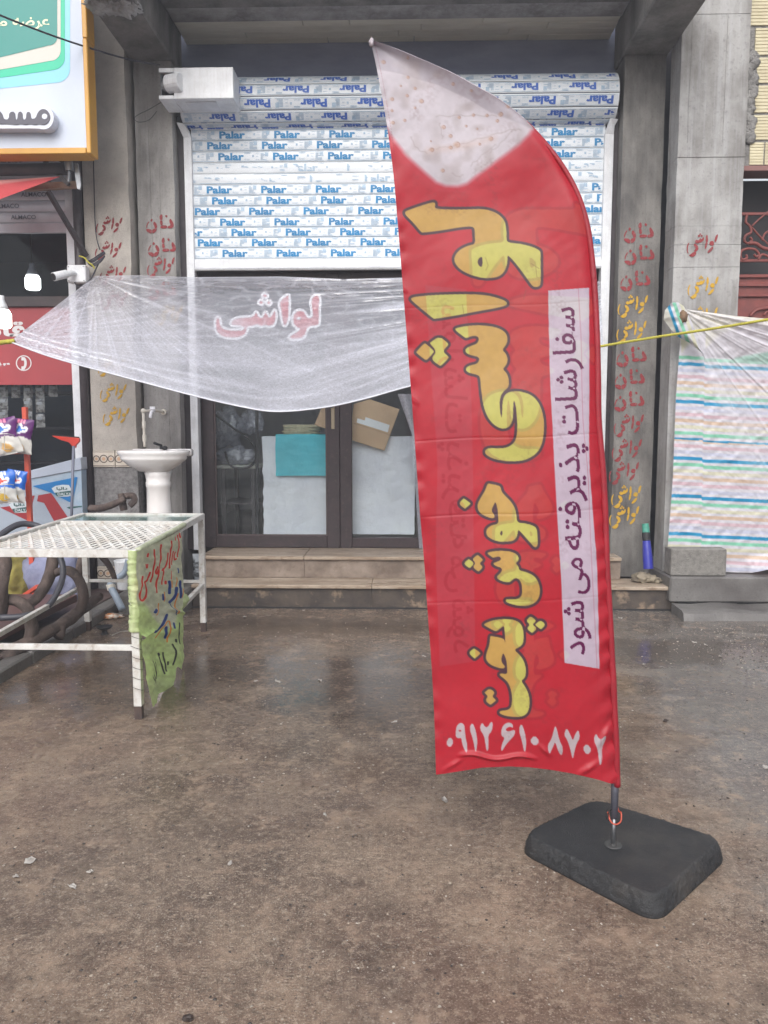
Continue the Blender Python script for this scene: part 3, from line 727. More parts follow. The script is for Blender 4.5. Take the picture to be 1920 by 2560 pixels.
boxo('bottom_rail', xm1+0.001, dx1-0.101, YD-0.028, YD+0.045, DZ0+0.004, DZ0+0.10, BROWN, dr, bevel=b_)
boxo('top_rail', dx0+0.116, xm0-0.001, YD-0.033, YD+0.045, DZ1-0.14, DZ1, BROWN, dr, bevel=b_)
boxo('top_rail', xm1+0.001, dx1-0.101, YD-0.028, YD+0.045, DZ1-0.14, DZ1, BROWN, dr, bevel=b_)
boxo('head', dx0-0.02, dx1+0.02, YD-0.02, YD+0.11, DZ1+0.002, DZ1+0.2, BROWN, dr)
pane = boxo('glass_pane', dx0+0.105, xm0+0.008, YD+0.004, YD+0.010, DZ0+0.11, DZ1-0.13, GLASS, dr, bevel=0)
pane2 = boxo('glass_pane', xm1-0.008, dx1-0.09, YD+0.004, YD+0.010, DZ0+0.09, DZ1-0.13, GLASS, dr, bevel=0)
BEAD = M('glazing_bead', (84, 70, 70), rough=0.4)
mb = MB()
for (a, b, z0, z1) in ((dx0+0.116, xm0-0.002, DZ0+0.116, DZ1-0.142),):
    mb.box(a, a+0.012, YD-0.012, YD+0.002, z0, z1).box(b-0.012, b, YD-0.012, YD+0.002, z0, z1).box(a+0.013, b-0.013, YD-0.012, YD+0.002, z0, z0+0.012)
obj('glazing_bead', mb, BEAD, dr)
hx = P(832, 1020, Y=YD-0.04).x; hz = P(832, 1042, Y=YD-0.04).z
hp = boxo('handle_plate', hx-0.018, hx+0.018, YD-0.045, YD-0.036, hz-0.115, hz+0.115, M('brass_satin', (150, 138, 118), rough=0.35, metal=0.8), dr, bevel=0.004)
obj('handle_lever', MB().tube([(hx, YD-0.046, hz+0.09), (hx, YD-0.085, hz+0.09), (hx-0.02, YD-0.088, hz+0.092), (hx-0.11, YD-0.088, hz+0.092)], 0.009, 8), STEEL, hp, smooth=True)
# poster-like red lettering with white outline stuck on the left pane
F_SC, F_O = 0.1929, (510, 700)
LAV = [[(1470, 165), (1520, 270), (1500, 300), (1505, 560), (1480, 600), (1350, 612), (1330, 700), (1290, 760), (1200, 780), (1110, 770), (1090, 740), (1130, 700), (1240, 640), (1200, 625), (1150, 580), (1140, 500), (1160, 420), (1220, 380), (1290, 390), (1330, 440), (1350, 480), (1400, 470), (1390, 380), (1370, 240)],
       [(1090, 175), (1112, 200), (1112, 450), (1090, 560), (1045, 618), (1010, 560), (985, 400), (962, 270)],
       [(925, 360), (945, 450), (935, 540), (900, 600), (840, 612), (790, 590), (740, 617), (690, 585), (620, 617), (570, 600), (560, 680), (510, 740), (400, 765), (260, 755), (170, 700), (140, 620), (140, 530), (160, 480), (200, 480), (215, 520), (220, 580), (260, 625), (340, 640), (520, 640), (480, 600), (400, 600), (340, 590), (345, 540), (400, 490), (500, 470), (630, 470), (660, 408), (690, 408), (720, 470), (750, 480), (775, 430), (800, 398), (830, 440), (850, 480), (880, 430)],
       [(790, 160), (845, 205), (790, 245), (740, 205)], [(740, 248), (788, 290), (740, 333), (688, 290)], [(838, 252), (888, 292), (840, 338), (792, 295)]]
decal('lettering', LAV, YD-0.001, M('sticker_red', (196, 44, 56), rough=0.4), pane, F_O, F_SC, 1)
mb = MB()
for pl in LAV:
    for q in ribbon2d(chaikin(pl, 1), 34, True): mb.poly([P(F_O[0]+p[0]*F_SC, F_O[1]+p[1]*F_SC, Y=YD-0.003) for p in q])
obj('lettering_outline', mb, M('sticker_white', (236, 234, 238), rough=0.4), pane, recalc=False)
hole = decal('lettering_outline', [[(1200, 495), (1230, 475), (1265, 490), (1250, 512), (1215, 515)]], YD-0.004, MATS['sticker_white'], pane, F_O, F_SC, 1)

# ------------------------------------------------------------------ things behind the door
CANV = M('white_canvas', (246, 246, 250), (238, 238, 246), rough=0.8, nscale=3, bump=0.5, bscale=9, dist=0.03)
def crate(px0, py0, px1, py1, Y, dep, label):
    a, b, z0, z1 = rect(px0, py0, px1, py1, Y)
    z0 = max(z0, 0.413); mb = MB(); nx, nz = 26, 34
    # cloth pulled over a chest: puckered faces
    def f(u, v, w):
        x = a+(b-a)*u; y = Y+dep*w; z = z0+(z1-z0)*v
        q = Vector((x*4, y*4, z*4)); d = mnoise.noise(q)*0.020+(0.5-abs(mnoise.noise(q*2.3)))*0.018+mnoise.noise(q*5.1)*0.005
        return (x+d*0.6, y+d, z+d*0.4*(v > 0.9))
    def sheet(g, n1, n2):
        k = len(mb.v)
        for i in range(n1+1):
            for j in range(n2+1): mb.v.append(g(i/n1, j/n2))
        for i in range(n1):
            for j in range(n2): q = k+i*(n2+1)+j; mb.f.append((q, q+n2+1, q+n2+2, q+1))
    sheet(lambda s_, t: f(s_, t, 0), nx, nz); sheet(lambda s_, t: f(0, t, s_), 4, nz); sheet(lambda s_, t: f(1, t, s_), 4, nz); sheet(lambda s_, t: f(s_, 1, t), nx, 4); sheet(lambda s_, t: f(s_, t, 1), nx, 4)
    bm = None
    return obj('covered_chest', mb, CANV, smooth=True, label=label, cat='chest'), a, b, z1
c1, ca, cb, cz = crate(655, 1092, 850, 1336, 7.48, 0.5, 'white cloth covered chest behind the left pane with a turquoise cloth over it')
crate(874, 1092, 1036, 1336, 7.46, 0.5, 'white cloth covered chest behind the right pane under the cardboard')
TURQ = M('turquoise_cloth', (96, 214, 228), (76, 200, 216), rough=0.75, nscale=6, stretch=(1, 1, 3), bump=0.5, bscale=14, dist=0.02)
a, b, z0, z1 = rect(690, 1090, 838, 1194, 7.452)
n1, n2 = 20, 22; G = np.zeros((n2, n1, 3))
for j in range(n2):
    for i in range(n1):
        u, v = i/(n1-1), j/(n2-1); x = a+(b-a)*u
        L_ = 0.75*v
        if L_ < 0.3: y, z = 7.452+0.3-L_, z1+0.006
        else: y, z = 7.452, z1+0.006-(L_-0.3)*(z1-z0)/0.45
        d = mnoise.noise(Vector((x*7, z*9, 3)))*0.008
        G[j, i] = (x+d, y+d-0.014, z+(d*0.5+0.012))
grid_obj('turquoise_cloth', G, TURQ, label='bright turquoise cloth draped over the white chest behind the door', cat='cloth')
CARD = M('cardboard', (224, 188, 150), (210, 174, 138), rough=0.8, nscale=5, bump=0.08, bscale=60)
cbx = thing('cardboard_sheet', P(920, 1100, Y=7.4), 'tilted brown cardboard box panel with torn white label behind the right pane', 'cardboard')
q = [P(x, y, Y=7.40) for x, y in ((928, 997), (999, 1023), (961, 1127), (874, 1099), (884, 1010))]
q[0] = P(924, 998, Y=7.40)
obj('panel', MB().prism(q, (0, 0.035, 0)), CARD, cbx, bevel=0.003)
decal('paper_label', [[(1170, 203), (1213, 216), (1218, 196), (1361, 243), (1350, 287), (1165, 228)]], 7.397, M('paper', (250, 250, 250), rough=0.8), cbx, (400, 960), 0.4219, 0)
obj('fold_line', MB().bar(P(884, 1058, Y=7.399), P(980, 1089, Y=7.399), 0.004, 0.003), M('cardboard_dark', (150, 118, 88), rough=0.9), cbx)
obj('cardboard_offcut', MB().prism([P(x, y, Y=7.44) for x, y in ((803, 1022), (838, 1012), (838, 1080), (786, 1062))], (0, 0.02, 0)), CARD, label='small cardboard offcut behind the door stile above the turquoise cloth', cat='cardboard')
STACK = M('bread_stack', (228, 216, 186), (200, 184, 150), rough=0.9, nscale=18, bump=0.5)
bs_ = thing('bread_stack', P(752, 1088, Y=7.6), 'stack of thin flat breads on the white chest inside', 'bread')
zz = cz+0.012
for k in range(7):
    cx_ = P(752, 1080, Y=7.62).x+random.uniform(-0.015, 0.015); mb = MB()
    mb.lathe([(0.02, 0), (0.155, 0.001), (0.165, 0.006), (0.155, 0.013), (0.02, 0.014)], (cx_, 7.66, zz), 20, 1.15, 0.7)
    mb.v = [(x, y, z+0.006*mnoise.noise(Vector((x*14, y*14, k)))) for x, y, z in mb.v]
    obj('flat_bread', mb, STACK, bs_, smooth=True); zz += 0.0155
BAG = film_mat('clear_bag_film', 0.25, 0.5)
def bag(px, py, Y, sz, seed, label, mat=BAG):
    c = P(px, py, Y=Y); mb = MB().lump(c, sz, 0.45, 2.2, 4, seed)
    o = obj('plastic_bag', mb, mat, smooth=True, label=label, cat='bag')
    at = o.data.attributes.new('wet', 'FLOAT', 'POINT'); at.data.foreach_set('value', np.clip(0.5+0.8*np.array([mnoise.noise(Vector(v.co)*16) for v in o.data.vertices]), 0, 1).astype(np.float32)); return o
bag(568, 1070, 7.75, (0.17, 0.14, 0.17), 1.3, 'bulging clear plastic bag hanging behind the left pane')
bag(590, 1140, 7.62, (0.19, 0.12, 0.085), 5.1, 'crumpled clear plastic bag on the work table inside')
bag(630, 1055, 7.9, (0.10, 0.10, 0.12), 9.4, 'small clear plastic bag beside the upright inside the door')
wt = thing('work_table', P(590, 1330, Y=7.7), 'low work table with pale top inside the door', 'table')
tz = P(580, 1163, Y=7.6).z; ta, tb = P(545, 1163, Y=7.6).x, P(648, 1163, Y=7.6).x
boxo('table_top', ta, tb, 7.52, 8.2, tz-0.03, tz, M('pale_top', (190, 190, 180), rough=0.5), wt)
for x in (ta+0.04, tb-0.08):
    for y in (7.56, 8.15): boxo('leg', x, x+0.04, y, y+0.04, 0.412, tz-0.031, DBROWN, wt)
boxo('shelf', ta+0.02, tb-0.02, 7.58, 8.14, 0.80, 0.82, DBROWN, wt)
obj('upright_pole', MB().tube([P(643, 1340, Y=7.46), P(642, 960, Y=7.46)], 0.016, 10), BLACK, label='black upright pole inside beside the white chest', cat='pole')
obj('rubber_hose', MB().tube(catmull([P(400+x*0.4219, 960+y*0.4219, Y=7.5) for x, y in ((325, 180), (440, 265), (535, 335), (570, 420), (545, 480), (480, 500), (415, 480), (385, 400))], 6), 0.011, 8), BLACK, smooth=True, label='thin black hose looping behind the left pane', cat='hose')
# clear film curtain at the right jamb
n1, n2 = 14, 60; G = np.zeros((n2, n1, 3)); wet = np.zeros((n2, n1))
for j in range(n2):
    v = j/(n2-1); yl = 985+v*(1372-985)
    xl_ = np.interp(yl, (985, 1086, 1372), (994, 1030, 1048)); xr_ = np.interp(yl, (985, 1086, 1372), (1075, 1080, 1095))
    for i in range(n1):
        u = i/(n1-1); p = P(xl_+(xr_-xl_)*u, yl, Y=YD-0.08-0.03*math.sin(u*9+v*3)); G[j, i] = p
        wet[j, i] = 0.35+0.4*(0.5+0.5*math.sin(u*14+v*2))
CURT = film_mat('curtain_film', 0.3, 0.75)
grid_obj('film_curtain', G, CURT, attrs={'wet': wet}, label='clear plastic film strip hanging at the right door jamb', cat='curtain')

# ------------------------------------------------------------------ stencilled words on the pillars
NAN = [[(487, 292), (500, 275), (528, 320), (533, 345), (520, 372), (470, 375), (470, 350), (500, 345), (490, 320)], [(392, 345), (460, 345), (460, 375), (388, 375)],
       [(383, 285), (380, 245), (410, 222), (412, 285)], [(383, 292), (412, 295), (412, 340), (388, 340)], [(440, 245), (455, 235), (470, 250), (455, 268)],
       [(228, 378), (290, 383), (290, 430), (262, 420), (238, 402)], [(297, 383), (352, 372), (335, 410), (300, 430)],
       [(232, 365), (235, 335), (260, 300), (268, 305), (245, 340), (240, 368)], [(308, 325), (322, 300), (345, 325), (355, 365), (328, 375), (322, 350)], [(278, 290), (292, 270), (307, 286), (292, 308)]]
LAVS = [[(1166, 333), (1160, 370), (1144, 412), (1128, 402), (1140, 352)], [(1108, 400), (1126, 410), (1122, 442), (1096, 444), (1078, 426), (1090, 404)], [(1120, 447), (1112, 482), (1078, 512), (1056, 508), (1086, 470)],
        [(1046, 345), (1064, 343), (1066, 408), (1042, 412)], [(1040, 416), (1064, 413), (1048, 472), (1032, 478)],
        [(936, 405), (953, 385), (972, 396), (988, 370), (1003, 386), (1018, 356), (1026, 385), (1002, 412), (975, 416), (955, 424)],
        [(962, 352), (976, 340), (988, 352), (976, 364)], [(990, 350), (1002, 338), (1014, 350), (1002, 362)], [(978, 336), (988, 324), (1000, 335), (989, 346)],
        [(930, 422), (966, 445), (970, 482), (942, 502), (924, 492), (948, 470), (926, 448)], [(884, 412), (868, 450), (864, 492), (874, 520), (860, 512), (852, 470), (864, 428)], [(878, 538), (928, 500), (948, 510), (935, 542), (902, 554), (872, 530)]]
def stencil(kind, cx_, cy_, w, Y, mat, parent, rot=0.0):
    src = NAN if kind == 'nan' else LAVS
    allp = np.array([p for pl in src for p in pl], float); lo, hi = allp.min(0), allp.max(0); k = w/(hi[0]-lo[0]); c = (lo+hi)/2
    ca_, sa_ = math.cos(rot), math.sin(rot)
    polys = []
    for pl in src:
        q = []; cc_ = np.mean(np.array(pl, float), 0); pl = [cc_+(np.array(p)-cc_)*1.06 for p in pl]
        for p in pl:
            dx, dy = (p[0]-c[0])*k+random.uniform(-.25, .25), (p[1]-c[1])*k*1.04+random.uniform(-.25, .25)
            q.append((cx_+dx*ca_-dy*sa_, cy_+dx*sa_+dy*ca_))
        polys.append(q)
    return decal('stencilled_word', polys, Y-0.0045, mat, parent, smooth=1)
R7 = lambda x, y: (1500+x*0.2532, 500+y*0.2532)
R8 = lambda x, y: (1500+x*0.2532, 1000+y*0.2532)
for kd, c_, m_ in (('nan', R7(382, 322), RED_ST), ('nan', R7(388, 540), RED_ST), ('nan', R7(347, 795), RED_ST), ('lav', R7(325, 1048), YEL_ST), ('lav', R7(312, 1298), YEL_ST),
                   ('nan', R7(310, 1545), RED_ST), ('nan', R7(292, 1765), RED_ST), ('nan', R7(288, 1985), RED_ST), ('lav', R8(285, 250), RED_ST), ('lav', R8(265, 495), RED_ST), ('lav', R8(238, 720), RED_ST), ('lav', R8(260, 952), YEL_ST), ('lav', R8(240, 1155), YEL_ST)):
    stencil(kd, *c_, 76 if kd == 'nan' else 77, YP, m_, pl_r, -0.03)
C2 = lambda x, y: (x*0.2893, 400+y*0.2893)
for kd, c_, m_ in (('nan', C2(1380, 550), RED_ST), ('nan', C2(1398, 752), RED_ST), ('lav', C2(1390, 925), RED_ST), ('nan', C2(1400, 1130), RED_ST), ('lav', C2(1460, 1340), YEL_ST)):
    stencil(kd, *c_, 70, YP, m_, pl_l, -0.02)

# ------------------------------------------------------------------ plastered pier to the left of the gap
YPL = 6.88
pier = thing('plastered_pier', P(275, 1500, Y=YPL), 'plastered pier with patterned tile bands between shop window and washbasin', 'pillar')
pa0, pa1 = P(216, 700, Y=YPL).x, P(329, 700, Y=YPL).x
zt1, zt0 = P(275, 1126, Y=YPL).z, P(275, 1168, Y=YPL).z
zu1, zu0 = P(275, 1416, Y=YPL).z, P(275, 1450, Y=YPL).z
mb = MB(); n = 44
for i in range(n+1):
    z = zt1+(ZT+0.6-zt1)*i/n
    for k, (x, y) in enumerate(((pa0, YPL), (pa1, YPL), (pa1, YPL+0.4), (pa0, YPL+0.4))):
        j = mnoise.noise(Vector((k*7.7, z*5, 9)))*0.010+mnoise.noise(Vector((k*7.7, z*19, 2)))*0.005
        mb.v.append((x+(j if k in (1, 2) else 0), y, z))
for i in range(n):
    for k in range(4): a = i*4+k; b = i*4+(k+1) % 4; mb.f.append((a, b, b+4, a+4))
mb.f += [(3, 2, 1, 0), tuple(n*4+k for k in range(4))]
obj('plaster_coat', mb, PLASTER, pier)
boxo('pebble_render', pa0, pa1, YPL+0.004, YPL+0.4, zu1, zt0, PEBBLE, pier)
boxo('pebble_render', pa0, pa1, YPL+0.004, YPL+0.4, -0.02, zu0, PEBBLE, pier)
TILE = M('cream_tile', (212, 204, 192), (196, 186, 172), rough=0.25, nscale=6); RING = M('tile_ring', (92, 76, 70), rough=0.3); RING2 = M('tile_tan', (196, 160, 130), rough=0.3)
for zz0, zz1 in ((zt0, zt1), (zu0, zu1)):
    w = (pa1-pa0)/2-0.003
    for k in range(2):
        xa = pa0+k*(w+0.006); t = boxo('band_tile', xa, xa+w, YPL-0.008, YPL+0.3, zz0+0.002, zz1-0.002, TILE, pier, bevel=0.003)
        rb, rt = MB(), MB()
        for e in (0.012, zz1-zz0-0.016): rb.box(xa+0.002, xa+w-0.002, YPL-0.0095, YPL-0.0085, zz0+e, zz0+e+0.005)
        for j in range(3):
            c_ = (xa+w*(j+0.5)/3, (zz0+zz1)/2); r_ = w/6*(1.0 if (j+k) % 2 else 0.82)
            for q in ribbon2d([(c_[0]+math.cos(t_)*r_, c_[1]+math.sin(t_)*r_) for t_ in np.linspace(0, 2*math.pi, 17)[:-1]], 0.009, True): rb.poly([(p[0], YPL-0.0095, p[1]) for p in q])
            rt.poly([(c_[0]+math.cos(t_)*r_*0.5, YPL-0.0098, c_[1]+math.sin(t_)*r_*0.5) for t_ in np.linspace(0, 2*math.pi, 13)[:-1]])
        obj('tile_pattern', rb, RING, t, recalc=False, kind='stuff'); obj('tile_pattern', rt, RING2, t, recalc=False, kind='stuff')
for c_, m_ in ((C2(943, 570), RED_ST), (C2(935, 785), RED_ST), (C2(975, 995), RED_ST), (C2(985, 1215), RED_ST), (C2(960, 1790), YEL_ST), (C2(978, 2010), YEL_ST), (C2(1002, 2215), YEL_ST)):
    stencil('lav', *c_, 66, YPL, m_, pier, 0.03)
# recess walls coloured dark to stand for the shade in the gaps
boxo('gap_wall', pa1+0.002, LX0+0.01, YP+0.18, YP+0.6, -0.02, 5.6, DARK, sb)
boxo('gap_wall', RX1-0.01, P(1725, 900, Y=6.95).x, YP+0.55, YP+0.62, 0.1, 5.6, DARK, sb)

# ------------------------------------------------------------------ washbasin
YB = 6.42
sx = P(384, 1130, Y=YB).x; szr = P(384, 1127, Y=YB).z
pz = 0.45
boxo('concrete_plinth', sx-0.2, LX1-0.02, 6.25, 6.86, -0.02, pz, CONC_D, label='small concrete plinth under the washbasin pedestal', cat='plinth', bevel=0.012)
sk = thing('washbasin', (sx, YB, pz), 'white porcelain pedestal washbasin standing against the concrete pillar', 'washbasin')
rim = 0.292
prof_o = [(0.10, -0.175), (0.14, -0.165), (0.21, -0.12), (0.262, -0.075), (0.272, -0.06), (0.268, -0.05), (0.288, -0.03), (0.295, -0.012), (0.292, 0.0), (0.275, 0.006), (0.25, 0.0), (0.235, -0.02), (0.2, -0.07), (0.12, -0.11), (0.02, -0.115)]
mb = MB().lathe(prof_o, (sx, YB, szr), 40, 1.03, 0.72)
mb.v = [(x, max(y, y if y < YB+0.1 else YB+0.1+(y-YB-0.1)*1.2), z) for x, y, z in mb.v]
obj('bowl', mb, PORC, sk, smooth=True)
boxo('back_ledge', sx-0.25, sx+0.27, YB+0.17, YB+0.26, szr-0.05, szr+0.012, PORC, sk, bevel=0.012)
ph = szr-0.16-pz
obj('pedestal', MB().lathe([(0.135, 0), (0.125, 0.04), (0.108, ph*0.35), (0.1, ph*0.62), (0.098, ph*0.80), (0.104, ph*0.81), (0.104, ph*0.86), (0.099, ph*0.87), (0.105, ph*0.93), (0.12, ph)], (sx-0.0+P(395, 1300, Y=YB).x-sx, YB+0.04, pz), 28), PORC, sk, smooth=True)
obj('basin_tap', MB().tube([(sx+0.02, YB+0.15, szr+0.01), (sx+0.02, YB+0.15, szr+0.035)], 0.016, 10).tube([(sx+0.02, YB+0.15, szr+0.04), (sx-0.02, YB+0.08, szr+0.065)], 0.012, 8).lump((sx+0.05, YB+0.15, szr+0.02), (0.025, 0.02, 0.018), 0.2), BLACK, sk, smooth=True)
wp = thing('water_pipe', P(362, 1120, Y=6.7), 'white plastic water pipe with garden tap above the washbasin', 'pipe')
YW = 6.72
pp = [P(*C2(1252, 2100+20*0+575*1.0), Y=YW)]
pA, pB, pC = P(362, 1118, Y=YW), P(358, 1027, Y=YW), P(408, 1030, Y=YW+0.25)
obj('riser_pipe', MB().tube(catmull([pA, (pA+pB)/2, pB+Vector((0, 0, -0.04)), pB, pB+Vector((0.03, 0.01, 0.0)), P(385, 1026, Y=YW+0.12), pC], 5), 0.0125, 10), PVC, wp, smooth=True)
for t in (0.25, 0.62):
    c_ = pA.lerp(pB, t); obj('pipe_coupling', MB().tube([c_+Vector((0, 0, -0.03)), c_+Vector((0, 0, 0.03))], 0.017, 10), PVC, wp)
obj('pipe_elbow', MB().lump(pB, (0.022, 0.022, 0.022), 0.0), PVC, wp, smooth=True)
tc_ = P(385, 1028, Y=YW+0.08)
obj('tap_body', MB().tube(catmull([tc_, tc_+Vector((0.0, -0.03, 0)), tc_+Vector((-0.005, -0.06, -0.012)), tc_+Vector((-0.01, -0.075, -0.06))], 4), [0.014]*12+[0.012], 10).box(tc_.x-0.022, tc_.x+0.022, tc_.y-0.045, tc_.y-0.03, tc_.z+0.014, tc_.z+0.04), M('tap_white', (238, 238, 244), rough=0.25), wp, smooth=False)
obj('wall_flange', MB().tube([pC, pC+Vector((0, 0.05, 0))], 0.026, 12), PVC, wp)
# blue-grey waste pipe below
wpz = [P(322, 1400, Y=6.2), P(312, 1432, Y=6.18), P(284, 1452, Y=6.16), P(277, 1466, Y=6.15), P(290, 1492, Y=6.1), P(306, 1524, Y=6.02)]
dp = thing('waste_pipe', P(306, 1526, Z=0.0), 'pale blue plastic waste pipe bending down to the ground', 'pipe')
obj('pipe_run', MB().tube(catmull(wpz, 5), 0.029, 12), M('blue_grey_pvc', (156, 170, 186), (132, 144, 158), rough=0.35, nscale=8), dp, smooth=True)
obj('pipe_collar', MB().tube([wpz[3]+Vector((-0.004, 0, 0.02)), wpz[3]+Vector((0.008, 0, -0.025))], 0.035, 12), PVC, dp)
bk = P(306, 1422, Y=6.3)
obj('white_bucket', MB().lathe([(0.07, 0), (0.075, 0.01), (0.095, 0.24), (0.1, 0.25), (0.092, 0.245), (0.07, 0.015)], (P(306, 1530, Y=6.3).x, 6.42, 0.18), 20), WHITE, smooth=True, label='white plastic bucket behind the green cloth on the table', cat='bucket')
boxo('broken_slab', P(300, 1480, Y=6.3).x, -1.84, 6.24, 6.7, -0.02, 0.178, CONC_D, label='rough concrete slab beside the lowest step', cat='slab', bevel=0.02)

# ------------------------------------------------------------------ left-hand shop
YL = 6.95
ls = thing('left_shop', P(80, 1500, Y=YL), 'neighbouring shop front with white frame and dark window', 'building')
fx0, fx1 = P(180, 800, Y=YL).x, P(200, 800, Y=YL).x
boxo('window_frame', fx0-0.0, fx1, YL-0.05, YL+0.05, 0.086, P(170, 545, Y=YL).z+0.5, ALU, ls, bevel=0.003)
obj('downpipe', MB().tube([((fx1+pa0)/2+0.0, YL-0.08, 0.09), ((fx1+pa0)/2-0.0, YL-0.08, 5.4)], 0.04, 12), DBROWN, ls, smooth=True)
boxo('jamb_strip', fx1+0.002, pa0-0.002, YL-0.03, YL+0.3, 0.086, 5.5, DBROWN, ls)
zsh = P(90, 585, Y=YL).z; zhd = P(90, 742, Y=YL).z; zhd2 = P(90, 768, Y=YL).z; zrb = P(90, 962, Y=YL).z
boxo('window_header', -6.5, fx0-0.002, YL-0.035, YL+0.05, zhd2, zhd, BROWN, ls)
boxo('window_pane', -6.5, fx0-0.002, YL+0.01, YL+0.016, zhd+0.001, zsh+0.1, GLASS_D, ls, bevel=0)
lp = boxo('window_pane', -6.5, fx0-0.002, YL+0.01, YL+0.016, 0.16, zhd2-0.001, GLASS_D, ls, bevel=0)
boxo('window_sill', -6.5, fx0-0.002, YL-0.04, YL+0.06, 0.084, 0.158, ALU, ls)
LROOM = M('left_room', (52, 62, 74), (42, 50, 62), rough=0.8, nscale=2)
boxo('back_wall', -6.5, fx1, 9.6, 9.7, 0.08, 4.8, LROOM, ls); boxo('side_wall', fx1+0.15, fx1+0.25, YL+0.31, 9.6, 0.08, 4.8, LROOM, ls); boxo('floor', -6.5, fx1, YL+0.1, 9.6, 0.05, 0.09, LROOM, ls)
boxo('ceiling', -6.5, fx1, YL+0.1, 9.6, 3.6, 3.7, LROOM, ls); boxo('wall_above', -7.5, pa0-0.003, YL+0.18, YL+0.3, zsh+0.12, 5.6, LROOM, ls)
# shelves inside with dark goods
for k, zz in enumerate((0.75, 1.15, 1.55, 1.95)):
    boxo('shelf', -6.0, fx0-0.35, 8.7, 9.1, zz, zz+0.03, DBROWN, ls)
SHB = [M('goods_%s' % n_, c_, rough=0.5) for n_, c_ in (('brown', (96, 80, 66)), ('grey', (110, 112, 118)), ('tan', (136, 118, 92)), ('blue', (60, 74, 110)), ('red', (110, 54, 52)))]
gi = 0
for zz in (0.78, 1.18, 1.58, 1.98):
    x = -3.75
    while x < fx0-0.45:
        w = random.uniform(0.09, 0.2); h = random.uniform(0.15, 0.3)
        o = boxo('goods_box', x, x+w-0.01, 8.72, 8.95, zz+0.001, zz+h, SHB[gi % 5], bevel=0.006, label='boxed goods on the shelves deep inside the left-hand shop', cat='box', group='boxed goods on the inside shelves'); gi += 1; x += w+0.01
# red banner on the window
rbn = thing('window_banner', P(90, 960, Y=YL-0.006), 'dark red banner on the left shop window with white phone symbol', 'banner')
REDB = M('banner_red', (158, 56, 62), (146, 50, 58), rough=0.45, nscale=2)
WTX = M('banner_white', (206, 204, 206), rough=0.5)
boxo('banner_sheet', -6.4, fx0-0.004, YL-0.004, YL+0.002, zrb, zhd2-0.002, REDB, rbn, bevel=0)
mb = MB(); ph_c = (205*0.2893, 400+1755*0.2893); ph_r = 63*0.2893
for q in ribbon2d([(ph_c[0]+math.cos(t)*ph_r, ph_c[1]+math.sin(t)*ph_r) for t in np.linspace(0, 2*math.pi, 33)[:-1]], 2.6, True): mb.poly([P(*p, Y=YL-0.006) for p in q])
for q in ribbon2d(chaikin([(195, 1712), (215, 1720), (222, 1755), (215, 1790), (195, 1803)], 2, False), 22): mb.poly([P(p[0]*.2893, 400+p[1]*.2893, Y=YL-0.006) for p in q])
for c_ in ((200, 1718), (200, 1798)): mb.poly([P((c_[0]+dx)*.2893, 400+(c_[1]+dy)*.2893, Y=YL-0.007) for dx, dy in ((-14, -16), (16, -12), (14, 14), (-16, 14))])
obj('phone_symbol', mb, WTX, rbn, recalc=False)
fit_text('\u06f3', px_fn(YL-0.006), (-6, 400+1815*.2893, 24, 400+1735*.2893), 0.03).f
obj('digit', fit_text('\u06f3', px_fn(YL-0.006), (-6, 400+1815*.2893, 25, 400+1738*.2893), 0.03), WTX, rbn, recalc=False)
obj('lettering', fit_text('\ufee3\ufe8e\ufed7', px_fn(YL-0.006), (-40, 400+1525*.2893, 62, 400+1395*.2893), 0.04), WTX, rbn, recalc=False)
# grey shutter of the left-hand shop
gs = thing('grey_shutter', P(90, 560, Y=YL), 'grey slatted shutter with faded maker lettering above the left window', 'shutter')
ztop2 = P(90, 380, Y=YL).z; pitch = 92*0.2893/F*YL*1.0; zz = zsh+0.09; row = 0
boxo('bottom_bar', -5.5, fx0-0.004, YL-0.03, YL+0.0, zsh, zsh+0.088, GSLAT, gs, bevel=0.006)
av, af = text_polys('ALMACO', 0.012); av[:, 0] -= av[:, 0].min()
while zz < ztop2+0.5:
    mbs = slat_mesh(5.5+fx0-0.004, pitch); so = obj('slat', place(mbs, (-5.5, YL-0.012, zz+pitch/2)), GSLAT, gs, smooth=True, recalc=False)
    mb = MB(); x = -5.2+(row % 2)*0.15+0.05*(row % 3)
    while x < fx0-0.3:
        k = len(mb.v); mb.v += [(x+p[0]*0.054, YL-0.027, zz+pitch*0.32+p[1]*0.052) for p in av]; mb.f += [tuple(k+i for i in q) for q in af]; x += 0.345
    obj('small_print', mb, INK_D, so, recalc=False, kind='stuff'); zz += pitch; row += 1
# awning rail, arms and red fabric
aw = thing('folded_awning', P(90, 440, Y=6.55), 'folded red awning on a brown tube below the yellow framed sign', 'awning')
YA = 6.5
obj('roller_tube', MB().tube([P(-200, 428, Y=YA), P(168, 422, Y=YA)], 0.047, 14), DBROWN, aw, smooth=True)
obj('support_arm', MB().bar(P(118, 385, Y=YA+0.1), P(114, 415, Y=YA), 0.035), DBROWN, aw); obj('support_arm', MB().bar(P(128, 385, Y=YA+0.2), P(172, 412, Y=YA), 0.03), DBROWN, aw)
obj('support_arm', MB().bar(P(150, 440, Y=YA), P(172, 462, Y=YA), 0.03), DBROWN, aw)
obj('end_plate', MB().prism([P(*C2(x, y-1382), Y=YA-0.03) for x, y in ((640, 1400), (670, 1410), (690, 1500), (700, 1600), (690, 1640), (665, 1630), (640, 1480))], (0, 0.02, 0)), STEEL, aw, bevel=0.002)
obj('crank_gear', MB().tube([P(172, 405, Y=YA-0.05), P(174, 428, Y=YA-0.05)], 0.035, 12).tube([P(173, 428, Y=YA-0.05), P(171, 455, Y=YA-0.05)], 0.014, 8), STEEL, aw)
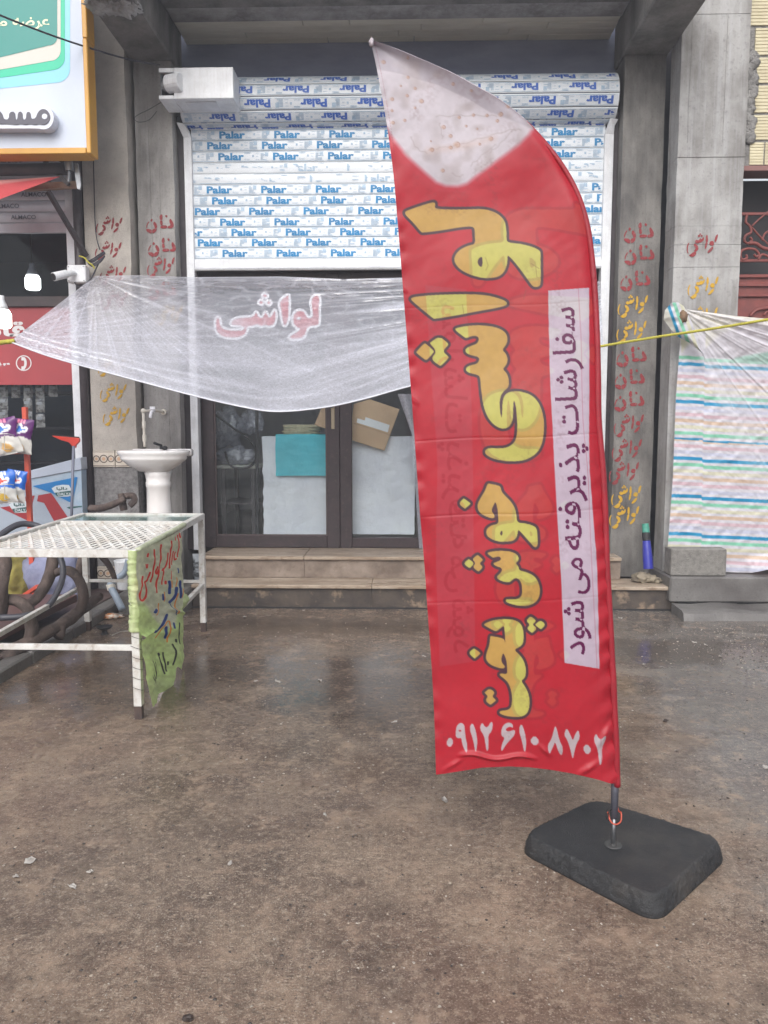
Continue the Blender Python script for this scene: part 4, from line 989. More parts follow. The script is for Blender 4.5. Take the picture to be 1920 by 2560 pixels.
obj('cross_bar', MB().bar(P(60, 470, Y=YA+0.05), P(196, 462, Y=YA+0.05), 0.05), M('rusty_steel', (128, 104, 92), (150, 122, 100), rough=0.7, nscale=12, bump=0.3), aw)
obj('strut', MB().bar(P(120, 478, Y=YA+0.02), P(216, 640, Y=YL-0.1), 0.034), DBROWN, aw)
n1, n2 = 24, 8; G = np.zeros((n2, n1, 3)); colr = np.zeros((n2, n1, 3))
for j in range(n2):
    for i in range(n1):
        u, v = i/(n1-1), j/(n2-1); x_ = -160+u*(149+160)
        yt = np.interp(x_, (-160, 0, 149), (455, 450, 441)); yb = np.interp(x_, (-160, 0, 149), (560, 498, 442))
        G[j, i] = P(x_, yt+(yb-yt)*v, Y=YA-0.05-0.5*v*(1-u)+0.01*math.sin(u*20)); colr[j, i] = (214, 150, 146) if v < 0.28 else (196, 84, 88)
grid_obj('awning_fabric', G, cloth_mat('awning_cloth'), aw, colors=colr)
# big sign
YG = 6.25
sg = thing('shop_sign', P(100, 380, Y=YG), 'white lightbox sign with yellow edge, green panel and raised lettering', 'sign')
sgx1 = P(212, 200, Y=YG).x; sgz0 = P(100, 372, Y=YG).z
SGW = M('sign_white', (188, 196, 212), (178, 188, 206), rough=0.3, nscale=1.5)
boxo('sign_face', -5.5, sgx1-0.002, YG, YG+0.12, sgz0+0.002, 6.6, SGW, sg, bevel=0)
YEL = M('sign_yellow', (202, 152, 60), (190, 138, 50), rough=0.35, nscale=5)
for k in range(3):
    z0_ = sgz0-0.045+k*0.86; boxo('edge_trim', sgx1, sgx1+0.036+0.004*k, YG-0.022, YG+0.13, z0_, z0_+0.857, YEL, sg, bevel=0.006)
boxo('edge_trim', -5.5, sgx1-0.004, YG-0.022, YG+0.15, sgz0-0.045, sgz0, YEL, sg)
s1 = 0.2893
def sdecal(nm, pts, dy, c_): return decal(nm, [pts], YG-dy, M('sign_'+nm, c_, rough=0.35), sg, (0, 0), s1, 0)
def band(x1, ytop, yl, yr, rad):
    pts = [(-2500, ytop), (x1, ytop), (x1, yr-rad)]
    for t in np.linspace(0, math.pi/2, 8): pts.append((x1-rad+rad*math.cos(t), yr-rad+rad*math.sin(t)))
    pts += [(0, yl), (-2500, yl+(yl-yr)*3)]
    return pts
sdecal('sky_band', band(605, -900, 765, 715, 120), 0.002, (130, 198, 220)); sdecal('mint_band', band(560, -900, 672, 606, 110), 0.004, (24, 184, 146))
sdecal('beige_band', band(524, -900, 602, 526, 90), 0.006, (196, 194, 186)); sdecal('green_panel', band(494, -900, 495, 392, 70), 0.008, (30, 132, 124))
obj('small_lettering', fit_text('\ufeea\ufebf\ufeae\ufecb', px_fn(YG-0.010), (108*s1, 258*s1, 428*s1, 148*s1), 0.02), M('sign_cream', (226, 226, 190), rough=0.4), sg, recalc=False)
obj('small_lettering', fit_text('\ufee3', px_fn(YG-0.010), (-20*s1, 226*s1, 62*s1, 180*s1), 0.02), MATS['sign_cream'], sg, recalc=False)
# raised letters: white halo box, dark face
HAL = [(-700, 905), (-60, 905), (-10, 900), (30, 915), (50, 930), (180, 930), (290, 930), (330, 905), (380, 900), (430, 930), (465, 990), (460, 1060), (420, 1110), (370, 1118), (330, 1108), (0, 1110), (-700, 1110)]
DRK = [(-700, 960), (-40, 950), (0, 960), (20, 985), (32, 1030), (75, 1032), (80, 968), (128, 962), (132, 1032), (150, 1032), (155, 968), (190, 962), (196, 1032), (224, 1032), (228, 968), (262, 966), (268, 1028), (308, 1022), (325, 970), (360, 940), (400, 945), (430, 985), (432, 1030), (405, 1070), (370, 1080), (340, 1070), (300, 1080), (260, 1070), (220, 1080), (180, 1070), (140, 1080), (80, 1070), (0, 1072), (-700, 1072)]
obj('raised_letter_box', MB().prism([P(p[0]*s1, p[1]*s1, Y=YG-0.09) for p in chaikin(HAL, 1)], (0, 0.089, 0)), M('sign_halo', (206, 210, 222), rough=0.3), sg)
obj('raised_letter_face', MB().prism([P(p[0]*s1, p[1]*s1, Y=YG-0.096) for p in chaikin(DRK, 1)], (0, 0.005, 0)), M('sign_dark', (70, 68, 82), rough=0.35), sg)
obj('raised_letter_eye', MB().prism([P((385+24*math.cos(t))*s1, (1005+24*math.sin(t))*s1, Y=YG-0.099) for t in np.linspace(0, 2*math.pi, 15)[:-1]], (0, 0.002, 0)), MATS['sign_halo'], sg)

# ------------------------------------------------------------------ lamps, camera, cables on the left
BULB = M('bulb_glow', (255, 252, 240), emit=4.0, rough=0.3)
def bulb(px, py, Y, r, label, h=1.0):
    c = P(px, py, Y=Y); t = thing('light_bulb', c, label, 'bulb')
    obj('globe', MB().lathe([(0.25*r, -1.0*r*h), (0.8*r, -0.92*r*h), (1.0*r, -0.7*r*h), (1.02*r, 0.5*r*h), (0.8*r, 1.0*r*h)], c, 18), BULB, t, smooth=True)
    obj('base', MB().lathe([(0.8*r, 1.0*r*h), (0.62*r, 1.5*r*h), (0.4*r, 2.0*r*h), (0.36*r, 2.5*r*h)], c, 16), WHITE, t, smooth=True)
    obj('flex', MB().tube([c+Vector((0, 0, 2.5*r*h)), c+Vector((0, 0, 2.5*r*h+0.6))], 0.004, 6), BLACK, t); return t
bulb(82, 707, 7.6, 0.072, 'lit round bulb inside the left shop above the red banner')
bulb(4, 798, 6.3, 0.075, 'lit white bulb hanging in front of the red banner', 1.0)
cc = thing('security_camera', P(190, 684, Y=6.78), 'white security camera on a square box below the awning strut', 'camera')
a, b, z0, z1 = rect(167, 662, 214, 706, 6.74)
boxo('junction_box', a, b, 6.74, 6.83, z0, z1, WHITE, cc, bevel=0.008)
for i in (0.1, 0.9):
    for j in (0.1, 0.9): obj('screw', MB().tube([(a+(b-a)*i, 6.741, z0+(z1-z0)*j), (a+(b-a)*i, 6.736, z0+(z1-z0)*j)], 0.006, 8), STEEL, cc)
e0, e1 = P(180, 682, Y=6.70), P(134, 692, Y=6.55)
obj('camera_body', MB().tube([e0, e0.lerp(e1, 0.3), e0.lerp(e1, 0.31), e1], [0.026, 0.03, 0.036, 0.036], 14), WHITE, cc, smooth=False)
obj('lens', MB().tube([e1, e1+(e1-e0).normalized()*0.006], 0.03, 14), BLACK, cc)
obj('bracket', MB().tube([(a+(b-a)*0.45, 6.745, (z0+z1)/2), e0], 0.018, 8), WHITE, cc)
CBL = M('cable_black', (44, 42, 52), rough=0.5)
obj('overhead_cable', MB().tube(catmull([P(-60, 10, Y=5.6), P(0, 38, Y=5.7), P(120, 85, Y=6.0), P(230, 122, Y=6.3), P(320, 148, Y=6.55), P(400, 163, Y=6.74)], 5), 0.007, 6), CBL, smooth=True, label='black cable running from the sign across to the motor box', cat='cable')
obj('pier_wire', MB().tube(catmull([P(214, 40, Y=6.84), P(226, 110, Y=6.84), P(231, 270, Y=6.85), P(236, 500, Y=6.85), P(240, 585, Y=6.84), P(250, 625, Y=6.82)], 5), 0.0045, 6), CBL, smooth=True, label='thin dark wire running down the plastered pier', cat='wire')
obj('loop_wire', MB().tube(catmull([P(404, 255, Y=6.9), P(375, 272, Y=6.93), P(338, 292, Y=6.95), P(345, 305, Y=6.95), P(372, 300, Y=6.95), P(392, 278, Y=6.95)], 5), 0.003, 6), CBL, smooth=True, label='thin looped wire below the motor box', cat='wire')
cbn = thing('cable_bundle', P(240, 650, Y=6.8), 'tied bundle of dark cables beside the security camera', 'cable')
for k in range(7):
    s_ = random.uniform(-1, 1)
    pts = [P(262+s_*2, 632+s_*4, Y=6.78), P(250+3*s_, 640+6*s_, Y=6.76+0.01*s_), P(234, 652+9*s_, Y=6.75), P(220, 656+3*s_, Y=6.77), P(232, 664+6*s_, Y=6.74), P(252, 652+7*s_, Y=6.75), P(262, 640, Y=6.78)]
    obj('cable_loop', MB().tube(catmull(pts, 5), 0.0055, 6), CBL, cbn, smooth=True)
obj('cable_tail', MB().tube(catmull([P(250, 650, Y=6.78), P(240, 672, Y=6.76), P(226, 698, Y=6.75), P(200, 718, Y=6.75), P(186, 706, Y=6.74)], 5), 0.006, 6), CBL, cbn, smooth=True)
YROPE = M('yellow_rope', (190, 182, 70), (160, 152, 58), rough=0.6, nscale=60, bump=0.3, bscale=200)
obj('yellow_tie', MB().tube(catmull([P(198, 640, Y=6.74), P(212, 645, Y=6.72), P(219, 654, Y=6.72), P(232, 664, Y=6.73), P(236, 672, Y=6.74)], 5), 0.007, 6), YROPE, smooth=True, label='short yellow cord tying the dark cables to the downpipe', cat='rope')
def rope(pts, r, name, label, strands=3, turns=60):
    base = catmull(pts, 14); n = len(base); root = thing(name, base[0], label, 'rope')
    for s_ in range(strands):
        q = []
        fine = [base[i].lerp(base[min(i+1, n-1)], t) for i in range(n-1) for t in np.linspace(0, 1, 8, endpoint=False)]+[base[-1]]
        for i, p in enumerate(fine):
            a_ = 2*math.pi*(s_/strands+turns*i/len(fine)); d = (base[-1]-base[0]).normalized(); sx_ = d.cross(Vector((0, 0, 1))).normalized(); sy_ = sx_.cross(d)
            q.append(p+(sx_*math.cos(a_)+sy_*math.sin(a_))*r*0.55)
        obj('strand', MB().tube(q, r*0.62, 5), YROPE, root, smooth=True)
    return root

# ------------------------------------------------------------------ ice-cream freezer standing against the left window
YF = 6.72; s8 = 0.14464
T8 = lambda x, y: (x*s8, 1020+y*s8)
fz = thing('ice_cream_freezer', P(90, 1500, Y=YF), 'white chest freezer with blue and red printed side in front of the left window', 'freezer')
FRB = M('freezer_print', (150, 174, 196), (176, 192, 206), rough=0.35, nscale=7, bump=0.02)
body = [P(*T8(x, y), Y=YF) for x, y in ((-900, 1560), (430, 1245), (1405, 1060), (1425, 1760))]
body = [P(-120, 1245, Y=YF), P(62, 1200, Y=YF), P(203, 1175, Y=YF), Vector((P(205, 1290, Y=YF).x, YF, 0.10)), Vector((P(-120, 1290, Y=YF).x, YF, 0.10))]
obj('cabinet', MB().prism(body, (0, 0.16, 0)), FRB, fz, bevel=0)
lid = [P(-120, 1228, Y=YF-0.012), P(62, 1180, Y=YF-0.012), P(202, 1143, Y=YF-0.012), P(204, 1174, Y=YF-0.012), P(62, 1200, Y=YF-0.012), P(-120, 1244, Y=YF-0.012)]
obj('lid_rim', MB().prism(lid, (0, 0.19, 0)), M('freezer_rim', (176, 186, 202), rough=0.3), fz, bevel=0.004)
fblue = M('freezer_blue', (22, 112, 182), (30, 124, 190), rough=0.35); fred = M('freezer_red', (156, 44, 52), rough=0.35); fwht = M('freezer_white', (204, 214, 220), rough=0.35); fgrn = M('freezer_green', (20, 84, 84), rough=0.35)
fgry = M('freezer_grey', (166, 178, 192), (154, 166, 182), rough=0.35, nscale=5)
def fdec(pts, dy, m, nm='printed_shape'): return decal(nm, [pts], YF-dy, m, fz, (0, 1020), s8, 0)
fdec([(-700, 1560), (410, 1510), (690, 1480), (900, 1560), (1400, 1700), (1425, 2300), (-700, 2300)], 0.003, fgry)
fdec([(560, 1350), (1340, 1190), (1250, 1640), (1190, 1620), (900, 1470)], 0.006, fblue)
fdec([(660, 1510), (880, 1470), (920, 1520), (1180, 1900), (960, 2000), (760, 1640), (640, 1610)], 0.006, fred)
fdec([(410, 1540), (600, 1510), (480, 1950), (0, 1720), (200, 1690)], 0.006, fred)
for ox, oy in ((0, 0), (-740, 280)):
    fdec([(890+ox, 1390+oy), (960+ox, 1345+oy), (1080+ox, 1325+oy), (1190+ox, 1330+oy), (1240+ox, 1420+oy), (1260+ox, 1505+oy), (1180+ox, 1530+oy), (990+ox, 1535+oy)], 0.009, fwht)
    fdec([(945+ox, 1465+oy), (1245+ox, 1425+oy), (1255+ox, 1500+oy), (985+ox, 1528+oy)], 0.011, fgrn)
    obj('lettering', fit_text('DALYA', px_fn(YF-0.013), ((995+ox)*s8, 1020+(1512+oy)*s8, (1235+ox)*s8, 1020+(1462+oy)*s8), 0.03), fwht, fz, recalc=False)
    obj('lettering', fit_text('\ufe8e\ufef4\ufedf\ufe8d\ufea9', px_fn(YF-0.013), ((975+ox)*s8, 1020+(1425+oy)*s8, (1165+ox)*s8, 1020+(1365+oy)*s8), 0.03), fgrn, fz, recalc=False)
fdec([(1150, 1720), (1210, 1705), (1420, 1690), (1420, 1705), (1200, 1745)], 0.006, fgrn)
# floor squeegee
sq = thing('floor_squeegee', P(180, 1400, Y=6.55), 'red headed floor squeegee standing upside down against the freezer', 'squeegee')
RPL = M('red_plastic', (206, 64, 48), (190, 56, 44), rough=0.35, nscale=6)
YQ = 6.55
obj('handle', MB().tube([P(177, 1345, Y=YQ-0.1), P(184, 1115, Y=YQ)], 0.012, 10), M('grey_handle', (112, 116, 132), rough=0.4), sq, smooth=True)
obj('head', MB().prism([P(*T8(x, y), Y=YQ) for x, y in ((900, 478), (1365, 520), (1368, 580), (1310, 640), (1300, 690), (1245, 690), (1235, 650), (1190, 595), (1050, 555), (910, 492))], (0, 0.03, 0)), RPL, sq, bevel=0.003)
obj('rubber_blade', MB().prism([P(*T8(x, y), Y=YQ+0.008) for x, y in ((905, 462), (1362, 498), (1362, 521), (905, 479))], (0, 0.012, 0)), BLACK, sq)

# orange display rack with crisp bags
rk = thing('display_rack', P(45, 1520, Y=6.3), 'orange metal snack rack on the pavement in front of the left shop', 'rack')
ORG = M('orange_paint', (208, 86, 64), (190, 76, 58), rough=0.4, nscale=7, bump=0.05)
YR = 6.3
rp0, rp1 = P(62, 1018, Y=YR), P(38, 1500, Y=YR)
obj('post', MB().bar((rp0.x, YR, 0.09), rp0, 0.038), ORG, rk, bevel=0.003)
obj('post', MB().bar((rp0.x-0.62, YR-0.02, 0.09), (rp0.x-0.62, YR-0.02, rp0.z), 0.038), ORG, rk, bevel=0.003)
WIRE = M('basket_wire', (208, 208, 206), rough=0.35, metal=0.3)
for (yy, yl) in ((1130, 1140), (1250, 1264), (1380, 1396)):
    pr = P(56, yy, Y=YR-0.03); 
    obj('shelf_rail', MB().bar(pr, pr+Vector((-0.62, -0.14, -0.02)), 0.032), ORG, rk, bevel=0.003)
    mb = MB()
    for k in range(7):
        x = pr.x-0.04-0.085*k; yb = YR-0.05-0.02*k; mb.tube([(x, yb-0.02, pr.z+0.02), (x+0.05, yb-0.28, pr.z+0.03), (x+0.07, yb-0.31, pr.z+0.14)], 0.0035, 5)
    mb.tube([(pr.x+0.04, YR-0.33, pr.z+0.15), (pr.x-0.6, YR-0.46, pr.z+0.13)], 0.004, 5); mb.tube([(pr.x+0.04, YR-0.33, pr.z+0.15), (pr.x, YR-0.03, pr.z+0.12)], 0.004, 5)
    obj('wire_basket', mb, WIRE, rk, recalc=False)
obj('foot_rail', MB().bar(P(45, 1500, Y=YR), P(95, 1466, Y=YR-0.25), 0.032), ORG, rk, bevel=0.003)
def snack_bag(px, py, w, h, Y, cols, label, group, seed, tilt=0.0):
    n = 28; c = P(px, py, Y=Y); G = np.zeros((n*2, n, 3)); C_ = np.zeros((n*2, n, 3)); rn = random.Random(seed)
    for side in (0, 1):
        for j in range(n):
            for i in range(n):
                u, v = i/(n-1), j/(n-1); puff = (max(0, math.sin(math.pi*u))**0.7)*(max(0, math.sin(math.pi*v))**0.6)*0.05
                puff += 0.008*mnoise.noise(Vector((u*5+seed, v*6, side)))
                edge = 0.006*math.sin(v*60)*(1 if v in (0, 1) else 0)
                y = -puff if side == 0 else puff
                jj = j if side == 0 else n*2-1-j
                x_ = (u-0.5)*w*(1-0.08*math.sin(math.pi*v))+0.02*mnoise.noise(Vector((v*3, seed, 0)))
                z_ = (0.5-v)*h
                G[jj, i] = (c.x+x_*math.cos(tilt)-z_*math.sin(tilt), c.y+y, c.z+x_*math.sin(tilt)+z_*math.cos(tilt)+edge)
                top, low, logo, logo2, pic = cols
                k = top if v < 0.55+0.05*math.sin(u*7) else low
                du, dv = (u-0.5)/0.34, (v-0.3)/0.15
                wob = 0.25*math.sin(u*22)+0.2*math.cos(v*31+u*9)
                if du*du+dv*dv+wob < 0.85: k = (232, 232, 236)
                if du*du*1.4+dv*dv*1.5+wob < 0.45: k = logo
                if 0.03 < v < 0.14 and 0.3 < u < 0.75 and math.sin(u*50) > -0.4: k = logo2
                if v > 0.66 and (u-0.55)**2/0.05+(v-0.82)**2/0.02+wob*0.6 < 0.75: k = pic
                C_[jj, i] = k
    return grid_obj('snack_bag', G, M('foil_bag', (200, 200, 200), attr='Col', rough=0.28, bump=0.2, bscale=40, dist=0.004), colors=C_, label=label, cat='snack bag', group=group)
PUR = ((92, 34, 104), (214, 212, 206), (40, 110, 190), (220, 120, 150), (222, 178, 110)); BLU = ((20, 96, 190), (208, 208, 204), (214, 70, 56), (228, 228, 232), (220, 184, 80))
snack_bag(10, 1092, 0.25, 0.29, YR-0.18, PUR, 'wide purple and white snack bag on the upper shelf of the orange rack', 'purple snack bags on the rack', 1, 0.2)
snack_bag(52, 1090, 0.20, 0.28, YR-0.12, PUR, 'narrow purple and white snack bag leaning against the orange rack post', 'purple snack bags on the rack', 3, -0.12)
snack_bag(8, 1218, 0.22, 0.26, YR-0.20, BLU, 'wide blue and white snack bag on the lower shelf of the orange rack', 'blue snack bags on the rack', 5, 0.1)
snack_bag(40, 1215, 0.17, 0.26, YR-0.14, BLU, 'narrow blue and white snack bag leaning against the orange rack post', 'blue snack bags on the rack', 8, -0.16)
# strips of small packets behind the glass
PKT = M('packet_foil', (206, 196, 178), (110, 98, 88), rough=0.35, nscale=26, contrast=(0.42, 0.58), island=True); PKB = M('packet_print', (214, 208, 196), rough=0.4)
pk = None
for (x, y) in ((30, 610), (30, 720), (30, 830), (135, 615), (242, 620), (240, 735), (242, 850), (345, 620), (348, 740), (350, 870), (458, 605), (240, 940)):
    c = P(x*0.2893, 800+y*0.2893, Y=YL+0.12)
    if pk is None:
        mb = MB(); n = 8; w, h = 0.085, 0.125
        for sd_ in (-1, 1):
            k = len(mb.v)
            for j in range(n+1):
                for i in range(n+1):
                    u, v = i/n, j/n; mb.v.append(((u-0.5)*w, sd_*0.016*math.sin(math.pi*u)*math.sin(math.pi*v), (v-0.5)*h))
            for j in range(n):
                for i in range(n): q = k+j*(n+1)+i; mb.f.append((q, q+1, q+n+2, q+n+1))
        pk = thing('snack_packet', (0, 0, 0), 'small beige printed packet hanging in a strip behind the left window', 'packet', 'packets hanging behind the left window')
        obj('pouch', mb, PKT, pk, smooth=True)
        obj('header_print', MB().box(-0.025, 0.025, -0.019, -0.017, 0.008, 0.034), PKB, pk)
        cur = pk
    else: cur = copy_tree(pk)
    cur.location = c
# sacks behind the bench
def sack(px, py, Y, sz, mat, label, seed):
    c = P(px, py, Y=Y); c.z = 0.086+sz[2]*0.85
    return obj('full_sack', MB().lump(c, sz, 0.35, 1.8, 4, seed, flat=-sz[2]*0.85), mat, smooth=True, label=label, cat='sack')
sack(46, 1430, 6.45, (0.16, 0.14, 0.24), M('sack_yellow', (150, 140, 70), (120, 112, 56), rough=0.7, nscale=8, bump=0.4, bscale=20, dist=0.02), 'yellow green sack behind the orange rack post', 2.2)
sack(135, 1440, 6.4, (0.24, 0.16, 0.28), M('sack_lilac', (142, 146, 172), (116, 120, 150), rough=0.7, nscale=7, bump=0.5, bscale=18, dist=0.02), 'pale lilac sack slumped behind the log bench', 4.4)

# ------------------------------------------------------------------ bench of bent logs
BARK = M('bark', (98, 84, 78), (62, 52, 50), rough=0.8, nscale=10, stretch=(1, 1, 0.4), bump=0.9, bscale=30, dist=0.012, speck=(126, 110, 100), sscale=26, samount=0.4)
K4 = 0.32549
T4 = lambda x, y, Y: P(x*K4, 1240+y*K4, Y=Y)
bn = thing('log_bench', (-2.9, 5.2, 0.085), 'rustic bench of bent dark logs behind the white table', 'bench')
def limb(nm, pts, r0, r1):
    q = catmull([T4(*p) for p in pts], 6); n = len(q); obj(nm, MB().tube(q, [(r0+(r1-r0)*i/(n-1))*0.62 for i in range(n)], 10, True, 0.35), BARK, bn, smooth=True)
limb('seat_log', [(-260, 1440, 4.7), (0, 1265, 4.75), (250, 1110, 4.95), (480, 985, 5.2), (620, 880, 5.45), (760, 770, 5.7)], 0.085, 0.06)
limb('back_post', [(20, 420, 5.0), (25, 560, 4.95), (10, 700, 4.9), (-10, 900, 4.9)], 0.075, 0.085)
limb('back_post', [(420, 440, 5.45), (395, 560, 5.4), (345, 690, 5.3), (280, 790, 5.2), (200, 850, 5.1)], 0.072, 0.05)
limb('curved_arm', [(400, 600, 5.4), (480, 572, 5.4), (560, 590, 5.4), (620, 680, 5.4), (635, 790, 5.4), (610, 880, 5.4)], 0.05, 0.06)
limb('curved_arm', [(-40, 840, 4.95), (60, 800, 4.95), (150, 815, 4.95), (215, 880, 4.95), (240, 990, 4.95), (235, 1090, 4.95)], 0.05, 0.07)
limb('leg', [(470, 990, 5.15), (465, 1040, 5.15), (450, 1085, 5.12)], 0.05, 0.06)
limb('branch', [(640, 470, 5.75), (610, 560, 5.72), (600, 640, 5.7), (625, 720, 5.65)], 0.05, 0.04)
limb('branch', [(770, 455, 5.85), (830, 520, 5.85), (870, 610, 5.85), (880, 660, 5.85)], 0.04, 0.03)
limb('back_rail', [(690, 95, 6.45), (780, 92, 6.4), (900, 50, 6.35), (960, 20, 6.35)], 0.05, 0.045)
limb('back_rail', [(930, -20, 6.4), (940, 50, 6.4), (950, 110, 6.4)], 0.05, 0.05)
limb('back_rail', [(970, 0, 6.38), (1020, -5, 6.36), (1035, 35, 6.36), (1000, 75, 6.36)], 0.045, 0.04)
boxo('seat_panel', -3.2, -2.62, 3.6, 6.0, 0.16, 0.22, M('bench_board', (98, 66, 62), (78, 54, 52), rough=0.5, nscale=5, stretch=(4, 0.4, 1), bump=0.2), bn)
obj('black_hose', MB().tube(catmull([T4(x, y, Y) for x, y, Y in ((-40, 340, 4.9), (60, 260, 5.0), (160, 215, 5.1), (270, 225, 5.15), (345, 268, 5.15), (400, 380, 5.2), (465, 480, 5.2), (485, 600, 5.15), (440, 740, 5.05), (350, 860, 4.95), (200, 920, 4.85), (0, 935, 4.8))], 6), 0.021, 10), M('hose_grey', (62, 62, 70), rough=0.45), smooth=True, label='dark grey rubber hose looped over the log bench', cat='hose')

# ------------------------------------------------------------------ white metal table
TB = thing('metal_table', (-1.9, 4.8, 0), 'white painted steel table with expanded metal top and glass strip', 'table')
NR, FR, FL = Vector((-1.40, 3.91, 0)), Vector((-1.525, 5.71, 0)), Vector((-2.42, 5.72, 0)); NL = NR+(FL-FR)
TZ = 0.905; tw = 0.042
TW = M('chipped_white', (214, 214, 212), (190, 188, 184), rough=0.4, nscale=9, bump=0.15, bscale=40, speck=(132, 104, 82), sscale=20, samount=0.55, streak=(24, (1, 1, 1), 0.35, (150, 128, 108)))
RUST = M('leg_foot_rust', (82, 66, 60), (60, 50, 48), rough=0.8, nscale=30)
up = Vector((0, 0, 1))
for p in (NR, FR, FL, NL):
    lo_ = Vector((p.x+(NR.x-p.x)*0, p.y, 0))
    lg_ = obj('leg', MB().bar(lo_+up*0.071, p+up*(TZ-0.0005), tw), TW, TB, bevel=0.002)
    obj('foot', MB().bar(lo_, lo_+up*0.07, tw-0.004), RUST, lg_)
def rail(nm, a, b, z, w=tw, h=tw):
    d = (b-a).normalized()*tw*0.52; obj(nm, MB().bar(a+d+up*z, b-d+up*z, w, h), TW, TB, bevel=0.002)
for a, b in ((NR, FR), (FR, FL), (FL, NL), (NL, NR)): rail('top_rail', a, b, TZ-tw/2)
lowz = {0: 0.385, 1: 0.40}
rail('stretcher', NL, NR, P(200, 1618, Y=3.91).z, 0.025, 0.03)
rail('stretcher', FR, FL, P(400, 1453, Y=5.71).z, 0.022, 0.022)
zs1 = P(215, 1455, Y=5.70).z
rail('stretcher', FL, NL, zs1-0.02, 0.03, 0.03); rail('stretcher', FR, NR, zs1-0.02, 0.03, 0.03)
tcx = (5.19-NR.y)/(FR.y-NR.y); CR_ = NR.lerp(FR, tcx); CL_ = NL.lerp(FL, tcx)
rail('cross_bar', CL_, CR_, TZ-tw/2)
# expanded metal sheet: zig-zag strands meeting at knuckles
mb = MB(); nrow, nz_ = 17, 26
e_u = (NR-NL); e_v = (CL_-NL)
for j in range(nrow):
    for sgn in (1,):
        prev = None
        for i in range(nz_+1):
            u = 0.03+0.94*i/nz_; ph_ = 1 if (i+j) % 2 else -1
            v = 0.02+0.96*(j+0.5+0.42*ph_*(1 if j % 1 == 0 else 1)*0.98)/nrow
            p = NL+e_u*u+e_v*v+up*(TZ-0.018+0.004*ph_)
            if prev is not None:
                w_ = e_v.normalized()*0.0135; k = len(mb.v)
                mb.v += [tuple(prev-w_-up*0.003), tuple(p-w_-up*0.003), tuple(p+w_+up*0.003), tuple(prev+w_+up*0.003), tuple(prev-w_-up*0.006), tuple(p-w_-up*0.006), tuple(p+w_), tuple(prev+w_)]
                mb.f += [(k, k+1, k+2, k+3), (k+7, k+6, k+5, k+4), (k, k+4, k+5, k+1), (k+3, k+2, k+6, k+7)]
            prev = p
obj('mesh_sheet', mb, M('mesh_white', (222, 222, 220), (196, 190, 182), rough=0.45, nscale=6, speck=(150, 118, 92), sscale=16, samount=0.4), TB, recalc=False)
gp = [CL_+(CR_-CL_)*0.03+(FL-CL_).normalized()*0.03, CL_+(CR_-CL_)*0.97+(FL-CL_).normalized()*0.03, FL+(FR-FL)*0.97-(FL-CL_).normalized()*0.03, FL+(FR-FL)*0.03-(FL-CL_).normalized()*0.03]
obj('glass_strip', MB().prism([tuple(p+up*(TZ-0.012)) for p in gp], (0, 0, -0.006)), M('green_glass', (92, 132, 126), (140, 168, 164), rough=0.04, r2=0.2, nscale=14, contrast=(0.5, 0.62), coat=0.6, bump=0.25, bscale=30), TB)

# ------------------------------------------------------------------ green cloth tied over the end of the table
GO = lambda x, y: (300+x*0.20352, 1330+y*0.20352)
dr_ = (FR-NR).normalized(); nrm = Vector((dr_.y, -dr_.x, 0)); pl0 = NR+nrm*0.036
ny, nx = 330, 150
t = np.linspace(0, 1, ny)
Le = [GO(*p) for p in ((150, 250), (172, 470), (180, 700), (190, 860), (205, 1000), (228, 1330), (252, 1600), (262, 1880), (290, 1990), (330, 2150))]
Re = [GO(*p) for p in ((722, -8), (742, 170), (735, 350), (745, 560), (757, 830), (755, 1000), (775, 1300), (795, 1560), (790, 1575))]
lx, ly = poly_at(Le, t); rx, ry = poly_at(Re, t); s = np.linspace(0, 1, nx)
GX = lx[:, None]*(1-s)+rx[:, None]*s; GY = ly[:, None]*(1-s)+ry[:, None]*s
bot = np.interp(s, (0, 0.35, 0.6, 0.64, 0.68, 0.72, 0.85, 1), (0, 8, 26, 10, -18, -16, 6, 0))
GY = GY+bot[None, :]*np.clip((t[:, None]-0.6)/0.4, 0, 1)**1.5+(vnoise(GX, GY, 5, 3)-0.5)*3*np.clip((t[:, None]-0.97)/0.03, 0, 1)
CO = np.zeros((ny, nx, 3)); nz1 = vnoise(GX, GY, 30, 1); nz2 = vnoise(GX, GY, 6, 2)
CO[:] = (186, 190, 166); CO = over(CO, np.clip((GY-1545-30*np.sin(GX*0.05)+20*nz1)/14, 0, 1), (182, 204, 134))
CO = over(CO, np.clip(nz1-0.35, 0, 1), (156, 160, 132), 0.6); CO = CO*(0.93+0.14*nz2[..., None])
def strokes(lst, c, halo=None):
    global CO
    for pts, w in lst:
        q = [GO(*p) for p in (chaikin(pts, 2, False) if len(pts) > 2 else pts)]
        if halo: CO = over(CO, soft_line(GX, GY, q, w*0.2035+3.0), halo, 0.8)
    for pts, w in lst:
        q = [GO(*p) for p in (chaikin(pts, 2, False) if len(pts) > 2 else pts)]
        CO = over(CO, soft_line(GX, GY, q, w*0.2035*1.25), c)
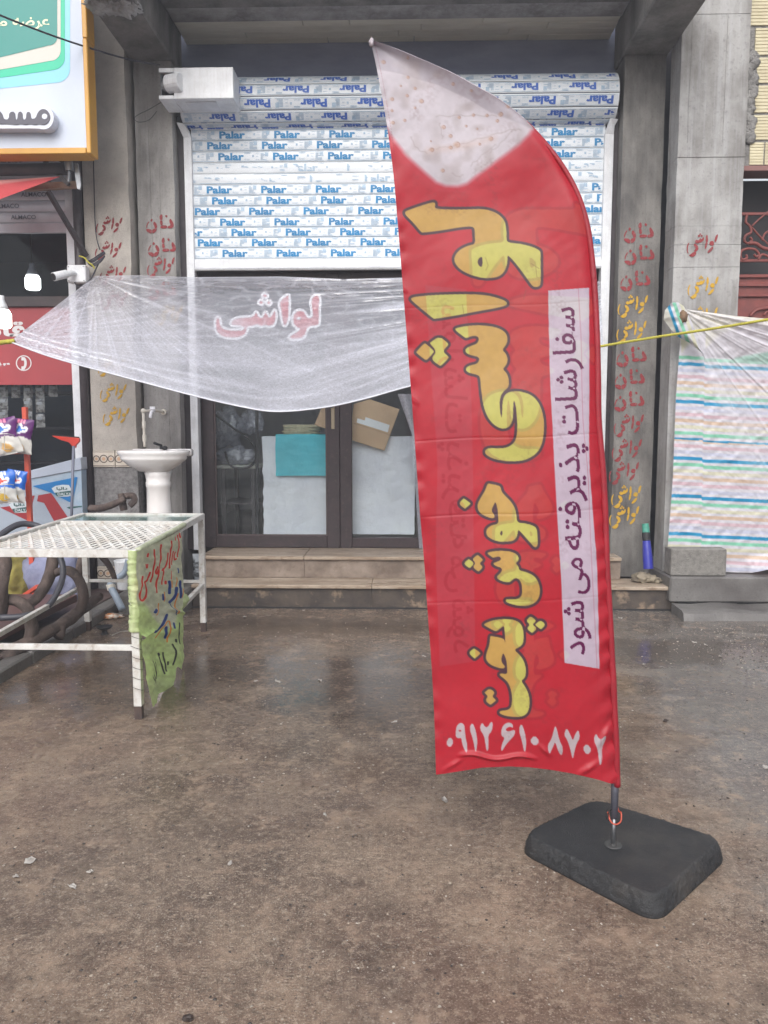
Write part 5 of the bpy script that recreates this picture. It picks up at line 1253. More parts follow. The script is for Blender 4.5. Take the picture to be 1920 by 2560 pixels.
RDS = [([(712, 20), (716, 65)], 14), ([(690, 40), (692, 190), (700, 175), (690, 305)], 12), ([(655, 60), (652, 100)], 9), ([(655, 250), (640, 300), (645, 345), (668, 330)], 16), ([(625, 240), (612, 330), (612, 400)], 12),
       ([(600, 115), (590, 250), (575, 440)], 16), ([(555, 260), (550, 370), (530, 440), (490, 470)], 15), ([(505, 450), (500, 640)], 14), ([(465, 160), (462, 300), (450, 470), (430, 740)], 16), ([(425, 430), (412, 500), (430, 520), (447, 470)], 18),
       ([(375, 220), (380, 400), (372, 610)], 16), ([(305, 270), (295, 300)], 18), ([(285, 400), (290, 440)], 12), ([(305, 400), (302, 440)], 12), ([(340, 500), (330, 560), (300, 600), (265, 620), (300, 690), (300, 760), (275, 830), (240, 850), (222, 800), (225, 680), (245, 550)], 18), ([(545, 610), (545, 630)], 22), ([(605, 480), (605, 580)], 6)]
strokes(RDS, (196, 52, 40), (196, 198, 176))
ORS = [([(680, 760), (650, 900), (690, 1000)], 12), ([(440, 1300), (480, 1230), (572, 1060), (592, 1180), (555, 1350)], 10), ([(445, 880), (462, 970), (425, 1020)], 9), ([(530, 740), (520, 850)], 8), ([(668, 560), (652, 690)], 8), ([(742, 700), (742, 800)], 8), ([(610, 600), (615, 680)], 8)]
strokes(ORS, (204, 122, 46))
BLS = [([(585, 610), (592, 680), (588, 750)], 24), ([(700, 610), (705, 700), (722, 800)], 26), ([(660, 690), (650, 800), (590, 860)], 28), ([(590, 870), (640, 950), (680, 1015)], 7), ([(505, 770), (505, 830)], 20), ([(395, 985), (430, 940), (400, 1000), (430, 960)], 20), ([(395, 1225), (440, 1225), (520, 1100), (560, 1020)], 26), ([(545, 1170), (545, 1300)], 20), ([(690, 450), (690, 500)], 12), ([(620, 1120), (620, 1180)], 14)]
strokes(BLS, (40, 62, 124))
BKS = [([(368, 1590), (358, 1650), (392, 1680), (416, 1850)], 15), ([(355, 1790), (370, 1820)], 26), ([(430, 1600), (442, 1640), (460, 1800)], 12), ([(490, 1500), (540, 1740)], 10), ([(488, 1495), (495, 1510)], 20), ([(530, 1480), (555, 1710)], 9), ([(565, 1595), (567, 1630)], 10), ([(600, 1380), (632, 1470), (610, 1630)], 13), ([(640, 1325), (640, 1345)], 20), ([(690, 1120), (670, 1210), (695, 1370)], 14)]
strokes(BKS, (40, 44, 42))
# colour was read as seen; the cloth itself is a little brighter
PT = unproject(GX, GY, pl0, nrm)
dsp = 0.018*(vnoise(GX, GY, 34, 11)-0.5)+0.008*(vnoise(GX, GY, 11, 12)-0.5)
dsp += 0.03*np.clip((t[:, None]-0.55)/0.3, 0, 1)*np.sin(s*9+1)[None, :]*0.8
dsp += 0.02*np.exp(-((GY-(1330+1300*0.2035-0.5*(GX-345)))/5)**2)*np.clip((400-GX)/30, 0, 1)
dsp += 0.022*np.exp(-((GY-(1330+960*0.2035+0.3*(GX-430)))/5)**2)*np.clip((GX-405)/30, 0, 1)
PT = PT+np.array(nrm)*(dsp+0.012)[..., None]
gc = thing('green_banner_cloth', NR+up*0.3, 'green cloth banner with hand painted red and blue lettering tied to the table end', 'banner')
grid_obj('cloth_panel', PT, cloth_mat('green_cloth', transl=0.15, rough=0.8, bump=0.3, bscale=300, gloss=0.2), gc, colors=np.clip(CO*1.06, 0, 255))
# the rolled hem lashed along the top rail and round the leg
GRN = M('green_hem', (188, 192, 168), (158, 164, 136), rough=0.8, nscale=20, bump=0.6, bscale=45, dist=0.01)
hem = [NR.lerp(FR, k/40*0.62)+up*(TZ-0.006+0.003*mnoise.noise(Vector((k*0.8, 5, 0))))+nrm*0.020 for k in range(41)]
obj('rolled_hem', MB().tube(hem, [0.0165+0.002*mnoise.noise(Vector((k*0.9, 0, 0))) for k in range(41)], 10, True, 0.25), GRN, gc, smooth=True)
hem2 = [NR+up*(TZ-0.004-0.0075*k)+Vector((0.004*mnoise.noise(Vector((k*0.7, 2, 0))), -0.008, 0)) for k in range(58)]
obj('rolled_hem', MB().tube(hem2, [0.029+0.007*mnoise.noise(Vector((k*0.55, 8, 0)))+0.004*mnoise.noise(Vector((k*1.4, 3, 0))) for k in range(58)], 14, True, 0.35), M('green_hem_bright', (186, 196, 152), (160, 174, 122), rough=0.8, nscale=20, bump=0.6, bscale=45, dist=0.01), gc, smooth=True)
kn = P(452, 1504, Y=(NR.lerp(FR, 0.55)).y)
obj('knotted_corner', MB().lump(kn+nrm*0.01, (0.03, 0.10, 0.045), 0.5, 2.4, 3, 3.3), MATS['green_hem_bright'], gc, smooth=True)
mb = MB()
for k in range(12):
    z = TZ-0.12-0.055*k; zz_ = z-0.02
    mb.tube([NR+Vector((-0.025, -0.026, z)), NR+Vector((0.0, -0.029, (z+zz_)/2)), NR+Vector((0.027, -0.022, zz_)), NR+Vector((0.03, 0.03, zz_-0.01))], 0.0014, 4)
obj('lashing_thread', mb, BLACK, gc, recalc=False)

# ------------------------------------------------------------------ clear polythene sheet slung in front of the shop
TOPE = [(238, 690), (330, 688), (480, 693), (700, 691), (860, 698), (1010, 694), (1250, 700), (1500, 704)]
BOTE = [(24, 854), (130, 893), (300, 940), (480, 988), (600, 1016), (690, 1029), (800, 1020), (900, 1000), (1022, 966), (1250, 905), (1508, 862)]
ny, nx = 150, 420
s = np.linspace(0, 1, nx); tx, ty = poly_at(TOPE, s); bx2, by2 = poly_at(catmull([(x, y, 0) for x, y in BOTE], 6) and [(p.x, p.y) for p in catmull([(x, y, 0) for x, y in BOTE], 6)], s)
G = np.zeros((ny, nx, 3)); wet = np.zeros((ny, nx))
tt = np.linspace(0, 1, ny)
Yt = np.interp(s, (0, 0.08, 0.2, 1), (6.83, 6.86, 7.06, 7.06)); Yb = np.interp(s, (0, 0.5, 1), (5.75, 5.55, 5.6))
PXg = tx*(1-tt[:, None])+bx2*tt[:, None]; PYg = ty*(1-tt[:, None])+by2*tt[:, None]
sag = np.sin(math.pi*tt)[:, None]*np.sin(math.pi*np.clip(s, 0, 1))[None, :]
Yg = Yt*(1-tt[:, None])+Yb*tt[:, None]
def fan(cx_, cy_, n_, seed, sq=1.0):
    ang = np.arctan2((PYg-cy_)*sq, PXg-cx_); rr = np.hypot(PXg-cx_, PYg-cy_)
    v1 = vnoise(ang*n_, rr/900, 1.0, seed); v2 = vnoise(ang*n_*2.7, rr/500, 1.0, seed+1)
    return np.abs(v1-0.5)*2, np.abs(v2-0.5)*2, rr
a1, a2, r1 = fan(235, 690, 16, 21); b1_, b2_, r2_ = fan(1600, 700, 34, 22, 1.0); c1_, c2_, r3 = fan(10, 852, 26, 23); 
ridge = lambda v: np.clip(1-v*3.6, 0, 1)**1.5
wA = np.exp(-r1/260); wB = np.clip((PXg-600)/600, 0, 1)*np.clip(1.1-tt[:, None]*0.9, 0, 1); wC = np.exp(-r3/320)
top = np.clip(1-tt[:, None]/0.16, 0, 1)
hz = vnoise(PXg/5, PYg+0.03*PXg, 8, 31); hzr = ridge(np.abs(hz-0.5)*2)*np.clip(1-tt[:, None]*1.3, 0, 1)
ridges = wA*(ridge(a1)+0.6*ridge(a2))+1.7*wB*(ridge(b1_)+0.8*ridge(b2_))+wC*(ridge(c1_)+0.6*ridge(c2_))+0.6*hzr
lowf = vnoise(PXg/3, PYg, 30, 41)
fold = np.exp(-((tt[:, None]-(0.90-0.02*np.sin(s*14)))/0.012)**2)*np.clip(1.2-s*1.6, 0, 1)+np.exp(-((tt[:, None]-(0.83+0.05*s))/0.010)**2)*np.clip(1-s*1.8, 0, 1)
hem_ = np.exp(-((tt[:, None]-1)/0.012)**2)+0.7*np.exp(-((tt[:, None])/0.012)**2)
wet = 0.10+0.62*np.clip((tt[:, None]-0.12)/0.55, 0, 1)*(0.8+0.4*(lowf-0.5))+0.6*np.clip(ridges, 0, 1.5)+0.4*fold+0.5*hem_+0.12*np.exp(-r3/200)
Yg = Yg-0.016*ridges-0.012*fold+0.010*(lowf-0.5)
D = np.array(_fw)+np.array(_r)*((PXg-CX)/F)[..., None]-np.array(_u)*((PYg-CY)/F)[..., None]
G = np.array(CAMP)+D*(Yg/D[..., 1])[..., None]
G[..., 2] -= 0.0*sag
ps = thing('polythene_sheet', P(240, 690, Y=6.83), 'clear polythene sheet slung as a rain canopy, beaded with water', 'plastic sheet')
grid_obj('film', G, film_mat('polythene', 0.18, 0.90), ps, attrs={'wet': np.clip(wet, 0, 1.2)})
obj('bottom_roll', MB().tube([Vector(G[-1, i]) for i in range(0, nx, 4)], 0.006, 6), M('film_roll', (206, 208, 218), rough=0.25), ps, smooth=True)
rope([P(34, 853, Y=5.75), P(14, 855, Y=5.74), P(-60, 860, Y=5.7), P(-300, 850, Y=5.5)], 0.016, 'yellow_rope', 'frayed yellow rope knotted to the left corner of the polythene sheet', 3, 9)
rope([P(1500, 866, Y=5.6), P(1640, 843, Y=5.45), P(1780, 822, Y=5.3), P(1925, 798, Y=5.15), P(2150, 760, Y=4.9)], 0.0085, 'yellow_rope', 'taut yellow rope stretched in front of the striped sheet', 3, 26)

# ------------------------------------------------------------------ right-hand side
Y3 = 6.72
x3a, x3b = P(1686, 600, Y=Y3).x, P(1852, 600, Y=Y3).x
p3 = thing('concrete_pillar', ((x3a+x3b)/2, Y3, 0.3), 'broad pale concrete pillar beside the clay block wall, stencilled above the striped sheet', 'pillar')
zj = [0.30, P(1770, 688-20, Y=Y3).z, P(1770, 612, Y=Y3).z, P(1770, 565, Y=Y3).z, P(1770, 393, Y=Y3).z, P(1770, 36, Y=Y3).z, 5.6]
for k in range(6):
    j = random.uniform(-0.006, 0.006)
    mb = MB(); n = 10; z0_, z1_ = zj[k]+0.0015, zj[k+1]-0.0015
    for i in range(n+1):
        z = z0_+(z1_-z0_)*i/n
        for q_, (x, y) in enumerate(((x3a, Y3+j), (x3b, Y3+j), (x3b, Y3+0.24), (x3a, Y3+0.24))):
            w_ = mnoise.noise(Vector((q_*5, z*9, k)))*0.006; mb.v.append((x+w_, y, z))
    for i in range(n):
        for q_ in range(4): a = i*4+q_; b = i*4+(q_+1) % 4; mb.f.append((a, b, b+4, a+4))
    mb.f += [(3, 2, 1, 0), tuple(n*4+q_ for q_ in range(4))]
    obj('concrete_lift', mb, CONC_L, p3)
boxo('core', x3a+0.02, x3b-0.02, Y3+0.02, Y3+0.22, 0.3, 5.6, CONC_D, p3, bevel=0)
for k, xx in enumerate((0.14, 0.66)):
    xq = x3a+(x3b-x3a)*xx; m_ = MB().tube([(xq+mnoise.noise(Vector((k*9.1, z*1.8, 7)))*0.008, Y3-0.006, z) for z in np.linspace(3.9, 4.9, 40)], 0.0009, 4); obj('board_seam', m_, CONC_D, p3, recalc=False)
stencil('lav', *R7(1010, 445), 79, Y3-0.005, RED_ST, p3); stencil('lav', *R7(1018, 860), 78, Y3-0.005, YEL_ST, p3); stencil('lav', *R7(1010, 1165), 78, Y3-0.005, YEL_ST, p3)
# clay block wall
BLK = M('clay_block', (208, 200, 172), (190, 180, 152), rough=0.85, nscale=6, bump=0.3, bscale=60, island=True); MORT = M('mortar', (150, 148, 146), (116, 114, 112), rough=0.9, nscale=12, bump=1.0, bscale=60, dist=0.02)
bw = thing('clay_block_wall', P(1900, 410, Y=Y3+0.03), 'wall of ribbed yellow clay blocks above the red brown gate', 'wall')
YB3 = Y3+0.05
def block_mesh(w, h):
    mb = MB(); n = 8; prof = []
    for k in range(n):
        z = h*k/n; prof += [(-0.0, z+0.004), (-0.0, z+h/n-0.006), (0.005, z+h/n-0.005), (0.005, z+h/n+0.003)]
    prof = [(0.1, 0.002)]+prof[:-1]+[(0.1, h-0.004)]
    m = len(prof)
    for x in (0, w): mb.v += [(x, y, z) for y, z in prof]
    for i in range(m-1): mb.f.append((i, i+1, m+i+1, m+i))
    mb.f += [tuple(reversed(range(m))), tuple(range(m, 2*m))]; return mb
ylev = [415, 352, 284, 210, 140, 66, -6, -76, -146]
for r_ in range(len(ylev)-1):
    z0_, z1_ = P(1890, ylev[r_], Y=YB3).z, P(1890, ylev[r_+1], Y=YB3).z
    xx = x3b+(0.012 if r_ % 2 else 0.05)+0.02*random.random()
    first = random.uniform(0.06, 0.2) if r_ % 2 == 0 else 0.24
    ws = [first]+[0.245]*7
    for w in ws:
        m_ = block_mesh(w-0.012, z1_-z0_-0.014); m_.v = [(x+xx, y+YB3+random.random()*0, z+z0_+0.007) for x, y, z in m_.v]
        obj('clay_block', m_, BLK, bw); xx += w
boxo('mortar_bed', x3b+0.001, x3b+2.2, YB3+0.012, YB3+0.2, P(1890, 415, Y=YB3).z, 5.6, MORT, bw, bevel=0)
mb = MB()
for k in range(26): mb.lump((x3b+0.02+0.05*random.random(), YB3-0.005, P(1890, 140+205*k/25, Y=YB3).z), (0.045, 0.02, 0.05), 0.5, 2.6, 2, k*1.9)
obj('mortar_smear', mb, MORT, bw, smooth=True)
REDBR = M('oxide_red_steel', (128, 62, 56), (108, 52, 48), rough=0.5, nscale=8, bump=0.1, speck=(90, 48, 44), sscale=60, samount=0.3)
zl0, zl1 = P(1890, 428, Y=YB3).z, P(1890, 414, Y=YB3).z
boxo('lintel', x3b+0.0, x3b+2.2, YB3-0.01, YB3+0.2, zl0, zl1-0.002, M('lintel_red', (128, 92, 88), rough=0.7), bw)
# gate
gt = thing('steel_gate', P(1890, 900, Y=YB3+0.15), 'oxide red steel gate with scrollwork behind the striped sheet', 'gate')
YGt = YB3+0.12; gx0 = x3b+0.005; gx1 = x3b+2.2
zg = lambda y: P(1890, y, Y=YGt).z
boxo('dark_backing', gx0, gx1, YGt+0.25, YGt+0.28, 0.31, zg(428), M('gate_gloom', (40, 36, 40), rough=0.7), gt)  # dark sheet whose colour stands for the gloom behind the scrollwork
boxo('panel', gx0, gx1, YGt+0.02, YGt+0.04, 0.31, zg(690), REDBR, gt)
for y0_, y1_ in ((686, 694), (706, 716), (735, 742), (880, 890)): boxo('moulding', gx0, gx1, YGt-0.005, YGt+0.019, zg(y1_), zg(y0_), REDBR, gt)
boxo('crossbar', gx0, gx1, YGt-0.005, YGt+0.02, zg(655), zg(648), REDBR, gt)
boxo('crossbar', gx0, gx1, YGt-0.005, YGt+0.02, zg(538), zg(531), REDBR, gt)
def g7(x, y): return P(1500+x*0.2532, 500+y*0.2532, Y=YGt)
def scroll(pts, r=0.011): obj('scroll', MB().tube(catmull([g7(*p) for p in pts], 5), r, 8), REDBR, gt, smooth=True)
scroll([(1450, 150), (1440, 220), (1480, 260), (1490, 320), (1440, 350), (1425, 400), (1460, 430), (1500, 400), (1480, 370)])
scroll([(1500, 260), (1560, 200), (1620, 150), (1680, 100)], 0.008); scroll([(1500, 270), (1560, 340), (1620, 400), (1700, 470)], 0.008)
scroll([(1470, 430), (1540, 430), (1600, 470), (1680, 490)], 0.016); scroll([(1460, 480), (1400, 500), (1385, 550), (1410, 590), (1450, 570), (1440, 540)])
scroll([(1460, 480), (1530, 490), (1570, 540), (1540, 560), (1520, 535)]); scroll([(1560, 590), (1600, 540), (1660, 560), (1700, 600)]); scroll([(1480, 1150), (1540, 1090), (1620, 1070), (1720, 1060)], 0.014)
scroll([(1620, 1140), (1640, 1110), (1680, 1100)], 0.01); scroll([(1600, 400), (1630, 330), (1690, 300)], 0.009)
# small bits outside the frame keep the gate going
for k in range(4): boxo('upright', gx0+0.35+k*0.45, gx0+0.375+k*0.45, YGt-0.004, YGt+0.018, zg(530), zg(430), REDBR, gt)

# striped sheet
TARPC = {'b': (38, 142, 188), 'g': (128, 196, 168), 'y': (206, 204, 172), 'o': (204, 172, 142), 'p': (204, 168, 178), 'l': (186, 190, 212), 'w': (208, 206, 214)}
def stripe_colour(zpx):
    """zpx: height on the sheet measured in photo rows of the lower hem pattern"""
    seq = 'bgyopl'; c = np.zeros(zpx.shape+(3,)); c[:] = TARPC['w']
    ph_ = (zpx-1239.3)/15.75; k = np.floor(ph_+0.5).astype(int); fr_ = ph_-k; m = np.clip((0.30-np.abs(fr_))/0.06, 0, 1)
    up_ = zpx < 1098
    for i, ch in enumerate(seq):
        m1 = ((k % 6) == i) & ~up_; m2 = (((9-0-k-18) % 6) == i) & up_
        c = over(c, m*(m1 | m2), TARPC[ch], 1.0 if ch in 'bg' else 0.75)
    return c
tp_ = thing('striped_sheet', P(1700, 1428, Y=6.6), 'white plastic sheet with pastel stripes hung over the right gateway', 'tarpaulin')
ny, nx = 300, 170
t = np.linspace(0, 1, ny)[:, None]; s = np.linspace(0, 1, nx)[None, :]
lx, ly = poly_at([(1704, 800), (1700, 880), (1690, 1000), (1682, 1200), (1668, 1380), (1666, 1424)], t[:, 0])
sx_, sy_ = poly_at([(1704, 774), (1742, 777), (1840, 790), (1920, 797), (2200, 805)], s[0])
rx_ = 2200+0*lx
GX = lx[:, None]*(1-s)+rx_[:, None]*s+0*t
GX = GX
ytop = np.interp(GX, (1660, 1704, 1742, 1840, 1920, 2200), (800, 772, 777, 790, 797, 805)); ybot = np.interp(GX, (1660, 1675, 1800, 1880, 1920, 2200), (1424, 1430, 1430, 1432, 1424, 1420))
GY = ytop+(ybot-ytop)*t
# rows run down; folds radiate from the tied corner
ang = np.arctan2(GY-770, GX-1698); rad_ = np.hypot(GX-1698, GY-770)
f1 = vnoise(ang*11, rad_/1400, 1.0, 51); f2 = vnoise(ang*24, rad_/1200, 1.0, 52)
diag = np.clip((ang-0.05)/0.1, 0, 1)*np.clip((1.22-ang)/0.15, 0, 1)
rip = np.clip(1-np.abs(f1-0.5)*7, 0, 1)+0.6*np.clip(1-np.abs(f2-0.5)*7, 0, 1)
fade = np.exp(-rad_/520)*diag
zp = GY-np.clip((GX-1690)*0.045, 0, 20)*1.0
zp = np.where(GX > 1762-0.02*(GY-900), zp-4, zp)
up_w = np.clip(1-(GY-ytop)/110, 0, 1)
zp = zp*(1-up_w)+(ytop*0+880+ (GY-ytop)*0.95)*up_w
CT = stripe_colour(zp); CT = over(CT, fade*np.clip((f1-0.35)*2.2, 0, 1), (196, 194, 202), 0.6); CT = over(CT, np.clip(fade*1.3, 0, 1)*np.clip(rip, 0, 1), (230, 229, 236), 0.7)  # doubled layers plus fold highlights and shade, tinted into the sheet colour
CT = CT*(0.97+0.06*vnoise(GX, GY, 7, 6)[..., None]); CT = over(CT, np.clip(diag*np.exp(-rad_/420), 0, 1), (206, 202, 210), 0.45)
crk = vnoise(GX+GY*0.6, GY, 16, 61); crk2 = vnoise(GX-GY*0.5, GY*1.0, 7, 62); crk3 = vnoise(GX+1.1*GY, GY, 4, 63)
Ysh = 6.60-0.10*up_w*np.clip((GX-1700)/150, 0, 1)-0.020*fade*rip*np.clip(rad_/120, 0, 1)-0.03*fade*(f1-0.5)+0.012*(crk-0.5)+0.005*(crk2-0.5)+0.0016*(crk3-0.5)-0.12*np.clip((GX-1860)/60, 0, 1)*np.clip((GY-1385)/45, 0, 1)
D = np.array(_fw)+np.array(_r)*((GX-CX)/F)[..., None]-np.array(_u)*((GY-CY)/F)[..., None]
G = np.array(CAMP)+D*(Ysh/D[..., 1])[..., None]; G[..., 2] = np.maximum(G[..., 2], 0.309)
TCL = cloth_mat('striped_sheet', rough=0.38, transl=0.3, bump=0.25, bscale=120, gloss=0.45)
grid_obj('sheet', G, TCL, tp_, colors=np.clip(CT*1.04, 0, 255))
# folded corner flap in front
FLP = [(630, 1180), (640, 1090), (700, 1020), (770, 1008), (850, 1040), (905, 1095), (940, 1200), (1000, 1400), (1040, 1560), (1000, 1500), (900, 1420), (770, 1350), (710, 1290)]
ny, nx = 70, 40
lxs, lys = poly_at([R7(*p) for p in ((700, 1018), (640, 1090), (628, 1180), (710, 1290), (770, 1350), (900, 1420), (1010, 1515), (1045, 1600))], np.linspace(0, 1, ny))
rxs, rys = poly_at([R7(*p) for p in ((712, 1014), (770, 1008), (830, 1050), (880, 1150), (930, 1260), (980, 1400), (1020, 1510), (1048, 1602))], np.linspace(0, 1, ny))
s = np.linspace(0, 1, nx); GX = lxs[:, None]*(1-s)+rxs[:, None]*s; GY = lys[:, None]*(1-s)+rys[:, None]*s
q_ = (GX-1659)*0.94+(GY-760)*-0.33
CF = stripe_colour(1239.3+ (q_-10)*1.0+15.75*6)
CF = over(CF, np.clip((8-q_)/3, 0, 1), (226, 224, 214))
Yf = 6.50-0.05*np.sin(s*math.pi)[None, :]+0.02*(vnoise(GX, GY, 12, 71)-0.5)
D = np.array(_fw)+np.array(_r)*((GX-CX)/F)[..., None]-np.array(_u)*((GY-CY)/F)[..., None]
grid_obj('corner_flap', np.array(CAMP)+D*(Yf/D[..., 1])[..., None], TCL, tp_, colors=CF)
obj('knot', MB().lump(P(1708, 792, Y=6.46), (0.03, 0.03, 0.05), 0.5, 3, 3, 2.2), M('knot_cord', (120, 96, 76), rough=0.8), tp_, smooth=True)

# concrete block holding the sheet down
a, b, z0, z1 = rect(1678, 1362, 1817, 1430, 6.47)
mb = MB(); n = 8
boxo('concrete_block', a, b, 6.47, 6.66-0.02, 0.306, 0.306+(z1-z0), M('breeze_block', (140, 137, 132), (116, 113, 110), rough=0.9, nscale=25, bump=1.0, bscale=110, speck=(84, 82, 80), sscale=110, samount=0.6, dist=0.01), bevel=0.008, label='grey concrete block weighing down the striped sheet', cat='block')
# blue tube, rags
bt_ = thing('blue_tube', P(1622, 1425, Y=6.72), 'blue plastic tube with black and green upper half leaning in the gap', 'tube')
e = [P(1621, 1422, Y=6.70), P(1616, 1352, Y=6.74), P(1615, 1332, Y=6.76), P(1613, 1309, Y=6.77)]
obj('blue_sleeve', MB().tube([e[0], e[0].lerp(e[1], 0.5), e[1]], [0.043, 0.041, 0.033], 16), M('tube_blue', (52, 56, 158), (44, 48, 140), rough=0.3), bt_, smooth=False)
obj('black_band', MB().tube([e[1], e[2]], 0.034, 16), BLACK, bt_); obj('green_cap', MB().tube([e[2], e[3]], [0.033, 0.029], 16), M('tube_green', (80, 160, 140), (60, 130, 116), rough=0.35, nscale=40), bt_)
RAG = M('dirty_rag', (150, 140, 122), (104, 94, 82), rough=0.85, nscale=12, bump=0.6, bscale=30, dist=0.01)
for k, (x, y, sz) in enumerate(((1608, 1436, (0.08, 0.06, 0.05)), (1628, 1432, (0.07, 0.05, 0.04)), (1640, 1444, (0.06, 0.05, 0.028)))):
    c = P(x, y, Y=6.66); c.z = 0.212+sz[2]*0.7
    obj('crumpled_rag', MB().lump(c, sz, 0.6, 2.6, 3, k*4.3, flat=-sz[2]*0.7), RAG, smooth=True, label='crumpled dirty rag at the foot of the blue tube', cat='rag', group='rags around the blue tube')

# ------------------------------------------------------------------ litter
PAPER = M('wet_paper', (176, 172, 168), (136, 128, 120), rough=0.6, nscale=20)
spots = [(695, 1703, .034), (800, 1700, .04), (985, 1804, .028), (1110, 2000, .035), (812, 2035, .022), (75, 2150, .03), (40, 2190, .02), (225, 2178, .022), (575, 2157, .02), (1915, 1918, .03), (1735, 1605, .035), (1765, 1612, .025), (1550, 1545, .035), (612, 1542, .03), (440, 1532, .02), (465, 1540, .018), (760, 1525, .02), (1060, 1640, .028), (180, 2215, .03), (1012, 1565, .02), (1800, 1640, .02), (1610, 1660, .018), (200, 1590, .022), (185, 1583, .018), (330, 1545, .02), (640, 1702, .02)]
for k, (x, y, r_) in enumerate(spots):
    c = P(x, y, Z=0.004); mb = MB(); n = 9; r_ *= 0.8; rn = random.Random(k*13+5); asp = rn.uniform(0.35, 0.9); rot = rn.random()*3.1
    rim_ = [(r_*rn.uniform(0.55, 1.15)*math.cos(6.283*i/n), r_*asp*rn.uniform(0.5, 1.15)*math.sin(6.283*i/n), rn.choice((0.001, 0.003, 0.008))) for i in range(n)]
    mid_ = [(a*0.5+rn.uniform(-.2, .2)*r_, b*0.5, rn.uniform(0.001, 0.007)) for a, b, _ in rim_]
    for a, b, z in rim_+mid_+[(0, 0, 0.005)]: mb.v.append((c.x+a*math.cos(rot)-b*math.sin(rot), c.y+a*math.sin(rot)+b*math.cos(rot), 0.001+z*min(1, r_/0.025)))
    for i in range(n): j = (i+1) % n; mb.f += [(i, j, n+j), (i, n+j, n+i), (n+i, n+j, 2*n)]
    obj('paper_scrap', mb, PAPER, label='torn wet white paper scrap lying on the ground', cat='litter', group='paper scraps on the ground')
c = P(1455, 1838, Z=0)
for (x, y, lb) in ((1664, 1804, 'dark brown lump of mud on the ground right of the flag'), (470, 2552, 'dark clod of mud on the sandy ground in front')):
    c = P(x, y, Z=0); obj('mud_clod', MB().lump((c.x, c.y, 0.006), (0.014, 0.009, 0.008), 0.5, 3, 2, x*0.1, flat=-0.006), M('mud', (52, 42, 38), rough=0.6), label=lb, cat='mud')
c = P(275, 1546, Z=0.0)
obj('sweet_wrapper', MB().lump((c.x, c.y, 0.02), (0.085, 0.05, 0.022), 0.7, 2.6, 3, 8.8, flat=-0.018), M('wrapper_orange', (216, 132, 60), (226, 214, 200), rough=0.3, nscale=16, contrast=(0.45, 0.55)), smooth=True, label='crumpled orange and white wrapper under the table', cat='litter')
c = P(262, 1585, Z=0.0)
bwl = thing('black_bowl', (c.x, c.y, 0), 'small black plastic bowl on a foot under the table', 'bowl')
obj('bowl', MB().lathe([(0.02, 0.03), (0.05, 0.045), (0.06, 0.06), (0.057, 0.06), (0.045, 0.048)], (c.x, c.y, 0), 20), BLACK, bwl, smooth=True); obj('foot', MB().lathe([(0.03, 0), (0.02, 0.012), (0.018, 0.03)], (c.x, c.y, 0), 14), BLACK, bwl)
obj('cord_scrap', MB().tube(catmull([P(x, y, Z=0.004) for x, y in ((280, 1588), (300, 1580), (312, 1578), (330, 1577))], 5), 0.004, 6), PAPER, smooth=True, label='short pale cord lying beside the black bowl', cat='cord')

# ------------------------------------------------------------------ the feather flag
YFL = 2.585
TIP = (927, 104)
LEDGE = [(927, 104), (942, 172), (960, 270), (972, 345), (984, 440), (992, 530), (1001, 640), (1012, 780), (1024, 930), (1036, 1090), (1048, 1260), (1060, 1400), (1070, 1540), (1080, 1680), (1086, 1800), (1089, 1900), (1090, 1934)]
REDGE = [(929, 101), (965, 112), (1020, 135), (1080, 160), (1140, 187), (1200, 220), (1255, 252), (1312, 296), (1360, 345), (1400, 395), (1432, 445), (1457, 500), (1474, 560), (1485, 630), (1493, 720), (1500, 860), (1501, 960), (1503, 1060), (1514, 1180), (1520, 1300), (1524, 1420), (1532, 1560), (1541, 1740), (1547, 1860), (1550, 1963)]
def cm2(pts): return [(p.x, p.y) for p in catmull([(a, b, 0) for a, b in pts], 6)]
ny, nx = 1080, 290
t = np.linspace(0, 1, ny)
lx, ly = poly_at(cm2(LEDGE), t)
tr = 1-(1-t)*1.0
# pair rows by height so the rows stay level: right edge is walked faster near the tip
rx, ry = poly_at(cm2(REDGE), np.interp(t, (0, 0.06, 0.14, 0.24, 0.34, 1), (0, 0.16, 0.27, 0.36, 0.445, 1)))
s = np.linspace(0, 1, nx)
GX = lx[:, None]*(1-s)+rx[:, None]*s; GY = ly[:, None]*(1-s)+ry[:, None]*s
bow = np.interp(s, (0, .05, .12, .25, .40, .5, .62, .75, .88, .95, 1), (0, -4, -12, -27, -35, -36, -32, -24, -12, -4, 0))
GY = GY+bow[None, :]*np.clip((t[:, None]-0.72)/0.28, 0, 1)**2.2
A_ = lambda pts: [(980+x*0.24111, 480+y*0.24111) for x, y in pts]
B_ = lambda pts: [(1000+x*0.24111, 780+y*0.24111) for x, y in pts]
C_ = lambda pts: [(1120+x*0.18083, 1180+y*0.18083) for x, y in pts]
D_ = lambda pts: [(1100+x*0.18083, 1500+y*0.18083) for x, y in pts]
E_ = lambda pts: [(1090+x*0.2833, 1780+y*0.2833) for x, y in pts]
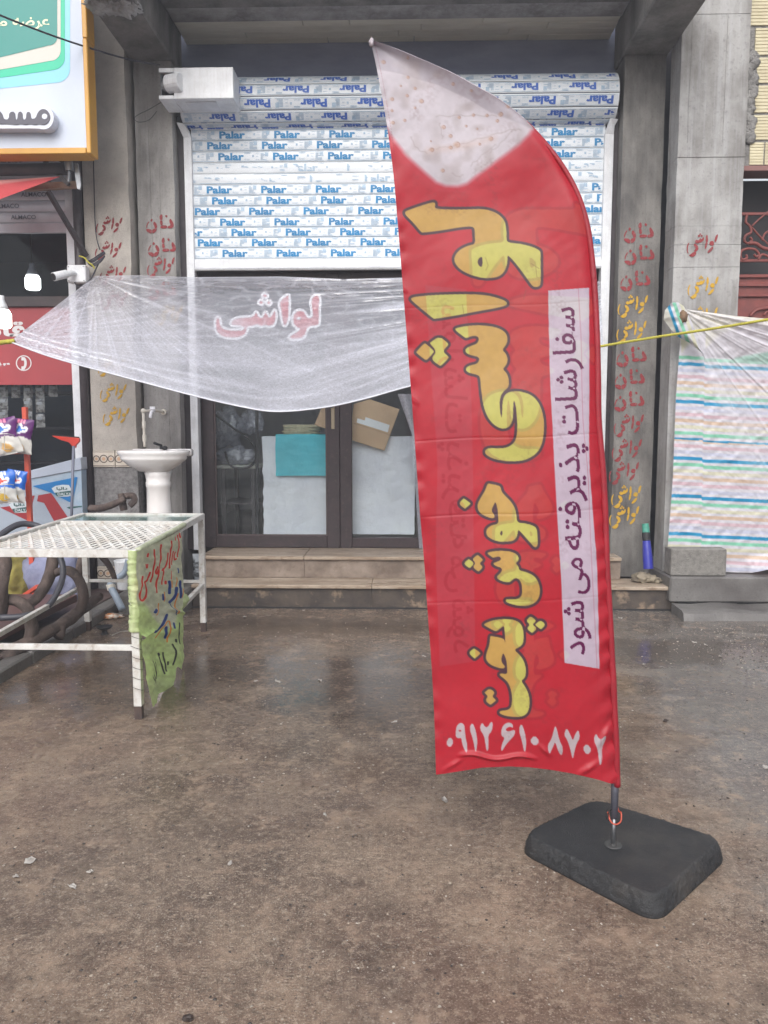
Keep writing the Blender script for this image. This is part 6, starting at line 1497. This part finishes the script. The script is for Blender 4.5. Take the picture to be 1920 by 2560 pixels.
LET = [A_([(130, 213), (150, 190), (300, 130), (425, 88), (447, 95), (450, 110), (443, 158), (600, 158), (780, 152), (920, 145), (1000, 152), (1080, 180), (1140, 220), (1180, 275), (1195, 340), (1198, 420), (1198, 500), (1300, 510), (1400, 530), (1490, 560), (1540, 590), (1550, 615), (1550, 750), (1553, 930), (1540, 965), (1495, 975), (1465, 960), (1440, 925), (1360, 810), (1280, 705), (1225, 648), (1210, 640), (1205, 660), (1205, 700), (1195, 760), (1160, 830), (1100, 868), (1000, 880), (900, 870), (800, 840), (720, 800), (665, 745), (645, 690), (660, 640), (700, 590), (760, 555), (810, 535), (868, 522), (866, 430), (862, 360), (850, 340), (810, 332), (700, 345), (500, 385), (320, 412), (300, 405), (220, 310), (150, 245)]),
       A_([(192, 1105), (230, 1085), (400, 1065), (700, 1050), (900, 1050), (1000, 1060), (1100, 1085), (1170, 1110), (1205, 1140), (1190, 1165), (1100, 1190), (900, 1225), (600, 1285), (440, 1312), (420, 1300), (330, 1230), (210, 1130)]),
       B_([(568, 178), (590, 160), (680, 140), (800, 128), (930, 135), (1030, 160), (1090, 195), (1115, 235), (1122, 280), (1110, 330), (1063, 388), (1100, 420), (1120, 470), (1118, 520), (1095, 560), (1068, 590), (1110, 630), (1130, 690), (1132, 750), (1120, 785), (1060, 835), (1035, 900), (1030, 980), (1040, 1060), (1050, 1105), (1058, 1060), (1062, 960), (1070, 900), (1090, 860), (1130, 830), (1200, 820), (1280, 830), (1370, 865), (1430, 930), (1470, 1020), (1490, 1130), (1488, 1260), (1465, 1380), (1410, 1470), (1310, 1530), (1200, 1548), (1080, 1545), (960, 1520), (890, 1480), (878, 1450), (890, 1425), (930, 1410), (1040, 1415), (1110, 1405), (1170, 1370), (1205, 1310), (1215, 1200), (1212, 1080), (1200, 970), (1185, 915), (1175, 930), (1170, 1020), (1168, 1110), (1140, 1180), (1090, 1210), (1030, 1205), (960, 1160), (900, 1080), (862, 960), (845, 830), (835, 700), (825, 660), (790, 645), (720, 630), (685, 605), (690, 575), (730, 550), (800, 535), (825, 500), (822, 470), (795, 455), (720, 440), (680, 410), (685, 375), (740, 345), (800, 325), (820, 290), (820, 260), (795, 240), (745, 243), (690, 265), (670, 255)]),
       B_([(168, 412), (250, 325), (268, 325), (350, 400), (350, 415), (280, 495), (260, 495), (172, 425)]), B_([(410, 248), (500, 320), (500, 340), (440, 405), (505, 460), (505, 475), (425, 555), (410, 555), (320, 485), (385, 408), (312, 325), (315, 315)]),
       C_([(540, 165), (560, 155), (700, 185), (722, 205), (735, 270), (790, 330), (860, 400), (910, 480), (930, 560), (940, 690), (1050, 700), (1150, 725), (1215, 765), (1225, 900), (1225, 990), (1205, 1025), (1170, 1020), (1140, 980), (1050, 880), (980, 800), (955, 788), (950, 830), (930, 900), (880, 940), (780, 950), (680, 945), (590, 915), (530, 870), (520, 810), (540, 765), (600, 725), (685, 710), (690, 640), (680, 520), (660, 430), (645, 408), (630, 440), (600, 500), (597, 540), (630, 580), (640, 610), (620, 632), (570, 625), (480, 590), (420, 540), (400, 470), (420, 400), (480, 300), (510, 250)]),
       C_([(145, 435), (210, 365), (222, 365), (305, 425), (305, 438), (235, 500), (225, 500)]),
       C_([(530, 1110), (560, 1092), (650, 1075), (780, 1072), (880, 1090), (940, 1125), (962, 1170), (955, 1205), (915, 1240), (955, 1280), (968, 1340), (1060, 1360), (1150, 1400), (1210, 1460), (1250, 1560), (1255, 1650), (1225, 1745), (1160, 1800), (1060, 1830), (940, 1820), (830, 1790), (785, 1765), (790, 1740), (820, 1735), (920, 1738), (970, 1720), (1005, 1680), (1010, 1600), (1000, 1520), (970, 1460), (930, 1440), (890, 1450), (820, 1515), (640, 1448), (720, 1370), (735, 1330), (720, 1300), (660, 1285), (620, 1260), (620, 1240), (660, 1225), (710, 1205), (722, 1180), (712, 1160), (680, 1150), (615, 1168), (600, 1160)]),
       C_([(210, 1255), (275, 1195), (290, 1195), (358, 1245), (300, 1310), (285, 1310)]), C_([(330, 1190), (395, 1135), (410, 1135), (472, 1190), (470, 1205), (425, 1250), (478, 1295), (420, 1355), (405, 1355), (335, 1300), (378, 1245)]),
       D_([(595, 315), (640, 285), (740, 250), (880, 238), (990, 245), (1070, 275), (1120, 330), (1140, 420), (1140, 540), (1120, 590), (1080, 620), (1010, 658), (1080, 720), (1140, 800), (1170, 900), (1170, 1000), (1150, 1050), (1105, 1085), (1160, 1160), (1205, 1250), (1225, 1360), (1215, 1470), (1180, 1540), (1110, 1575), (1000, 1580), (890, 1565), (825, 1540), (810, 1520), (825, 1500), (880, 1492), (940, 1480), (975, 1440), (985, 1370), (982, 1280), (965, 1190), (930, 1110), (880, 1060), (820, 1015), (815, 995), (840, 985), (920, 997), (918, 900), (905, 800), (880, 730), (860, 705), (845, 750), (835, 800), (850, 845), (885, 880), (885, 905), (850, 920), (780, 905), (690, 870), (640, 820), (625, 770), (640, 690), (675, 600), (685, 475), (700, 470), (880, 505), (888, 570), (892, 500), (878, 335), (860, 335), (770, 405), (740, 400), (620, 335)]),
       D_([(1245, 205), (1320, 262), (1255, 315), (1330, 365), (1265, 425), (1250, 425), (1185, 370), (1235, 315), (1175, 265), (1225, 210)]), D_([(1375, 255), (1445, 315), (1385, 375), (1370, 375), (1300, 320), (1310, 305)]),
       D_([(390, 715), (455, 655), (475, 652), (550, 705), (550, 722), (480, 787), (468, 787)]), D_([(680, 1195), (755, 1250), (710, 1305), (765, 1350), (760, 1365), (695, 1417), (680, 1415), (618, 1365), (660, 1305), (610, 1260), (615, 1250)])]
HOLES = [A_([(943, 650), (947, 720), (935, 768), (905, 752), (888, 712), (905, 670)]), C_([(740, 795), (747, 840), (730, 874), (706, 845), (720, 805)])]
DIG = [E_(p) for p in ([(120, 205), (158, 250), (122, 308), (85, 268)], [(172, 170), (178, 115), (205, 84), (232, 84), (250, 105), (254, 170), (262, 225), (272, 265), (274, 325), (262, 342), (240, 300), (226, 250), (220, 212), (195, 222), (172, 205)],
       [(318, 72), (350, 150), (362, 240), (354, 328), (342, 330), (325, 230), (290, 125)], [(402, 68), (430, 115), (455, 110), (475, 70), (492, 66), (496, 100), (486, 150), (457, 182), (460, 250), (457, 320), (442, 325), (430, 250), (420, 190), (380, 130)],
       [(568, 165), (574, 120), (595, 85), (632, 66), (668, 80), (674, 118), (650, 105), (625, 112), (603, 135), (632, 150), (692, 128), (686, 182), (650, 222), (610, 268), (580, 322), (568, 320), (575, 265), (600, 205), (573, 190)],
       [(745, 73), (775, 150), (789, 240), (784, 322), (770, 330), (755, 250), (720, 130)], [(860, 180), (908, 235), (865, 282), (817, 232)],
       [(1043, 97), (1060, 140), (1080, 230), (1115, 300), (1103, 377), (1070, 330), (1043, 240), (1025, 290), (990, 358), (974, 275), (1010, 220), (1030, 140)],
       [(1143, 115), (1180, 190), (1200, 240), (1220, 180), (1250, 138), (1264, 215), (1235, 260), (1215, 330), (1206, 393), (1196, 395), (1175, 300), (1150, 230), (1121, 185)],
       [(1325, 266), (1371, 325), (1328, 375), (1286, 310)], [(1408, 178), (1430, 225), (1455, 230), (1480, 203), (1497, 203), (1494, 250), (1462, 310), (1464, 400), (1452, 462), (1437, 457), (1425, 330), (1384, 235)])]
STRIP = [(1373, 724), (1475, 718), (1474, 960), (1472, 1100), (1473, 1177), (1481, 1265), (1491, 1400), (1494, 1500), (1498, 1671), (1409, 1653), (1404, 1540), (1397, 1394), (1385, 1177), (1376, 960)]
LETs = [chaikin(p, 2) for p in LET]; HOLs = [chaikin(p, 2) for p in HOLES]; DIGs = [chaikin(p, 1) for p in DIG]
# words of the white strip, set from top to bottom
WORDS = [('\ufe95\ufe8e\ufeb7\ufead\ufe8e\ufed4\ufeb3', 766, 1087), ('\ufeea\ufe98\ufed3\ufeae\ufef3\ufeac\ufb58', 1108, 1374), ('\ufbfd\ufee3', 1392, 1483), ('\ufea9\ufeee\ufeb7', 1499, 1635)]
def strip_words(X, Y):
    m = np.zeros(X.shape)
    for wd, y0_, y1_ in WORDS:
        v, f = text_polys(wd, 0.012, 0, 4); k = (y1_-y0_)/(v[:, 0].max()-v[:, 0].min()); x0_ = v[:, 0].min()
        yy = y1_-(v[:, 0]-x0_)*k; xx = 1437+(yy-766)*0.0265-v[:, 1]*78.0
        m = np.maximum(m, soft_tris(X, Y, np.stack([xx, yy], 1), f))
    return m
def prints(X, Y):
    fill = np.zeros(X.shape); out = np.zeros(X.shape)
    for p in LETs: fill = np.maximum(fill, soft_poly(X, Y, p)); out = np.maximum(out, soft_poly(X, Y, p, 7.0))
    for p in HOLs: h_ = soft_poly(X, Y, p); fill = fill*(1-h_)
    return fill, out, soft_poly(X, Y, STRIP), strip_words(X, Y)
fill, outl, strip, words = prints(GX, GY)
MX = 2540+(GY-740)*0.062-GX
gfill, goutl, gstrip, gwords = prints(MX, GY-0.03*(GX-1270))
RED = np.array((174, 30, 46), float)
CO = np.zeros(GX.shape+(3,)); CO[:] = RED
n1 = vnoise(GX, GY, 60, 81); n2 = vnoise(GX, GY, 9, 82)
gf = gfill*(1-strip); go = np.clip(goutl-gfill, 0, 1)*(1-strip)
CO = over(CO, gstrip, (170, 48, 62)); CO = over(CO, gwords*gstrip, (158, 34, 50)); CO = over(CO, gf, (174, 50, 52)); CO = over(CO, go, (156, 34, 46), 0.8)
# white top with the printed flat breads
BOUND = [(880, 60), (1420, 260), (1332, 300), (1334, 328), (1290, 366), (1250, 393), (1200, 428), (1160, 461), (1100, 460), (1060, 428), (1018, 392), (985, 352), (968, 330), (900, 200)]
wt_ = soft_poly(GX, GY, chaikin(BOUND, 1), -1, 14); soft_edge = soft_poly(GX, GY, BOUND, 10, 40)
CO = over(CO, soft_edge, (204, 120, 130), 0.25); CO = over(CO, wt_, (192, 184, 192))
K1 = lambda x, y: (900+x*0.3978, 60+y*0.3978)
upl = soft_line(GX, GY, [K1(*p) for p in ((105, 280), (250, 295), (500, 365), (700, 460), (830, 545))], 2.0, 3)
upreg = soft_poly(GX, GY, [K1(*p) for p in ((40, 80), (105, 280), (250, 295), (500, 365), (700, 460), (830, 545), (1090, 660), (1100, 600), (700, 330), (300, 160))], 0, 5)
CO = over(CO, upreg, (166, 158, 168), 0.8); CO = over(CO, upl, (160, 150, 158), 0.5)
CO = over(CO, wt_*np.clip((vnoise(GX, GY, 26, 85)-0.55)*2.5, 0, 1), (164, 152, 154), 0.7)
for q in ([(430, 780), (520, 762), (620, 742), (760, 700), (880, 672), (970, 652)], [(320, 700), (350, 780), (420, 800)], [(480, 560), (620, 552), (740, 556), (860, 566)], [(700, 870), (780, 800), (860, 740)], [(500, 600), (520, 700)], [(580, 920), (620, 950), (650, 930)], [(820, 790), (900, 730), (960, 655), (1010, 660)]):
    CO = over(CO, soft_line(GX, GY, [K1(p[0]+6*math.sin(i_*2.3), p[1]+5*math.cos(i_*1.7)) for i_, p in enumerate(chaikin(q, 2, False))], 1.6, 3)*wt_, (150, 136, 136), 0.6)
CO = over(CO, soft_line(GX, GY, [K1(*p) for p in ((430, 785), (600, 760), (840, 705))], 14, 16)*wt_, (190, 160, 148), 0.35)
for k, (x, y, r_) in enumerate(((300, 320, 5), (345, 390, 5), (385, 470, 7), (345, 515, 4), (295, 440, 5), (200, 470, 6), (200, 545, 4.5), (205, 620, 6), (280, 600, 5), (525, 630, 7), (625, 565, 5), (715, 553, 5), (885, 560, 7), (865, 597, 5), (825, 705, 7), (570, 685, 6), (755, 737, 4), (520, 908, 6), (610, 740, 10), (450, 780, 7), (255, 380, 3.5), (145, 230, 7), (700, 410, 4), (930, 515, 6), (800, 560, 5), (670, 620, 4), (585, 365, 5), (300, 205, 4), (570, 760, 6), (445, 725, 2.5), (740, 640, 3))):
    cx_, cy_ = K1(x, y); d = np.hypot((GX-cx_), (GY-cy_)*1.15)
    CO = over(CO, np.clip(1.4-d/r_*1.2, 0, 1), (176, 136, 112), 0.6); CO = over(CO, np.clip(1-np.abs(d-r_*0.8)/1.6, 0, 1)*(GX > cx_-1), (130, 88, 74), 0.6)
CO = over(CO, np.exp(-np.hypot(GX-935, GY-120)/22), (120, 116, 122), 0.7)
# letters
CO = over(CO, outl, (70, 44, 54)); CO = over(CO, fill, (184, 146, 78))
both = fill*np.maximum(gfill, gstrip*(1-gwords*0.8)); CO = over(CO, both, (184, 178, 92)); CO = over(CO, fill*go, (166, 152, 84), 0.8)
CO = over(CO, strip, (182, 166, 182)); CO = over(CO, strip*gfill, (186, 182, 184), 0.7)
CO = over(CO, words, (90, 8, 68))
for p in DIGs: CO = over(CO, soft_poly(GX, GY, p), (180, 166, 172))
h9 = E_([(196, 150), (210, 142), (224, 152), (210, 163)]); CO = over(CO, soft_poly(GX, GY, h9), RED)
# grime and scuffs
CO = CO*(0.96+0.05*n1+0.04*n2)[..., None]
for pts in ([(1157, 760), (1161, 790)], [(1215, 640), (1222, 660), (1216, 672)], [(1340, 650), (1345, 690)], [(1330, 655), (1350, 668)], [(1318, 720), (1311, 745)]): CO = over(CO, soft_line(GX, GY, pts, 1.4, 2), (96, 66, 40), 0.5)
# seam of the pole sleeve
rel = rx[:, None]-GX
CO = over(CO, np.clip(1-np.abs(rel-46)/1.5, 0, 1)*np.clip((t[:, None]-0.2)/0.1, 0, 1), (150, 20, 36), 0.35)
# relief of the cloth
W_ = (rx-lx)[:, None]
dsp = 0.030*np.sin(t*5.2+0.6)[:, None]*np.sin(s*math.pi)[None, :]+0.012*(vnoise(GX, GY, 130, 91)-0.5)+0.0010*(vnoise(GX+0.6*GY, GY, 26, 92)-0.5)
low = np.clip((GY-1050)/500, 0, 1)
dsp += 0.006*np.exp(-(rel/34)**2)*np.sin(GY*0.105+0.5*np.sin(GY*0.031)+GX*0.05)*low
dsp += 0.0025*np.exp(-((GX-lx[:, None])/16)**2)*np.sin(GY*0.09+np.sin(GY*0.021)*2)
for (yc_, am_) in ((760, .0005), (1094, .0010), (1284, .0011), (1500, .0008)):
    cr_ = yc_-0.035*(GX-1250)+2*np.sin(GX*0.02); dsp += am_*np.exp(-((GY-cr_)/2.6)**2)
    CO = over(CO, np.exp(-((GY-cr_)/1.6)**2), (110, 40, 44), 0.07)  # crease shade also drawn into the colour as a faint dark line
CO = over(CO, np.clip(1-np.abs(GX-lx[:, None]-9)/1.2, 0, 1)*(np.sin(GY*0.9) > -0.3), (120, 30, 40), 0.45)
CO = over(CO, np.clip((vnoise(GX, GY, 40, 95)-0.6)*2, 0, 1)*np.clip((vnoise(GX, GY, 5, 96)-0.45)*3, 0, 1), (96, 60, 58), 0.22)
wv = 1885+5*np.sin(GX*0.052)+0.02*(GX-1200)
dsp -= 0.011*np.exp(-((GY-wv)/5.5)**2)*np.clip((GX-1140)/25, 0, 1)*np.clip((1345-GX)/30, 0, 1)
for (x0_, y0_, x1_, y1_, am, wd) in ((1345, 1855, 1375, 1885, .010, 6), (1105, 1925, 1160, 1890, .008, 6), (1440, 1935, 1500, 1900, .010, 8), (1480, 1880, 1545, 1790, .008, 8), (1000, 720, 1018, 732, .005, 4), (1012, 985, 1045, 1010, .006, 5), (1030, 1200, 1080, 1330, .004, 14)):
    L_ = math.hypot(x1_-x0_, y1_-y0_); ux, uy = (x1_-x0_)/L_, (y1_-y0_)/L_; al = (GX-x0_)*ux+(GY-y0_)*uy; ac = (GX-x0_)*-uy+(GY-y0_)*ux
    dsp -= am*np.exp(-(ac/wd)**2)*np.clip(1-np.abs(al/L_-0.5)*1.6, 0, 1)
dsp += 0.018*np.exp(-(rel/20)**2)*np.clip((t[:, None]-0.05)/0.1, 0, 1)        # wraps back round the pole
FN = Vector((0.02, 1, 0)).normalized()
PT = unproject(GX, GY, Vector((0.5, YFL, 1.5)), FN); PT = PT+np.array(FN)*dsp[..., None]
fl = thing('feather_flag', (0.745, 2.58, 0), 'tall red feather flag with yellow lettering on a pole in a rubber base', 'flag')
grid_obj('flag_cloth', PT, cloth_mat('flag_cloth', rough=0.42, transl=0.22, bump=0.08, bscale=700, gloss=0.45), fl, colors=np.clip(CO*0.97, 0, 255))
# sleeve round the pole along the curved edge
sl_pts = [unproject(np.array(x-7.0), np.array(y+3.0), Vector((0.5, YFL+0.020, 1.5)), FN) for x, y in cm2(REDGE)]
SLV = M('sleeve_red', (150, 28, 42), (132, 22, 36), rough=0.45, nscale=12, bump=0.35, bscale=26, dist=0.01); SLW = M('sleeve_white', (184, 176, 184), (150, 140, 146), rough=0.5, nscale=14, bump=0.3, bscale=26)
ks = next(i for i, (x, y) in enumerate(cm2(REDGE)) if y > 296)
obj('pole_sleeve', MB().tube([Vector(p) for p in sl_pts[:ks+1]], [0.004+0.004*min(1, i/10) for i in range(ks+1)], 10, True, 0.1), SLW, fl, smooth=True)
obj('pole_sleeve', MB().tube([Vector(p) for p in sl_pts[ks:]], [0.008+0.004*min(1, i/60) for i in range(len(sl_pts)-ks)], 10, True, 0.12), SLV, fl, smooth=True)
tipp = Vector(unproject(np.array(929.0), np.array(106.0), Vector((0.5, YFL, 1.5)), FN))
obj('tip_knot', MB().lump(tipp, (0.007, 0.007, 0.014), 0.5, 3, 3, 1.1), SLW, fl, smooth=True)
pA = Vector(unproject(np.array(1538.0), np.array(1945.0), Vector((0.5, YFL+0.040, 1.5)), FN)); pC = P(1533, 2112, Z=0.073); pB = P(1535, 2046, Y=pC.y-0.004)
obj('pole', MB().tube([pA+Vector((0, 0.004, 0.05)), pA, pB], [0.0135, 0.0135, 0.0125], 14), M('pole_metal', (112, 114, 126), (90, 92, 104), rough=0.35, metal=0.6, nscale=20), fl, smooth=True)
obj('spigot', MB().tube([pB, pC], 0.0068, 10), STEEL, fl, smooth=True)
obj('bungee_hook', MB().tube(catmull([pA.lerp(pB, 0.7)+Vector((0.012, 0.012, 0)), pA.lerp(pB, 0.85)+Vector((0.018, 0.008, 0)), pB+Vector((0.024, 0.0, 0.02)), pB+Vector((0.02, -0.012, -0.004)), pB+Vector((0.0, -0.019, -0.012)), pB+Vector((-0.015, -0.01, -0.004)), pB+Vector((-0.02, 0.008, 0.02))], 5), 0.0030, 6), M('bungee_orange', (170, 70, 50), rough=0.5), fl, smooth=True)
obj('wire_tie', MB().tube(catmull([pB+Vector((-0.012, -0.012, 0.04)), pB+Vector((-0.022, -0.006, 0.02)), pB+Vector((-0.018, 0.0, -0.01)), pB+Vector((-0.03, 0.0, 0.01)), pB+Vector((-0.024, 0, 0.035))], 4), 0.0016, 5), BLACK, fl)
obj('washer', MB().lathe([(0.004, 0), (0.029, 0), (0.03, 0.002), (0.027, 0.004), (0.012, 0.003), (0.011, 0.009), (0.004, 0.01)], (pC.x, pC.y, 0.0715), 24), M('dull_steel', (92, 92, 92), rough=0.45, metal=0.6), fl)
# rubber base: rounded square slab with chamfered flanks, crumb edges
RUB = M('recycled_rubber', (40, 41, 44), (30, 31, 34), rough=0.55, r2=0.42, nscale=7, bump=0.8, bscale=210, speck=(78, 76, 74), sscale=190, samount=0.6, dist=0.005, streak=(6, (1, 1, 1), 0.35, (84, 78, 72)))
cen = Vector(((0.424+1.132)/2, (2.646+2.638)/2+0.005, 0)); cb4 = [P(1292, 2128, Z=0), P(1642, 2312, Z=0), P(1822, 2144, Z=0.0), P(1483, 1990, Z=0.07)]
def rounded(cs, r, n=8):
    out = []; m = len(cs)
    for i in range(m):
        p0, p, p1 = cs[i-1], cs[i], cs[(i+1) % m]; d0 = (p0-p).normalized(); d1 = (p1-p).normalized(); a_ = p+d0*r; b_ = p+d1*r
        for k in range(n+1): tt_ = k/n; out.append(a_*(1-tt_)**2+p*2*tt_*(1-tt_)+b_*tt_**2)
    return out
flat = [Vector((p.x, p.y, 0)) for p in cb4]; c0 = sum(flat, Vector())/4
ring = rounded(flat, 0.075, 10)
# refine the ring for crumb relief
fine = []
for i in range(len(ring)):
    a_, b_ = ring[i], ring[(i+1) % len(ring)]; k = max(1, int((b_-a_).length/0.006))
    for j in range(k): fine.append(a_.lerp(b_, j/k))
mb = MB(); lev = [(0.0, 1.0)]+[(0.066*k/11, 1.0-0.058*(k/11)**1.7) for k in range(1, 12)]+[(0.0695, 0.932), (0.0715, 0.915), (0.0715, 0.89), (0.0715, 0.5), (0.0715, 0.2)]
for z, k in lev:
    for p in fine:
        q = c0+(p-c0)*k; e_ = (0.004*mnoise.noise(Vector((q.x*130, q.y*130, z*130)))+0.003*mnoise.noise(Vector((q.x*55, q.y*55, z*70)))) if 0 < z < 0.07 else 0.0
        e_ = 0.002*mnoise.noise(Vector((q.x*130, q.y*130, 7))) if k in (0.915, 0.89) else e_; d = (p-c0).normalized(); mb.v.append((q.x+d.x*e_, q.y+d.y*e_, z+(e_*0.6 if 0 < z < 0.0714 else 0.0006*mnoise.noise(Vector((q.x*20, q.y*20, 0))))))
m = len(fine)
for i in range(len(lev)-1):
    for j in range(m): a = i*m+j; b = i*m+(j+1) % m; mb.f.append((a, b, b+m, a+m))
mb.f.append(tuple((len(lev)-1)*m+j for j in range(m))); mb.f.append(tuple(reversed(range(m))))
obj('rubber_base', mb, RUB, fl, smooth=True)

# ------------------------------------------------------------------ damp air
HZ = bpy.data.materials.new('damp_air'); HZ.use_nodes = True; HZ.node_tree.nodes.clear()
ho = HZ.node_tree.nodes.new('ShaderNodeOutputMaterial'); hv = HZ.node_tree.nodes.new('ShaderNodeVolumePrincipled')
hv.inputs['Color'].default_value = (0.86, 0.90, 1.0, 1); hv.inputs['Density'].default_value = 0.0075; hv.inputs['Anisotropy'].default_value = 0.0
HZ.node_tree.links.new(hv.outputs[0], ho.inputs['Volume'])
obj('haze', MB().box(-61, 61, -61, 61, -1.3, 8.3), HZ, kind='stuff', label='thin damp rain haze filling the street air', cat='haze')
